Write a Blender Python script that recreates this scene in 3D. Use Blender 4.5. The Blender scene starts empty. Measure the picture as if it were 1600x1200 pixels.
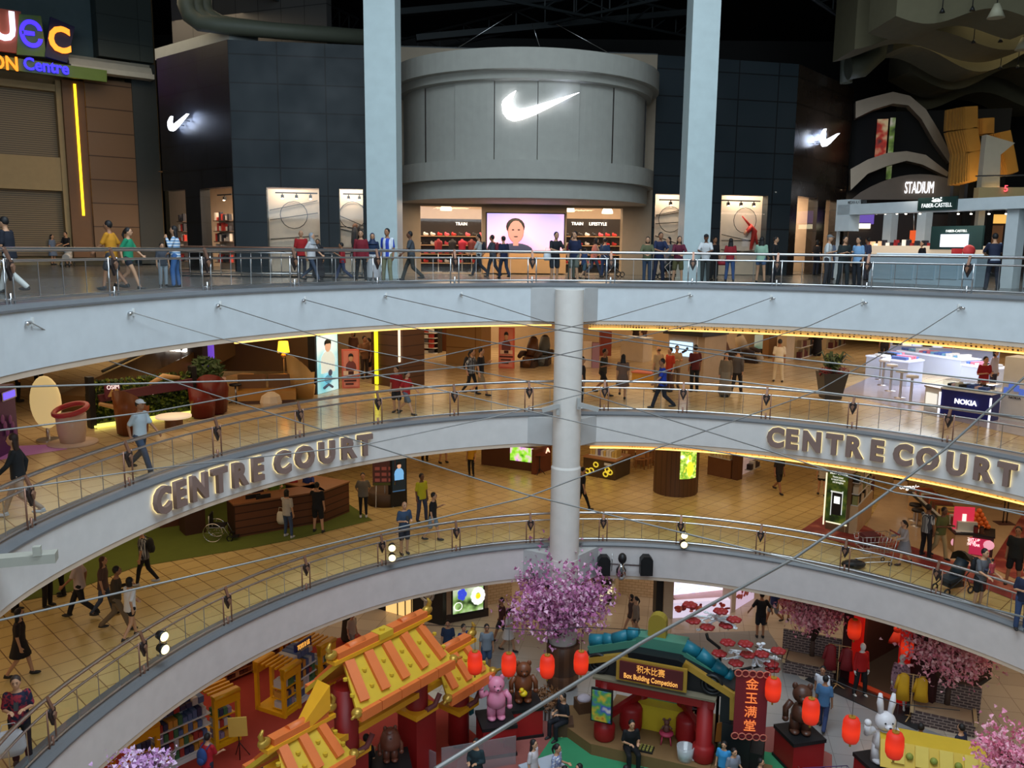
import bpy, bmesh, math, random
from mathutils import Vector, Matrix
random.seed(7)
PI = math.pi
scn = bpy.context.scene
COL = scn.collection
FPX = 1321.0
CAMZ = 14.1
_p, _r = math.radians(9.16), math.radians(0.6)
FW = Vector((0, math.cos(_p), -math.sin(_p)))
_u0 = Vector((0, math.sin(_p), math.cos(_p)))
RT = Vector((1, 0, 0)) * math.cos(_r) + _u0 * math.sin(_r)
UP = _u0 * math.cos(_r) - Vector((1, 0, 0)) * math.sin(_r)
CAMP = Vector((0, 0, CAMZ))
# ---------------------------------------------------------------- camera
cd = bpy.data.cameras.new('camera'); cam = bpy.data.objects.new('camera', cd); COL.objects.link(cam)
cd.sensor_width = 36; cd.lens = FPX / 1600 * 36; cd.clip_end = 400
cam.matrix_world = Matrix.Translation(CAMP) @ Matrix((RT, UP, -FW)).transposed().to_4x4()
scn.camera = cam
# ---------------------------------------------------------------- world and exposure
w = bpy.data.worlds.new('world'); scn.world = w; w.use_nodes = True
w.node_tree.nodes['Background'].inputs[0].default_value = (0.55, 0.72, 0.85, 1)
w.node_tree.nodes['Background'].inputs[1].default_value = 0.05
scn.view_settings.view_transform = 'Standard'; scn.view_settings.look = 'None'
scn.view_settings.exposure = 0.0; scn.view_settings.gamma = 1
scn.cycles.max_bounces = 6; scn.cycles.diffuse_bounces = 3; scn.cycles.glossy_bounces = 3
scn.cycles.transparent_max_bounces = 12; scn.cycles.transmission_bounces = 4
scn.cycles.sample_clamp_indirect = 4
# levels
GZ, L1Z, L2Z, L3Z = 0.0, 4.42, 8.82, 12.92
LEV = {0: GZ, 1: L1Z, 2: L2Z, 3: L3Z}
CX, CY = 2.75, 15.1

def ray(px, py):
    return FW + RT * ((px - 800) / FPX) + UP * ((600 - py) / FPX)
def W(px, py, Y):                      # point of the sight line at world y = Y
    d = ray(px, py); return CAMP + d * (Y / d.y)
def G(px, py, z):                      # point of the sight line on the horizontal plane z
    d = ray(px, py); return CAMP + d * ((z - CAMZ) / d.z)
def floor_at(px, py, lv): return G(px, py, LEV[lv])

def area(name, loc, sx, sy, power, color, rot=(0, 0, 0), spread=180):
    l = bpy.data.lights.new(name, 'AREA'); l.shape = 'RECTANGLE'; l.size = sx; l.size_y = sy
    l.energy = power; l.color = color; l.spread = math.radians(spread)
    o = bpy.data.objects.new(name, l); o.location = loc; o.rotation_euler = rot; COL.objects.link(o); return o
WARM = (1.0, 0.74, 0.47); WARM2 = (1.0, 0.80, 0.58); COOL = (0.74, 0.89, 1.0)
# daylight through the roof light over the court
area('skylight', (2.5, 13.0, 31.0), 20, 16, 6800, COOL)
area('window_daylight', (-2, -8.0, 22), 26, 12, 3600, COOL, (math.radians(62), 0, 0))
# ceiling lights under each gallery
def gallery_lights(z, power, color, pts, sx=7, sy=5):
    for (x, y) in pts: area('gallery_light', (x, y, z), sx, sy, power, color)
RINGPTS = [(-15, 17), (-11.5, 25), (-5, 31), (3, 33), (11, 31), (17.5, 25), (19.5, 17)]
gallery_lights(3.25, 90, WARM2, RINGPTS)
gallery_lights(7.6, 86, WARM, RINGPTS)
gallery_lights(11.5, 115, WARM, RINGPTS)
FARPTS = [(-16, 38), (-2, 42), (9, 42), (20, 42), (24, 34)]
gallery_lights(3.25, 110, WARM2, FARPTS)
gallery_lights(7.6, 140, WARM, FARPTS)
gallery_lights(11.5, 140, WARM, FARPTS)

# ---------------------------------------------------------------- materials
_M = {}
def mat(key, color=(.5, .5, .5), rough=.5, metal=0., emit=None, es=1., spec=.5):
    if key in _M: return _M[key]
    m = bpy.data.materials.new(key); m.use_nodes = True; b = m.node_tree.nodes['Principled BSDF']
    b.inputs['Base Color'].default_value = (*color, 1); b.inputs['Roughness'].default_value = rough
    b.inputs['Metallic'].default_value = metal; b.inputs['Specular IOR Level'].default_value = spec
    if emit: b.inputs['Emission Color'].default_value = (*emit, 1); b.inputs['Emission Strength'].default_value = es
    nt = m.node_tree
    # light wear: a faint noise in colour
    if not emit:
        tc = nt.nodes.new('ShaderNodeTexCoord'); n = nt.nodes.new('ShaderNodeTexNoise'); n.inputs['Scale'].default_value = 3
        mx = nt.nodes.new('ShaderNodeMix'); mx.data_type = 'RGBA'
        mx.inputs[6].default_value = (*[c * .9 for c in color], 1); mx.inputs[7].default_value = (*[min(1, c * 1.08) for c in color], 1)
        nt.links.new(tc.outputs['Object'], n.inputs['Vector']); nt.links.new(n.outputs['Fac'], mx.inputs[0]); nt.links.new(mx.outputs[2], b.inputs['Base Color'])
    _M[key] = m; return m
def C(r, g, b): # sRGB 0..255 -> linear
    f = lambda c: ((c / 255 + .055) / 1.055) ** 2.4 if c > 10 else c / 255 / 12.92
    return (f(r), f(g), f(b))
def cm(rgb, rough=.6, metal=0.): return mat('paint_%d_%d_%d_%d_%d' % (*rgb, rough * 100, metal * 100), C(*rgb), rough, metal)
def em(rgb, s=1.5): return mat('glow_%d_%d_%d_%d' % (*rgb, s * 10), C(*rgb), .5, 0, C(*rgb), s)
def tile_mat(key, c1, c2, mortar, w=.6, h=.6, off=0., rough=.25, ms=.012, rot=0., spec=.5, squash=1.):
    if key in _M: return _M[key]
    m = bpy.data.materials.new(key); m.use_nodes = True; nt = m.node_tree; b = nt.nodes['Principled BSDF']
    tc = nt.nodes.new('ShaderNodeTexCoord'); mp = nt.nodes.new('ShaderNodeMapping'); mp.inputs['Rotation'].default_value = (0, 0, rot)
    br = nt.nodes.new('ShaderNodeTexBrick'); br.offset = off; br.inputs['Scale'].default_value = 1
    br.inputs['Brick Width'].default_value = w; br.inputs['Row Height'].default_value = h; br.inputs['Mortar Size'].default_value = ms
    br.inputs['Color1'].default_value = (*c1, 1); br.inputs['Color2'].default_value = (*c2, 1); br.inputs['Mortar'].default_value = (*mortar, 1)
    n = nt.nodes.new('ShaderNodeTexNoise'); n.inputs['Scale'].default_value = .7
    mr = nt.nodes.new('ShaderNodeMapRange'); mr.inputs['To Min'].default_value = rough * .7; mr.inputs['To Max'].default_value = rough * 1.5
    nt.links.new(tc.outputs['Object'], mp.inputs[0]); nt.links.new(mp.outputs[0], br.inputs[0]); nt.links.new(tc.outputs['Object'], n.inputs[0])
    nt.links.new(br.outputs[0], b.inputs['Base Color']); nt.links.new(n.outputs['Fac'], mr.inputs['Value']); nt.links.new(mr.outputs[0], b.inputs['Roughness'])
    b.inputs['Specular IOR Level'].default_value = spec
    _M[key] = m; return m
def wall_tile(key, c1, c2, mortar, w, h, axis='XZ', ms=.02, off=0., rough=.5, spec=.4):
    """brick pattern laid on an upright wall, in the wall's own x and z"""
    m = tile_mat(key, c1, c2, mortar, w, h, off, rough, ms, 0, spec); nt = m.node_tree
    mp = [n for n in nt.nodes if n.type == 'MAPPING'][0]
    if axis == 'XZ': mp.inputs['Rotation'].default_value = (-PI / 2, 0, 0)
    else: mp.inputs['Rotation'].default_value = (-PI / 2, 0, -PI / 2)
    return m
def stripes_mat(key, ca, cb, scale=8, axis=2, rough=.5, duty=.5, emit=0):
    if key in _M: return _M[key]
    m = bpy.data.materials.new(key); m.use_nodes = True; nt = m.node_tree; b = nt.nodes['Principled BSDF']
    tc = nt.nodes.new('ShaderNodeTexCoord'); sp = nt.nodes.new('ShaderNodeSeparateXYZ')
    mu = nt.nodes.new('ShaderNodeMath'); mu.operation = 'MULTIPLY'; mu.inputs[1].default_value = scale
    fr = nt.nodes.new('ShaderNodeMath'); fr.operation = 'FRACT'
    gt = nt.nodes.new('ShaderNodeMath'); gt.operation = 'GREATER_THAN'; gt.inputs[1].default_value = duty
    mx = nt.nodes.new('ShaderNodeMix'); mx.data_type = 'RGBA'; mx.inputs[6].default_value = (*ca, 1); mx.inputs[7].default_value = (*cb, 1)
    L = nt.links.new; L(tc.outputs['Object'], sp.inputs[0]); L(sp.outputs[axis], mu.inputs[0]); L(mu.outputs[0], fr.inputs[0]); L(fr.outputs[0], gt.inputs[0]); L(gt.outputs[0], mx.inputs[0])
    L(mx.outputs[2], b.inputs['Base Color']); b.inputs['Roughness'].default_value = rough
    if emit: L(mx.outputs[2], b.inputs['Emission Color']); b.inputs['Emission Strength'].default_value = emit
    _M[key] = m; return m
def blotch_mat(key, cols, scale=3, rough=.6, emit=0, detail=2):
    """soft patches of several colours: prints, posters, foliage pictures"""
    if key in _M: return _M[key]
    m = bpy.data.materials.new(key); m.use_nodes = True; nt = m.node_tree; b = nt.nodes['Principled BSDF']
    tc = nt.nodes.new('ShaderNodeTexCoord'); n = nt.nodes.new('ShaderNodeTexNoise'); n.inputs['Scale'].default_value = scale; n.inputs['Detail'].default_value = detail
    cr = nt.nodes.new('ShaderNodeValToRGB'); e = cr.color_ramp.elements
    while len(e) < len(cols): e.new(.5)
    for i, c in enumerate(cols): e[i].position = .33 + .34 * i / max(1, len(cols) - 1); e[i].color = (*c, 1)
    L = nt.links.new; L(tc.outputs['Object'], n.inputs[0]); L(n.outputs['Fac'], cr.inputs[0]); L(cr.outputs[0], b.inputs['Base Color'])
    b.inputs['Roughness'].default_value = rough
    if emit: L(cr.outputs[0], b.inputs['Emission Color']); b.inputs['Emission Strength'].default_value = emit
    _M[key] = m; return m
def glass_mat(key='glass', tint=(.93, .97, .96), refl=.12, frost=0.):
    if key in _M: return _M[key]
    m = bpy.data.materials.new(key); m.use_nodes = True; nt = m.node_tree; nt.nodes.remove(nt.nodes['Principled BSDF'])
    t = nt.nodes.new('ShaderNodeBsdfTransparent'); t.inputs[0].default_value = (*tint, 1)
    g = nt.nodes.new('ShaderNodeBsdfGlossy'); g.inputs['Roughness'].default_value = .03
    fr = nt.nodes.new('ShaderNodeLayerWeight'); fr.inputs['Blend'].default_value = .5
    pw = nt.nodes.new('ShaderNodeMath'); pw.operation = 'POWER'; pw.inputs[1].default_value = 4
    ma = nt.nodes.new('ShaderNodeMath'); ma.operation = 'MULTIPLY_ADD'; ma.inputs[1].default_value = .9; ma.inputs[2].default_value = .04 + refl * .15
    mx = nt.nodes.new('ShaderNodeMixShader'); L = nt.links.new
    L(fr.outputs['Facing'], pw.inputs[0]); L(pw.outputs[0], ma.inputs[0]); L(ma.outputs[0], mx.inputs[0]); L(t.outputs[0], mx.inputs[1]); L(g.outputs[0], mx.inputs[2])
    last = mx
    if frost:
        d = nt.nodes.new('ShaderNodeBsdfDiffuse'); d.inputs[0].default_value = (*tint, 1)
        m2 = nt.nodes.new('ShaderNodeMixShader'); m2.inputs[0].default_value = frost
        L(mx.outputs[0], m2.inputs[1]); L(d.outputs[0], m2.inputs[2]); last = m2
    L(last.outputs[0], nt.nodes['Material Output'].inputs[0])
    _M[key] = m; return m

STEEL = mat('brushed_steel', (.62, .62, .63), .28, 1.)
CHROME = mat('chrome', (.8, .8, .82), .12, 1.)
BRONZE = mat('bronze_post', (.30, .16, .11), .4, .6)
BLACK = cm((22, 22, 24), .5); WHITE = cm((225, 225, 222), .5)
PLASTER = mat('white_plaster', (.62, .66, .69), .7)
GREYPL = mat('grey_plaster', (.66, .60, .585), .7); MIDPL = mat('middle_plaster', (.68, .655, .64), .7)
CURB = mat('curb_granite', (.15, .155, .165), .35)
SOFFIT = mat('soffit_paint', (.66, .52, .40), .8)
GLASS = glass_mat()
GOLD = mat('gold_paint', C(190, 150, 60), .35, .5)

# ---------------------------------------------------------------- mesh helpers
def tag(o, label=None, cat=None, group=None, kind=None):
    if label: o['label'] = label
    if cat: o['category'] = cat
    if group: o['group'] = group
    if kind: o['kind'] = kind
    return o
def empty(name, loc, label, cat, group=None, rz=0.):
    o = bpy.data.objects.new(name, None); o.location = loc; o.rotation_euler = (0, 0, rz); COL.objects.link(o)
    return tag(o, label, cat, group)
class MB:
    """collects shapes, links them as ONE mesh object"""
    def __init__(s): s.bm = bmesh.new(); s.mi = 0
    def _add(s, vs, fs, smooth=False):
        V = [s.bm.verts.new(v) for v in vs]
        for f in fs:
            try: q = s.bm.faces.new([V[i] for i in f]); q.material_index = s.mi; q.smooth = smooth
            except ValueError: pass
        return V
    def box(s, x, y, z, sx, sy, sz, rz=0., rx=0., ry=0.):   # centre x,y ; z = bottom
        M = Matrix.Translation((x, y, z)) @ Matrix.Rotation(rz, 4, 'Z') @ Matrix.Rotation(ry, 4, 'Y') @ Matrix.Rotation(rx, 4, 'X')
        vs = [M @ Vector((a * sx / 2, b * sy / 2, c * sz)) for a in (-1, 1) for b in (-1, 1) for c in (0, 1)]
        s._add(vs, [(0, 1, 3, 2), (4, 6, 7, 5), (0, 4, 5, 1), (2, 3, 7, 6), (0, 2, 6, 4), (1, 5, 7, 3)]); return s
    def bar(s, a, b, wd, ht=None):       # rectangular bar from a to b
        a, b = Vector(a), Vector(b); ht = ht or wd; d = (b - a); n = d.normalized()
        u = n.cross(Vector((0, 0, 1)));  u = Vector((1, 0, 0)) if u.length < 1e-4 else u.normalized()
        v = n.cross(u).normalized(); vs = []
        for p in (a, b):
            for i, j in ((-1, -1), (1, -1), (1, 1), (-1, 1)): vs.append(p + u * i * wd / 2 + v * j * ht / 2)
        s._add(vs, [(0, 3, 2, 1), (4, 5, 6, 7), (0, 1, 5, 4), (1, 2, 6, 5), (2, 3, 7, 6), (3, 0, 4, 7)]); return s
    def tube(s, pts, r, n=8, close=False):
        pts = [Vector(p) for p in pts]; rs = r if isinstance(r, (list, tuple)) else [r] * len(pts); rings = []
        k = len(pts); prev = None
        for i, p in enumerate(pts):
            if close: t = pts[(i + 1) % k] - pts[i - 1]
            else: t = pts[min(i + 1, k - 1)] - pts[max(i - 1, 0)]
            t.normalize()
            if prev is None:
                u = t.cross(Vector((0, 0, 1)));  u = Vector((1, 0, 0)) if u.length < 1e-3 else u
            else: u = prev - t * prev.dot(t)
            u.normalize(); v = t.cross(u); prev = u
            rings.append([s.bm.verts.new(p + (u * math.cos(2 * PI * j / n) + v * math.sin(2 * PI * j / n)) * rs[i]) for j in range(n)])
        def fc(q, sm=True):
            try: f = s.bm.faces.new(q); f.material_index = s.mi; f.smooth = sm
            except ValueError: pass
        for i in range(k if close else k - 1):
            a, b = rings[i], rings[(i + 1) % k]
            for j in range(n): fc([a[j], a[(j + 1) % n], b[(j + 1) % n], b[j]])
        if not close: fc(rings[0][::-1], False); fc(rings[-1], False)
        return s
    def lathe(s, prof, x=0, y=0, z=0, n=20, sx=1, sy=1, a0=0, a1=2 * PI, smooth=True):
        full = abs(a1 - a0 - 2 * PI) < 1e-5; m = n if full else n + 1; rings = []
        for (r, h) in prof: rings.append([s.bm.verts.new((x + sx * r * math.cos(a0 + (a1 - a0) * j / n), y + sy * r * math.sin(a0 + (a1 - a0) * j / n), z + h)) for j in range(m)])
        def fc(q, sm=smooth):
            try: f = s.bm.faces.new(q); f.material_index = s.mi; f.smooth = sm
            except ValueError: pass
        for i in range(len(prof) - 1):
            for j in range(n): fc([rings[i][j], rings[i][(j + 1) % m], rings[i + 1][(j + 1) % m], rings[i + 1][j]])
        if prof[0][0] > 1e-4 and full: fc(rings[0][::-1], False)
        if prof[-1][0] > 1e-4 and full: fc(rings[-1], False)
        return s
    def cyl(s, x, y, z, r, h, n=20, r2=None):
        r2 = r if r2 is None else r2
        b = [Vector((x + r * math.cos(2 * PI * j / n), y + r * math.sin(2 * PI * j / n), z)) for j in range(n)]
        t = [Vector((x + r2 * math.cos(2 * PI * j / n), y + r2 * math.sin(2 * PI * j / n), z + h)) for j in range(n)]
        s._add(b + t, [tuple(range(n))[::-1], tuple(range(n, 2 * n))] + [(j, (j + 1) % n, n + (j + 1) % n, n + j) for j in range(n)])
        for f in s.bm.faces[-n:] if False else []: f.smooth = True
        return s
    def ball(s, x, y, z, rx, ry=None, rz=None, n=14, m=8):
        ry = ry or rx; rz = rz or rx
        prof = [(max(1e-5, math.sin(PI * i / m)), -math.cos(PI * i / m)) for i in range(m + 1)]
        vs = []; 
        for (r, h) in prof: vs += [Vector((x + rx * r * math.cos(2 * PI * j / n), y + ry * r * math.sin(2 * PI * j / n), z + rz * h)) for j in range(n)]
        s._add(vs, [(i * n + j, i * n + (j + 1) % n, (i + 1) * n + (j + 1) % n, (i + 1) * n + j) for i in range(m) for j in range(n)], True); return s
    def prism(s, poly, o, u, v, depth):   # 2-D outline extruded: o + u*x + v*y, thickness along u x v
        o, u, v = Vector(o), Vector(u), Vector(v); nrm = u.cross(v).normalized() * depth; k = len(poly)
        vs = [o + u * a + v * b for a, b in poly] + [o + u * a + v * b + nrm for a, b in poly]
        s._add(vs, [tuple(range(k))[::-1], tuple(range(k, 2 * k))] + [(i, (i + 1) % k, k + (i + 1) % k, k + i) for i in range(k)]); return s
    def quad(s, a, b, c, d): s._add([a, b, c, d], [(0, 1, 2, 3)]); return s
    def build(s, name, m, parent=None, loc=None, rz=None):
        bmesh.ops.recalc_face_normals(s.bm, faces=s.bm.faces)
        me = bpy.data.meshes.new(name); s.bm.to_mesh(me); s.bm.free()
        for x in (m if isinstance(m, (list, tuple)) else [m]): me.materials.append(x)
        o = bpy.data.objects.new(name, me); COL.objects.link(o)
        if parent is not None: o.parent = parent
        if loc is not None: o.location = loc
        if rz is not None: o.rotation_euler.z = rz
        return o
def struct(name, mb, m): return tag(mb.build(name, m), kind='structure')
def text_obj(name, body, size, m, parent=None, M=None, extrude=.02, align='CENTER', bold=0., fit=None, sx=1.):
    cu = bpy.data.curves.new(name, 'FONT'); cu.body = body; cu.size = size; cu.extrude = extrude; cu.align_x = align; cu.align_y = 'CENTER'; cu.offset = bold * size; cu.resolution_u = 3
    t = bpy.data.objects.new(name, cu); COL.objects.link(t); bpy.context.view_layer.update()
    me = bpy.data.meshes.new_from_object(t.evaluated_get(bpy.context.evaluated_depsgraph_get()))
    bpy.data.objects.remove(t)
    if fit:
        xs = [v.co.x for v in me.vertices]; ww = max(xs) - min(xs); k = fit / ww if ww else 1
        me.transform(Matrix.Diagonal((k, 1, 1, 1)))
    if sx != 1: me.transform(Matrix.Diagonal((sx, 1, 1, 1)))
    me.materials.clear(); me.materials.append(m); me.name = name
    o = bpy.data.objects.new(name, me); COL.objects.link(o)
    if M is not None:
        if parent is not None: o.parent = parent; o.matrix_local = M
        else: o.matrix_world = M
    elif parent is not None: o.parent = parent
    return o
def face_M(p, right, up=Vector((0, 0, 1))):
    """matrix placing x along right, y along up"""
    r = Vector(right).normalized(); u = Vector(up).normalized(); n = r.cross(u).normalized(); u = n.cross(r)
    return Matrix.Translation(p) @ Matrix((r, u, n)).transposed().to_4x4()

# ---------------------------------------------------------------- the ring outline of the court
_RP = [(-60, 12.1), (-10, 12.0), (26, 11.98), (36, 11.88), (44, 11.8), (61, 11.7), (77, 11.68), (88, 11.62), (102, 11.56), (112, 11.42), (123, 11.35), (134, 11.2), (145, 11.1), (155, 11.1), (164, 11.13), (174, 11.2), (184, 11.5), (250, 11.8)]
def ring_r(deg):
    for (a, ra), (b, rb) in zip(_RP, _RP[1:]):
        if a <= deg <= b:
            t = (deg - a) / (b - a); return ra + (rb - ra) * (t * t * (3 - 2 * t) if False else t)
    return 11.8
def RP(deg, off=0., z=0.):
    # smoothed radius
    r = sum(ring_r(deg + k) for k in (-6, -3, 0, 3, 6)) / 5 + off; t = math.radians(deg)
    return Vector((CX + r * math.cos(t), CY + r * math.sin(t), z))
A0, A1 = -28, 206
def band(mb, prof, step=2, a0=A0, a1=A1):
    """sweep a closed profile [(offset, z)...] round the ring"""
    n = int((a1 - a0) / step); rings = []
    for i in range(n + 1):
        d = a0 + (a1 - a0) * i / n; rings.append([mb.bm.verts.new(RP(d, o, z)) for o, z in prof])
    k = len(prof)
    for i in range(n):
        for j in range(k):
            f = mb.bm.faces.new([rings[i][j], rings[i][(j + 1) % k], rings[i + 1][(j + 1) % k], rings[i + 1][j]]); f.smooth = False; f.material_index = mb.mi
    mb.bm.faces.new(rings[0]); mb.bm.faces.new(rings[-1][::-1]); return mb
def ring_deg(px, py, z):
    p = G(px, py, z); return math.degrees(math.atan2(p.y - CY, p.x - CX)) % 360
def ring_x(px, z, lo=-20, hi=200):
    """ring angle whose far-side point at height z shows at image column px"""
    def X(d):
        p = RP(d, 0, z) - CAMP; return 800 + FPX * p.dot(RT) / p.dot(FW)
    a, b = 20.0, 184.0
    for _ in range(50):
        m = (a + b) / 2
        if X(m) > px: a = m
        else: b = m
    return (a + b) / 2
def project(p):
    q = Vector(p) - CAMP; d = q.dot(FW); return (800 + FPX * q.dot(RT) / d, 600 - FPX * q.dot(UP) / d)
# ================================================================ STRUCTURE
XL, XR, YB = -34.0, 40.0, 62.0
def slab(name, z, th, m_top, m_bot):
    """gallery floor with the round court cut out"""
    mb = MB(); n = 96; inner = []; outer = []
    for i in range(n + 1):
        d = A0 + (A1 - A0) * i / n; inner.append(RP(d, 0.05, 0)); t = math.radians(d); c, s_ = math.cos(t), math.sin(t)
        k = []
        if c > 1e-6: k.append((XR - CX) / c)
        if c < -1e-6: k.append((XL - CX) / c)
        if s_ > 1e-6: k.append((YB - CY) / s_)
        if s_ < -1e-6: k.append((-6 - CY) / s_)
        q = min(k); outer.append(Vector((CX + q * c, CY + q * s_, 0)))
    # square off the two far corners
    for cx_, cy_ in ((XR, YB), (XL, YB)):
        j = min(range(n + 1), key=lambda i: (outer[i] - Vector((cx_, cy_, 0))).length); outer[j] = Vector((cx_, cy_, 0))
    for dz, mi in ((0, 0), (-th, 1)):
        mb.mi = mi
        for i in range(n): mb.quad(inner[i] + Vector((0, 0, z + dz)), inner[i + 1] + Vector((0, 0, z + dz)), outer[i + 1] + Vector((0, 0, z + dz)), outer[i] + Vector((0, 0, z + dz)))
    mb.mi = 1
    for i in range(n): mb.quad(inner[i] + Vector((0, 0, z - .02)), inner[i + 1] + Vector((0, 0, z - .02)), inner[i + 1] + Vector((0, 0, z - th)), inner[i] + Vector((0, 0, z - th)))
    o = mb.build(name, [m_top, m_bot]); tag(o, kind='structure'); return o
T_L3 = tile_mat('dark_granite_tiles', C(84, 84, 84), C(98, 94, 88), C(60, 58, 56), .9, .9, 0, .22, .012, .3)
T_L2 = tile_mat('cream_tiles', C(216, 192, 150), C(206, 182, 138), C(140, 105, 70), .6, .6, 0, .2, .012, PI / 4)
T_L1 = tile_mat('golden_tiles', C(212, 184, 122), C(202, 174, 112), C(120, 88, 52), .6, .6, 0, .26, .013, PI / 4)
T_G = tile_mat('beige_marble', C(196, 180, 160), C(184, 168, 150), C(140, 125, 108), .9, .9, 0, .2, .008, .2)
slab('floor_gallery_three', L3Z, 1.19, T_L3, SOFFIT)
slab('floor_gallery_two', L2Z, .98, T_L2, SOFFIT)
slab('floor_gallery_one', L1Z, 1.08, T_L1, SOFFIT)
mb = MB(); mb.quad((XL, -6, 0), (XR, -6, 0), (XR, YB, 0), (XL, YB, 0)); struct('floor', mb, T_G)
# near side walls behind and beside the camera, never in view but they close the hall
mb = MB(); mb.quad((XL, -6, 0), (XL, YB, 0), (XL, YB, 28.6), (XL, -6, 28.6)); struct('wall_left', mb, cm((60, 62, 66)))
mb = MB(); mb.quad((XR, -6, 0), (XR, YB, 0), (XR, YB, 28.6), (XR, -6, 28.6)); struct('wall_right', mb, cm((60, 58, 56)))
mb = MB(); mb.quad((XL, YB, 0), (XR, YB, 0), (XR, YB, 28.6), (XL, YB, 28.6)); struct('wall_back', mb, cm((46, 44, 44)))
# dark open roof beyond the roof light
mb = MB(); mb.box(3, 44, 28.5, 74, 36, .3); mb.box(-22.5, 12, 28.5, 23, 36, .3); mb.box(27.5, 12, 28.5, 25, 36, .3); struct('ceiling', mb, cm((16, 22, 26), .8))
# fascias, curbs, soffit trims
FASC = {3: (L3Z, 11.85, 11.58), 2: (L2Z, 7.93, 7.7), 1: (L1Z, 3.4, 3.36)}
for lv, (zt, zb, zl) in FASC.items():
    n = {1: 'one', 2: 'two', 3: 'three'}[lv]
    mb = MB(); band(mb, [(-.02, zt - .01), (.3, zt - .01), (.3, zb), (-.02, zb)]); struct('trim_fascia_' + n, mb, {1: GREYPL, 2: MIDPL, 3: PLASTER}[lv])
    mb = MB(); band(mb, [(.02, zt + .1), (.42, zt + .14), (.42, zt - .01), (-.06, zt - .01), (-.06, zt + .03)]); struct('trim_curb_' + n, mb, CURB)
    mb = MB(); band(mb, [(.0, zb), (.4, zb), (.4, zb - .12), (.0, zb - .12)]); struct('trim_soffit_' + n, mb, SOFFIT)
# glowing perforated gold trims under the fascias
def lattice_mat():
    m = bpy.data.materials.new('gold_lattice'); m.use_nodes = True; nt = m.node_tree; b = nt.nodes['Principled BSDF']
    tc = nt.nodes.new('ShaderNodeTexCoord'); vo = nt.nodes.new('ShaderNodeTexVoronoi'); vo.inputs['Scale'].default_value = 11; vo.inputs['Randomness'].default_value = .15
    cr = nt.nodes.new('ShaderNodeValToRGB'); e = cr.color_ramp.elements; e[0].position = .28; e[0].color = (*C(60, 30, 16), 1); e[1].position = .36; e[1].color = (*C(216, 170, 100), 1)
    c2 = nt.nodes.new('ShaderNodeValToRGB'); e = c2.color_ramp.elements; e[0].position = .3; e[0].color = (0, 0, 0, 1); e[1].position = .5; e[1].color = (1, .62, .2, 1)
    L = nt.links.new; L(tc.outputs['Object'], vo.inputs[0]); L(vo.outputs['Distance'], cr.inputs[0]); L(vo.outputs['Distance'], c2.inputs[0]); L(cr.outputs[0], b.inputs['Base Color']); L(c2.outputs[0], b.inputs['Emission Color']); b.inputs['Emission Strength'].default_value = .2; return m
LATT = lattice_mat()
def light_trim(z0, z1, a0, a1, label):
    e = empty('light_trim', RP((a0 + a1) / 2, .05, z0), label, 'light trim')
    mb = MB(); band(mb, [(.0, z1), (.03, z1), (.1, z0), (.07, z0)], 1, a0, a1); o = mb.build('lattice', LATT); o.parent = e; o.matrix_parent_inverse = Matrix.Translation(-e.location)
    mb = MB(); band(mb, [(.02, z0), (.09, z0), (.09, z0 - .035), (.02, z0 - .035)], 1, a0, a1); o = mb.build('light_strip', em((255, 205, 110), 1.7)); o.parent = e; o.matrix_parent_inverse = Matrix.Translation(-e.location)
light_trim(11.6, 11.85, 24, ring_x(920, 11.6) , 'gold lattice light strip under the top fascia, right of the round column')
light_trim(11.72, 11.85, ring_x(862, 11.6), ring_x(370, 11.6), 'thin gold light strip under the top fascia, left of the round column')
light_trim(7.74, 7.93, 22, ring_x(922, 7.8), 'gold light strip below the right CENTRE COURT lettering')
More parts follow.
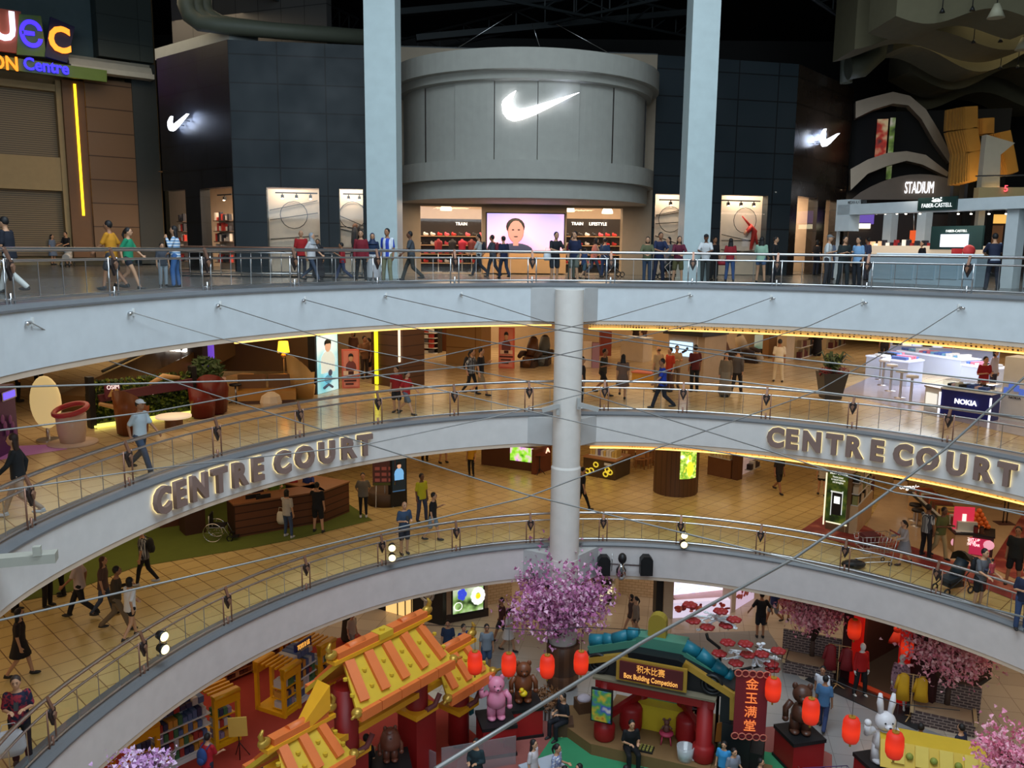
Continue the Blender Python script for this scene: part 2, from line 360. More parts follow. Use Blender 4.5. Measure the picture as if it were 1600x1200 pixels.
# ---- railings
POSTX = {3: [28, 187, 330, 465, 593, 713, 833, 955, 1082, 1213, 1353, 1508], 2: [60, 210, 346, 473, 594, 712, 828, 945, 1067, 1196, 1330, 1478], 1: [93, 233, 362, 483, 600, 715, 830, 943, 1063, 1187, 1318, 1460]}
def ring_tube(mb, off, z, r, a0=A0, a1=A1, n=8):
    k = int((a1 - a0) / 2); mb.tube([RP(a0 + (a1 - a0) * i / k, off, z) for i in range(k + 1)], r, n)
ORN = None
for lv in (1, 2, 3):
    z0 = LEV[lv]; nm = {1: 'lowest', 2: 'middle', 3: 'topmost'}[lv]
    e = empty('balcony_railing', RP(90, .18, z0), 'curved steel and glass railing on the %s balcony' % nm, 'railing')
    def kid(mb, name, m, par=None):
        o = mb.build(name, m); par = par or e; o.parent = par; o.matrix_parent_inverse = Matrix.Translation(-e.location); return o
    mb = MB(); ring_tube(mb, .22, z0 + 1.06, .042); kid(mb, 'handrail', STEEL)
    mb = MB(); ring_tube(mb, .16, z0 + .86, .026); kid(mb, 'upper_rail', STEEL)
    mb = MB(); ring_tube(mb, .16, z0 + .18, .026); kid(mb, 'lower_rail', STEEL)
    degs = sorted(ring_x(x, z0 + .5) for x in POSTX[lv]); sp = (degs[-1] - degs[0]) / (len(degs) - 1)
    while degs[0] - sp > A0 + 2: degs.insert(0, degs[0] - sp)
    while degs[-1] + sp < A1 - 2: degs.append(degs[-1] + sp)
    for i, d in enumerate(degs):
        mb = MB(); t = math.radians(d); tx, ty = -math.sin(t), math.cos(t); rad = Vector((math.cos(t), math.sin(t), 0)); tg = Vector((tx, ty, 0))
        for s_ in (-.13, .13): mb.tube([RP(d, .15, z0 + .02) + tg * s_, RP(d, .15, z0 + .9) + tg * s_], .02, 6)
        mb.tube([RP(d, .15, z0 + .0), RP(d, .15, z0 + .3)], .03, 6)
        p = kid(mb, 'post', STEEL if lv == 3 else BRONZE)
        mb = MB(); c = RP(d, .1, z0 + .72)
        poly = [(-.10, .12), (-.05, .17), (0, .12), (.05, .17), (.10, .12), (.10, .02), (0, -.2), (-.10, .02)]
        mb.prism(poly, c, tg, Vector((0, 0, 1)), .05)
        mb.mi = 1; mb.bar(RP(d, .1, z0 + .84), RP(d, .2, z0 + 1.1), .07, .04); mb.mi = 2; mb.prism([(-.05, .05), (0, .1), (.05, .05), (0, -.07)], c - rad * .055, tg, Vector((0, 0, 1)), .04)
        q = mb.build('ornament', [cm((48, 40, 40), .4), BRONZE, cm((150, 112, 90), .4, .3)]); q.parent = p
        if i < len(degs) - 1:
            d2 = degs[i + 1]; k = 4
            mb = MB()
            for j in range(k):
                a, b = d + .7 + (d2 - d - 1.4) * j / k, d + .7 + (d2 - d - 1.4) * (j + 1) / k - .06
                mb.quad(RP(a, .16, z0 + .2), RP(b, .16, z0 + .2), RP(b, .16, z0 + .85), RP(a, .16, z0 + .85))
            mb.mi = 1
            for j in range(1, k): a = d + .7 + (d2 - d - 1.4) * j / k - .03; mb.bar(RP(a, .16, z0 + .19), RP(a, .16, z0 + .86), .014)
            kid(mb, 'glass_panel', [GLASS, STEEL])
# ---- round column and its brackets
cc = G(882, 858, L1Z); cc = Vector((1.72, 25.95, 0)); COLX, COLY = 1.74, 26.05
def colx(px, z):  # refine x so that the column shows at px
    return W(px, project((0, COLY, z))[1], COLY).x
cxx = colx(884, 8); 
mb = MB(); mb.lathe([(.44, 7.2), (.44, 12.85)], cxx + .02, COLY, 0, 64, smooth=False); mb.lathe([(.47, 4.2), (.47, 7.25), (.44, 7.32)], cxx + .02, COLY, 0, 64, smooth=False); mb.lathe([(.48, 0), (.48, 4.25), (.47, 4.28)], cxx + .02, COLY, 0, 64, smooth=False)
struct('column', mb, mat('column_paint', (.74, .70, .66), .7))
for lv, (zt, zb, zl) in FASC.items():
    mb = MB(); xl, xr = (820, 940) if lv == 3 else ((815, 938) if lv == 2 else (812, 940))
    a, b = ring_x(xl, zt), ring_x(xr, zt); P, Q = RP(a, .1, 0), RP(b, .1, 0)
    f = 0.02 if lv == 3 else -.0; y = COLY + (.12 if lv > 1 else -.18)
    pts = [(P.x, P.y), (cxx - .45, y), (cxx + .5, y), (Q.x, Q.y), (Q.x, Q.y + .4), (P.x, P.y + .4)]
    k = len(pts); mb._add([Vector((u, v, zt - .03)) for u, v in pts] + [Vector((u, v, zb)) for u, v in pts], [tuple(range(k)), tuple(range(k, 2 * k))[::-1]] + [(i, (i + 1) % k, k + (i + 1) % k, k + i) for i in range(k)])
    struct('trim_bracket_' + str(lv), mb, mat('bracket_plaster', (.50, .50, .50), .7))
# ================================================================ TOP GALLERY: SHOPS
class Wall:
    def __init__(s, P, Q):
        s.P = Vector((P[0], P[1], 0)); s.Q = Vector((Q[0], Q[1], 0)); s.u = (s.Q - s.P).normalized(); s.L = (s.Q - s.P).length
        s.n = s.u.cross(Vector((0, 0, 1))); s.a = math.atan2(s.u.y, s.u.x)     # n points to the camera side
    def hit(s, px, py, off=0.):
        d = ray(px, py); o = s.P + s.n * off; t = (o - CAMP).dot(s.n) / d.dot(s.n); return CAMP + d * t
    def uz(s, px, py, off=0.):
        h = s.hit(px, py, off); return ((h - s.P).dot(s.u), h.z)
    def at(s, u, z, off=0.): return s.P + s.u * u + s.n * off + Vector((0, 0, z))
    def rect(s, x0, y0, x1, y1, off=0.):
        ym, xm = (y0 + y1) / 2, (x0 + x1) / 2; u0 = s.uz(x0, ym, off)[0]; u1 = s.uz(x1, ym, off)[0]; za = s.uz(xm, y0, off)[1]; zb = s.uz(xm, y1, off)[1]
        return u0, u1, zb, za
    def lbox(s, mb, u0, u1, z0, z1, o0, o1):      # local box, offsets towards the camera
        mb.box((u0 + u1) / 2, -(o0 + o1) / 2, z0, abs(u1 - u0), abs(o1 - o0), z1 - z0); return mb
    def pbox(s, mb, x0, y0, x1, y1, o0, o1, **k):
        u0, u1, z0, z1 = s.rect(x0, y0, x1, y1, max(o0, o1)); return s.lbox(mb, u0, u1, z0, z1, o0, o1)
    def build(s, mb, name, m, parent=None):
        o = mb.build(name, m); M = Matrix.Translation(s.P) @ Matrix.Rotation(s.a, 4, 'Z')
        if parent is not None: o.parent = parent; o.matrix_local = parent.matrix_basis.inverted() @ M
        else: o.matrix_world = M
        return o
    def ent(s, name, px, py, off, label, cat, group=None, z=None):
        h = s.hit(px, py, off); return empty(name, (h.x, h.y, h.z if z is None else z), label, cat, group)
    def text(s, name, body, x0, x1, py, hpx, m, off=.05, parent=None, ext=.02, bold=0.0):
        u0, z = s.uz(x0, py, off); u1, _ = s.uz(x1, py, off); zt = s.uz((x0 + x1) / 2, py - hpx / 2, off)[1]; zb = s.uz((x0 + x1) / 2, py + hpx / 2, off)[1]
        M = face_M(s.at((u0 + u1) / 2, (zt + zb) / 2, off), s.u)
        if parent is not None: M = parent.matrix_basis.inverted() @ M
        return text_obj(name, body, (zt - zb) * 1.38, m, parent, M, ext, 'CENTER', bold, u1 - u0)
def holes_wall(w, mb, u0, u1, z0, z1, holes, th):
    us = sorted({u0, u1, *[h[0] for h in holes], *[h[1] for h in holes]}); zs = sorted({z0, z1, *[h[2] for h in holes], *[h[3] for h in holes]})
    us = [u for u in us if u0 <= u <= u1]; zs = [z for z in zs if z0 <= z <= z1]
    for a, b in zip(us, us[1:]):
        run = None
        for c, d in zip(zs, zs[1:]):
            m_, n_ = (a + b) / 2, (c + d) / 2
            solid = not any(h[0] < m_ < h[1] and h[2] < n_ < h[3] for h in holes)
            if solid: run = (run[0], d) if run else (c, d)
            if not solid and run: w.lbox(mb, a, b, run[0], run[1], -th, 0); run = None
        if run: w.lbox(mb, a, b, run[0], run[1], -th, 0)
ZT = 22.6
BLK = wall_tile('black_cladding', C(34, 44, 50), C(38, 48, 54), C(12, 16, 20), 2.0, 1.16, 'XZ', .03, 0, .45)
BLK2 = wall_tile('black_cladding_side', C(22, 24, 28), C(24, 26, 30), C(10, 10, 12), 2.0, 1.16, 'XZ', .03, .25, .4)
BRNBLK = wall_tile('bronze_cladding', C(46, 36, 30), C(50, 40, 32), C(20, 16, 12), 2.2, 1.16, 'XZ', .03, 0, .25)
CONC = mat('grey_render', C(160, 158, 150), .75)
wAB = Wall((-16.7, 41.2), (-12.1, 37.3)); wBC = Wall((-12.1, 37.3), (-5.0, 38.3)); wCD = Wall((-5.0, 38.3), (6.3, 39.3)); wDE = Wall((6.3, 39.3), (13.1, 40.9)); wEF = Wall((13.1, 40.9), (17.9, 46.6))
def hole(w, x0, y0, x1, y1):
    r = w.rect(x0, y0, x1, y1); return (r[0], r[1], L3Z + .02 if y1 > 400 else r[2], r[3])
WINS = []
def shopwall(w, name, holes, m):
    mb = MB(); hs = [hole(w, *h) for h in holes]; holes_wall(w, mb, 0, w.L, L3Z, ZT, hs, .5)
    o = tag(w.build(mb, name, m), kind='structure')
    for h in hs: WINS.append((w, h))
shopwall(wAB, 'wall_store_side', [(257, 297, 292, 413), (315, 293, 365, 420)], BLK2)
shopwall(wBC, 'wall_store_front', [(418, 293, 500, 425), (531, 295, 568, 425)], BLK)
shopwall(wCD, 'wall_store_centre', [(657, 322, 753, 425), (885, 325, 972, 425)], mat('tan_render', C(156, 140, 120), .7))
shopwall(wDE, 'wall_store_right', [(1022, 303, 1068, 425), (1125, 305, 1197, 425)], BLK)
shopwall(wEF, 'wall_store_corner', [(1243, 308, 1275, 421), (1287, 313, 1308, 421)], BRNBLK)
for i, (w, h) in enumerate(WINS):
    mb = MB(); mb.quad(*[Vector(v) for v in ((h[0], .1, h[2]), (h[1], .1, h[2]), (h[1], .1, h[3]), (h[0], .1, h[3]))])
    o = tag(w.build(mb, 'window_%d' % (i + 1), glass_mat('shop_glass', (.95, .95, .95), .1)), kind='structure')
# store interior: pale boxes behind every window
mb = MB(); 
pts = [(-20.1, 50.3), (-17.5, 47.5), (-9.5, 43.8), (0, 45.2), (9, 46), (19.5, 50.5)]
for (a, b) in zip(pts, pts[1:]): mb.quad((*a, L3Z), (*b, L3Z), (*b, L3Z + 5), (*a, L3Z + 5))
struct('wall_store_back', mb, cm((205, 180, 155), .8))
mb = MB(); mb._add([Vector((*p, L3Z + 4.6)) for p in [(-17, 41.4), (-12.2, 37.6), (-5, 38.7), (6.3, 39.7), (13.1, 41.3), (17.9, 47), (19.5, 50.5), (9, 46), (0, 45.2), (-9.5, 43.8), (-17.5, 47.5)]], [tuple(range(11))]); struct('ceiling_store', mb, cm((150, 120, 90), .8))
for x, y, p in ((-14.8, 41.8, 330), (-11, 40.6, 430), (-7, 40.4, 300), (-2.2, 41.5, 330), (3.6, 42, 330), (8, 41.6, 230), (11, 42.2, 330), (16.2, 47, 330)): area('store_light', (x, y, L3Z + 4.4), 2.5, 2, p, (1, .76, .52))
# swoosh signs
SW = [(0, .36), (.03, .2), (.1, .08), (.2, .02), (.32, .05), (.5, .12), (.75, .235), (1.0, .36), (.75, .3), (.5, .225), (.36, .185), (.27, .165), (.2, .17), (.155, .205), (.135, .26), (.15, .32), (.175, .385), (.12, .345), (.08, .31)]
SW = [(-.0 + .02, .20), (.035, .1), (.09, .03), (.17, .0), (.28, .02), (.45, .085), (1.0, .36), (.42, .185), (.31, .155), (.24, .15), (.185, .165), (.155, .2), (.15, .25), (.17, .31), (.2, .37), (.13, .33), (.07, .28), (.03, .24)]
def swoosh(o, u, width, label, nrm_off):
    o = Vector(o); e = empty('swoosh_sign', o, label, 'sign')
    mb = MB(); mb.prism([(a * width, b * width) for a, b in SW], (0, 0, 0), u, (0, 0, 1), .14); mb.build('tick', em((240, 246, 255), 4), e)
    n = Vector(u).cross(Vector((0, 0, 1)))
    mb = MB()
    for t in (.15, .4, .7): mb.bar(Vector(u) * width * t + Vector((0, 0, width * (.06 + .28 * (t - .1)))), Vector(u) * width * t + Vector((0, 0, width * (.06 + .28 * (t - .1)))) - n * nrm_off, .04)
    mb.build('bracket', BLACK, e)
    l = bpy.data.lights.new('sign_glow', 'POINT'); l.energy = 26; l.color = (.55, .68, 1); l.shadow_soft_size = .3
    for t, hh in ((.12, .14), (.5, .2), (.8, .32)):
        q = bpy.data.objects.new('sign_glow', l); q.location = o + Vector(u) * width * t + Vector((0, 0, width * hh)) - n * .18; COL.objects.link(q)
# ---- the drum
dc = wCD.at(wCD.uz(818, 300)[0], 0, -.1); DX, DY = dc.x, dc.y; R0 = 5.3
def dz(py, r): return W(818, py, DY - r).z
mb = MB(); a_, b_ = PI + wCD.a, 2 * PI + wCD.a
def dl(prof, name, m, n=48, smooth=False):
    mb = MB(); mb.lathe(prof, DX, DY, 0, n, a0=a_, a1=b_, smooth=smooth); return struct(name, mb, m)
zc1, zc0 = dz(73, 5.85), dz(106, 5.85)
dl([(0.1, zc1), (5.85, zc1), (5.85, zc0), (5.6, zc0 - .02), (5.55, zc0 - .3), (R0, zc0 - .35)], 'trim_drum_cornice', CONC)
for i in range(10):
    mb = MB(); a0 = a_ + (b_ - a_) * i / 10; a1 = a_ + (b_ - a_) * (i + 1) / 10 - .004; rr = R0 + (.05 if i % 2 else 0)
    mb.lathe([(rr - .3, dz(248, R0) - .1), (rr, dz(248, R0) - .1), (rr, zc0 - .2), (rr - .3, zc0 - .2)], DX, DY, 0, 6, a0=a0, a1=a1, smooth=False)
    struct('wall_drum', mb, CONC)
za, zb_, zc_ = dz(249, 5.75), dz(279, 5.75), dz(309, 5.5)
dl([(R0 - .1, za + .02), (5.75, za), (5.75, zb_), (5.5, zb_ - .03), (5.5, zc_), (0.1, zc_)], 'trim_drum_ledge', CONC)
u_ = Vector((1, 0, 0)); zz = dz(190, R0)
swoosh(Vector((W(781, 190, DY - R0 - .3).x, DY - R0 - .05, zz)), Vector((1, .03, 0)).normalized(), W(903, 190, DY - R0).x - W(781, 190, DY - R0).x + .02, 'large glowing white tick sign on the grey rounded drum', .3)
h = wAB.hit(266, 206, .35); swoosh(h, wAB.u, 1.75, 'small glowing white tick sign on the black wall left of the drum', .3)
h = wEF.hit(1280, 228, .35); swoosh(h, wEF.u, 2.3, 'small glowing white tick sign on the bronze corner wall right of the drum', .3)
# soffit lamps under the drum
for x in (-2.6, 0.4, 3.4): area('drum_soffit_light', (DX + x - .4, DY - 2.2, zc_ - .1), 1.6, 1.2, 130, (1, .72, .45))
# counter wall and screen between the two doors
e = wCD.ent('video_screen', 820, 392, .3, 'wide lit screen with a dark-haired face between the two sports shop doors', 'screen')
mb = MB(); wCD.pbox(mb, 759, 332, 883, 393, .1, .3); wCD.build(mb, 'frame', BLACK, e)
mb = MB(); wCD.pbox(mb, 761, 334, 881, 391, .3, .32); wCD.build(mb, 'display', blotch_mat('screen_pink', [C(120, 140, 230), C(210, 150, 210), C(245, 175, 190), C(180, 170, 245)], .35, .4, .9, 0), e)
mb = MB()
u, z = wCD.uz(806, 362, .33); mb.ball(u, -.345, z, .36, .02, .5); mb.mi = 1; mb.ball(u - .02, -.335, z + .22, .42, .02, .38); mb.mi = 2; mb.ball(u, -.335, z - .85, .78, .02, .35); mb.mi = 0; mb.box(u, -.345, z - .62, .24, .02, .3)
for s_ in (-.13, .13): mb.mi = 1; mb.ball(u + s_, -.37, z + .08, .06, .01, .03)
mb.ball(u, -.37, z - .22, .1, .01, .025)
wCD.build(mb, 'pictured_person', [mat('screen_skin', C(190, 130, 120), .5, 0, C(190, 130, 120), .7), BLACK, cm((50, 60, 100))], e)
mb = MB(); wCD.pbox(mb, 755, 396, 884, 427, .0, .5); o = wCD.build(mb, 'wall_plinth', cm((190, 150, 105), .6)); tag(o, kind='structure')
# shop fit-out seen through the doors
def shelves(w, x0, y0, x1, y1, off, word, n, label, seed, wx):
    e = w.ent('shoe_display', (x0 + x1) / 2, y1, off, label, 'display wall', z=L3Z); u0, u1, z0, z1 = w.rect(x0, y0, x1, y1, off); z0 = L3Z
    mb = MB(); w.lbox(mb, u0, u1, z0, z1, off - .2, off); w.build(mb, 'back_panel', cm((40, 34, 32)), e)
    mb = MB(); rr = random.Random(seed)
    for k in range(4): z = z0 + (z1 - z0) * (.15 + .17 * k); w.lbox(mb, u0, u1, z, z + .04, off, off + .35)
    w.build(mb, 'shelf', cm((200, 160, 120)), e)
    mb = MB(); cols = [cm((225, 225, 225)), cm((190, 40, 40)), cm((30, 30, 34)), cm((230, 90, 110))]
    for k in range(4):
        z = z0 + (z1 - z0) * (.15 + .17 * k) + .04; u = u0 + .15
        while u < u1 - .2: mb.mi = rr.randrange(4); mb.ball(u, -(off + .18), z + .07, .13, .06, .07, 8, 5); mb.ball(u - .07, -(off + .18), z + .1, .06, .055, .09, 8, 5); u += .34
    o = w.build(mb, 'shoes', cols, e); o['kind'] = 'stuff'
    w.text('lettering', word, wx[0], wx[1], y0 + 8, 5, em((255, 250, 240), 2.0), off + .03, e)
shelves(wCD, 650, 342, 760, 425, -3.6, 'TRAIN', 4, 'black shoe wall marked TRAIN behind the left door of the sports shop', 3, (712, 730))
shelves(wCD, 880, 342, 975, 425, -3.6, 'TRAIN     LIFESTYLE', 4, 'black shoe wall marked TRAIN and LIFESTYLE behind the right shop door', 4, (893, 948))
for px, py, nm in ((697, 328, 'over the TRAIN wall, left door'), (889, 330, 'at the left jamb of the right shop door'), (949, 333, 'in front of the LIFESTYLE lettering')):
    h = wCD.hit(px, py, -1.2); e = empty('pendant_lamp', h, 'white dome pendant lamp ' + nm, 'lamp')
    mb = MB(); mb.lathe([(.02, .3), (.14, .27), (.24, .12), (.27, -.02), (.24, -.03), (.12, .2)], n=16); mb.build('shade', em((255, 240, 210), 2.5), e)
    mb = MB(); mb.tube([(0, 0, .3), (0, 0, L3Z + 4.6 - h.z)], .015, 6); mb.build('cord', BLACK, e)
# red and black dressed busts by the left door
for i, (px, col, nm) in enumerate(((685, (150, 30, 40), 'dark red'), (707, (36, 32, 36), 'black'), (722, (200, 40, 70), 'crimson'), (737, (120, 26, 32), 'maroon'))):
    h = wCD.hit(px, 408, -2.2); e = empty('dressed_bust', (h.x, h.y, L3Z), 'headless shop bust in a %s top behind the left shop door' % nm, 'mannequin')
    mb = MB(); mb.lathe([(.1, .95), (.17, 1.0), (.16, 1.15), (.2, 1.35), (.17, 1.46), (.06, 1.5), (.05, 1.56)], n=14, sy=.6); mb.build('torso', cm(col), e)
    mb = MB(); mb.cyl(0, 0, 0, .18, .03); mb.tube([(0, 0, 0), (0, 0, 1)], .02); mb.build('stand', STEEL, e)
# display windows
def track(w, x0, x1, py, off, n, where):
    u0, z = w.uz(x0, py, off); u1, _ = w.uz(x1, py, off); e = empty('track_light', w.at((u0 + u1) / 2, z, off), 'black track with spotlights ' + where, 'track light')
    mb = MB(); w.lbox(mb, u0, u1, z - .03, z + .03, off - .03, off + .03); w.build(mb, 'track', BLACK, e)
    for k in range(n):
        u = u0 + (u1 - u0) * (k + .5) / n; mb = MB(); mb.box(u, -off, z - .1, .04, .04, .08); mb.box(u, -off, z - .24, .12, .12, .15); w.build(mb, 'spotlight', BLACK, e)
        mb = MB(); mb.ball(u, -off - .04, z - .25, .06, .06, .03); w.build(mb, 'lamp_face', em((255, 235, 200), 6), e)
def scenic(w, x0, y0, x1, y1, off, label, figure=None, fcol=None, seed=1):
    u0, u1, z0, z1 = w.rect(x0, y0, x1, y1, off); e = empty('window_display', w.at((u0 + u1) / 2, L3Z, off), label, 'display')
    mb = MB(); w.lbox(mb, u0, u1, L3Z, z1, off - .05, off); w.build(mb, 'panel', cm((226, 208, 186), .7), e); q = w.at(uu0 := (u0 + u1) / 2, L3Z + 3.9, off + .7); area('window_light', tuple(q), max(.5, (u1 - u0) * .8), .6, 90, (1, .84, .66))
    rr = random.Random(seed); mb = MB(); uu, zz_ = (u0 + u1) / 2, (L3Z + z1) / 2
    for k in range(4):
        a = rr.uniform(-.5, .5); q = rr.uniform(-1, 1); mb.bar((u0 + .1, -off - .05, zz_ + q), (u1 - .1, -off - .05, zz_ + q + a), .03)
    mb.tube([(uu + .6 * math.cos(t / 16 * 2 * PI), -off - .05, zz_ + .7 + .6 * math.sin(t / 16 * 2 * PI)) for t in range(16)], .015, 6, True); w.build(mb, 'line_art', BLACK, e)
    if figure:
        mb = MB(); f = [(Vector((uu + a * 1.0, -off - .12, zz_ + b))) for a, b in figure]
        mb.tube(f[:4], [.1, .16, .14, .07]); mb.tube([f[2], f[4]], [.09, .05]); mb.tube([f[1], f[5]], [.07, .03]); mb.mi = 1; mb.ball(f[0].x, f[0].y - .02, f[0].z, .12, .08, .14)
        w.build(mb, 'cutout_athlete', [cm(fcol), cm((150, 105, 80))], e)
scenic(wBC, 419, 296, 501, 425, -1.2, 'cream window display with black line art left of the left square pillar', None, None, 2)
scenic(wBC, 528, 296, 575, 425, -1.2, 'cream window display with a dark posed athlete beside the left square pillar', [(.1, .2), (.1, -.1), (.05, -.5), (.1, -1.2), (-.1, -1.2), (.35, .3)], (60, 60, 64), 3)
scenic(wDE, 1020, 303, 1072, 425, -1.2, 'cream window display with a black arc behind the right square pillar', None, None, 5)
scenic(wDE, 1124, 305, 1200, 425, -1.2, 'cream window display with a red bending gymnast right of the right square pillar', [(.05, .1), (.3, .4), (.5, .2), (.35, -.7), (.7, -.5), (-.2, .9)], (190, 50, 40), 7)
track(wBC, 430, 496, 301, -.8, 3, 'in the window left of the left square pillar'); track(wBC, 536, 570, 303, -.8, 2, 'in the window touching the left square pillar')
track(wDE, 1128, 1188, 313, -.8, 3, 'in the window right of the right square pillar'); track(wDE, 1030, 1066, 312, -.8, 1, 'in the window behind the right square pillar')
track(wAB, 340, 362, 305, -1.0, 1, 'in the narrow window on the side wall')
for px0, px1, nm in ((284, 293, 'coats'), (341, 366, 'framed goods')):
    u0, z1 = wAB.uz(px0, 335, -2.2); u1, _ = wAB.uz(px1, 335, -2.2); e = empty('goods_shelf', wAB.at((u0 + u1) / 2, L3Z, -2.2), 'shelf with %s inside the side window of the black store' % nm, 'shelf')
    mb = MB(); wAB.lbox(mb, u0, u1, L3Z, z1, -2.25, -2.2); wAB.build(mb, 'back', cm((220, 200, 180)), e)
    mb = MB(); rr = random.Random(px0)
    for k in range(5): wAB.lbox(mb, u0, u1, L3Z + .3 + k * .5, L3Z + .34 + k * .5, -2.2, -1.9)
    wAB.build(mb, 'shelf_board', cm((80, 60, 50)), e); mb = MB()
    for k in range(5):
        u = u0 + .1
        while u < u1 - .05: mb.mi = rr.randrange(3); mb.box(u, 2.05, L3Z + .34 + k * .5, .14, .15, rr.uniform(.15, .4)); u += .19
    o = wAB.build(mb, 'goods', [cm((200, 60, 50)), cm((50, 50, 60)), cm((220, 210, 200))], e); o['kind'] = 'stuff'
# ---- square white pillars
def pillar(px0, px1, py, yaw, nm):
    Y = 31.6; a = W(px0, py, Y); b = W(px1, py, Y); wd = (b - a).length * .97; c = (a + b) / 2
    mb = MB(); mb.box(0, 0, 0, wd, wd, 28.5 - L3Z); mb.box(0, 0, 0, wd + .06, wd + .06, .12); o = mb.build('pillar', mat('pillar_paint', C(196, 212, 214), .45)); o.location = (c.x, c.y + wd / 2, L3Z); o.rotation_euler.z = yaw; tag(o, kind='structure')
pillar(571, 621, 200, math.radians(-3), 'left'); pillar(1074, 1118, 200, math.radians(2), 'right')
# ---- far left: convention centre frontage
wL = Wall((-28.2, 43.4), (-20.2, 49.9))
mb = MB(); wL.lbox(mb, 0, wL.L, L3Z, 28.4, -.6, -.3); tag(wL.build(mb, 'wall_frontage', cm((150, 130, 95), .8)), kind='structure')
mb = MB(); wL.pbox(mb, -30, -40, 150, 88, -.3, .3); tag(wL.build(mb, 'wall_upper_panel', cm((92, 112, 116), .8)), kind='structure')
mb = MB(); wL.pbox(mb, 150, -60, 236, 92, -.3, 1.4); tag(wL.build(mb, 'wall_upper_block', wall_tile('teal_panels', C(70, 80, 78), C(66, 76, 74), C(44, 52, 52), 3, 1.3)), kind='structure')
mb = MB(); u0, z1 = wL.uz(108, 90, 1.6); u1, _ = wL.uz(238, 110, 1.6); mb.prism([(0, 0), (0, -.15), (.25, -.2), (.45, -.55), (.75, -.6), (.75, -.85), (0, -.85)], (u0, -1.15, z1 + .25), (0, -1, 0), (0, 0, 1), -(u1 - u0)); tag(wL.build(mb, 'trim_cornice_left', cm((205, 205, 195), .6)), kind='structure')
mb = MB(); wL.pbox(mb, 213, 100, 250, 412, -.3, 1.0); tag(wL.build(mb, 'wall_dark_pilaster', cm((52, 60, 62), .5)), kind='structure')
WOOD1 = wall_tile('brown_wood_panels', C(128, 98, 72), C(120, 92, 68), C(70, 50, 36), 9, 1.25, 'XZ', .03)
mb = MB(); wL.pbox(mb, 141, 127, 224, 402, -.3, .9); tag(wL.build(mb, 'wall_wood_panel', WOOD1), kind='structure')
mb = MB(); wL.pbox(mb, 106, 127, 143, 402, -.3, .7); tag(wL.build(mb, 'wall_wood_pilaster', cm((116, 78, 44), .5)), kind='structure')
e = wL.ent('led_strip', 124, 235, .75, 'long yellow vertical light strip on the brown pilaster', 'light strip'); mb = MB(); u, zt = wL.uz(116, 131, .75); _, zb0 = wL.uz(133, 337, .75); mb.box(u + .02, -.72, zb0, .12, .06, zt - zb0); wL.build(mb, 'tube', em((255, 205, 30), 2.6), e)
mb = MB(); wL.pbox(mb, -20, 243, 110, 296, -.3, .3); wL.pbox(mb, -20, 127, 104, 138, -.3, .3); wL.pbox(mb, 96, 127, 108, 402, -.3, .4); tag(wL.build(mb, 'trim_cream_frame', cm((176, 150, 108), .8)), kind='structure')
SHUT = stripes_mat('roller_shutter', C(140, 118, 84), C(92, 76, 54), 9, 2, .5)
for nm, y0, y1 in (('upper', 138, 247), ('lower', 297, 400)):
    e = wL.ent('roller_shutter', 50, y1, 0, 'closed beige roller shutter, the %s of two beside the wooden pilaster' % nm, 'shutter'); mb = MB(); wL.pbox(mb, -20, y0, 101, y1, -.25, -.1); wL.build(mb, 'curtain', SHUT, e)
    mb = MB(); wL.pbox(mb, -20, y1 - 3, 101, y1, -.1, 0); wL.build(mb, 'bottom_rail', cm((120, 100, 76)), e)
# lettering sign
e = wL.ent('centre_sign', 60, 90, 2.1, 'colourful lit sign of tilted letter tiles over a green board', 'sign')
def tile(poly, col, off, nm='tile'):
    mb = MB(); pts = [wL.uz(x, y, off) for x, y in poly]; mb.prism(pts, (0, -off + .2, 0), (1, 0, 0), (0, 0, 1), .2); return wL.build(mb, nm, cm(col, .5), e)
tile([(-22, 10), (33, 18), (26, 83), (-26, 76)], (186, 96, 70), 2.1); tile([(30, 22), (64, 25), (73, 89), (26, 85)], (108, 140, 52), 2.15); tile([(79, 26), (117, 42), (105, 98), (70, 88)], (22, 24, 78), 2.2)
tile([(-25, 84), (167, 110), (167, 128), (-25, 104)], (104, 134, 50), 2.1, 'board')
wL.text('letter', 'U', -12, 24, 42, 46, em((235, 235, 255), 1.6), 2.25, e, .04, .03); wL.text('letter', '\u0404', 31, 66, 56, 40, em((60, 40, 255), 2.2), 2.3, e, .04, .015); wL.text('letter', 'C', 76, 110, 64, 40, em((255, 140, 40), 2.0), 2.35, e, .04, .03)
wL.text('letter', 'ON', -14, 28, 99, 22, em((255, 130, 30), 2.0), 2.25, e, .04, .02); wL.text('letter', 'Centre', 37, 107, 104, 19, em((50, 40, 255), 2.2), 2.25, e, .04, .02)
# ---- upper volume behind the left store wall
mb = MB(); p = [G(232, -20, 26), G(580, -20, 26)]; q = Wall((-17.6, 42.6), (-9, 39.2)); q.lbox(mb, 0, 9, 22.7, 28.4, -2, -1.6); tag(q.build(mb, 'wall_upper_taupe', wall_tile('taupe_panels', C(84, 82, 80), C(80, 78, 76), C(50, 48, 48), 1.3, 2.5)), kind='structure')
mb = MB(); wAB.lbox(mb, -.3, wAB.L, ZT, ZT + .5, -1.5, -.1); wBC.build  # parapet
tag(wAB.build(mb, 'trim_parapet_left', cm((170, 176, 172), .6)), kind='structure')
mb = MB(); wCD.lbox(mb, 0, wCD.L, ZT, ZT + .05, -5, 0); tag(wCD.build(mb, 'ceiling_store_roof', cm((70, 72, 72))), kind='structure')
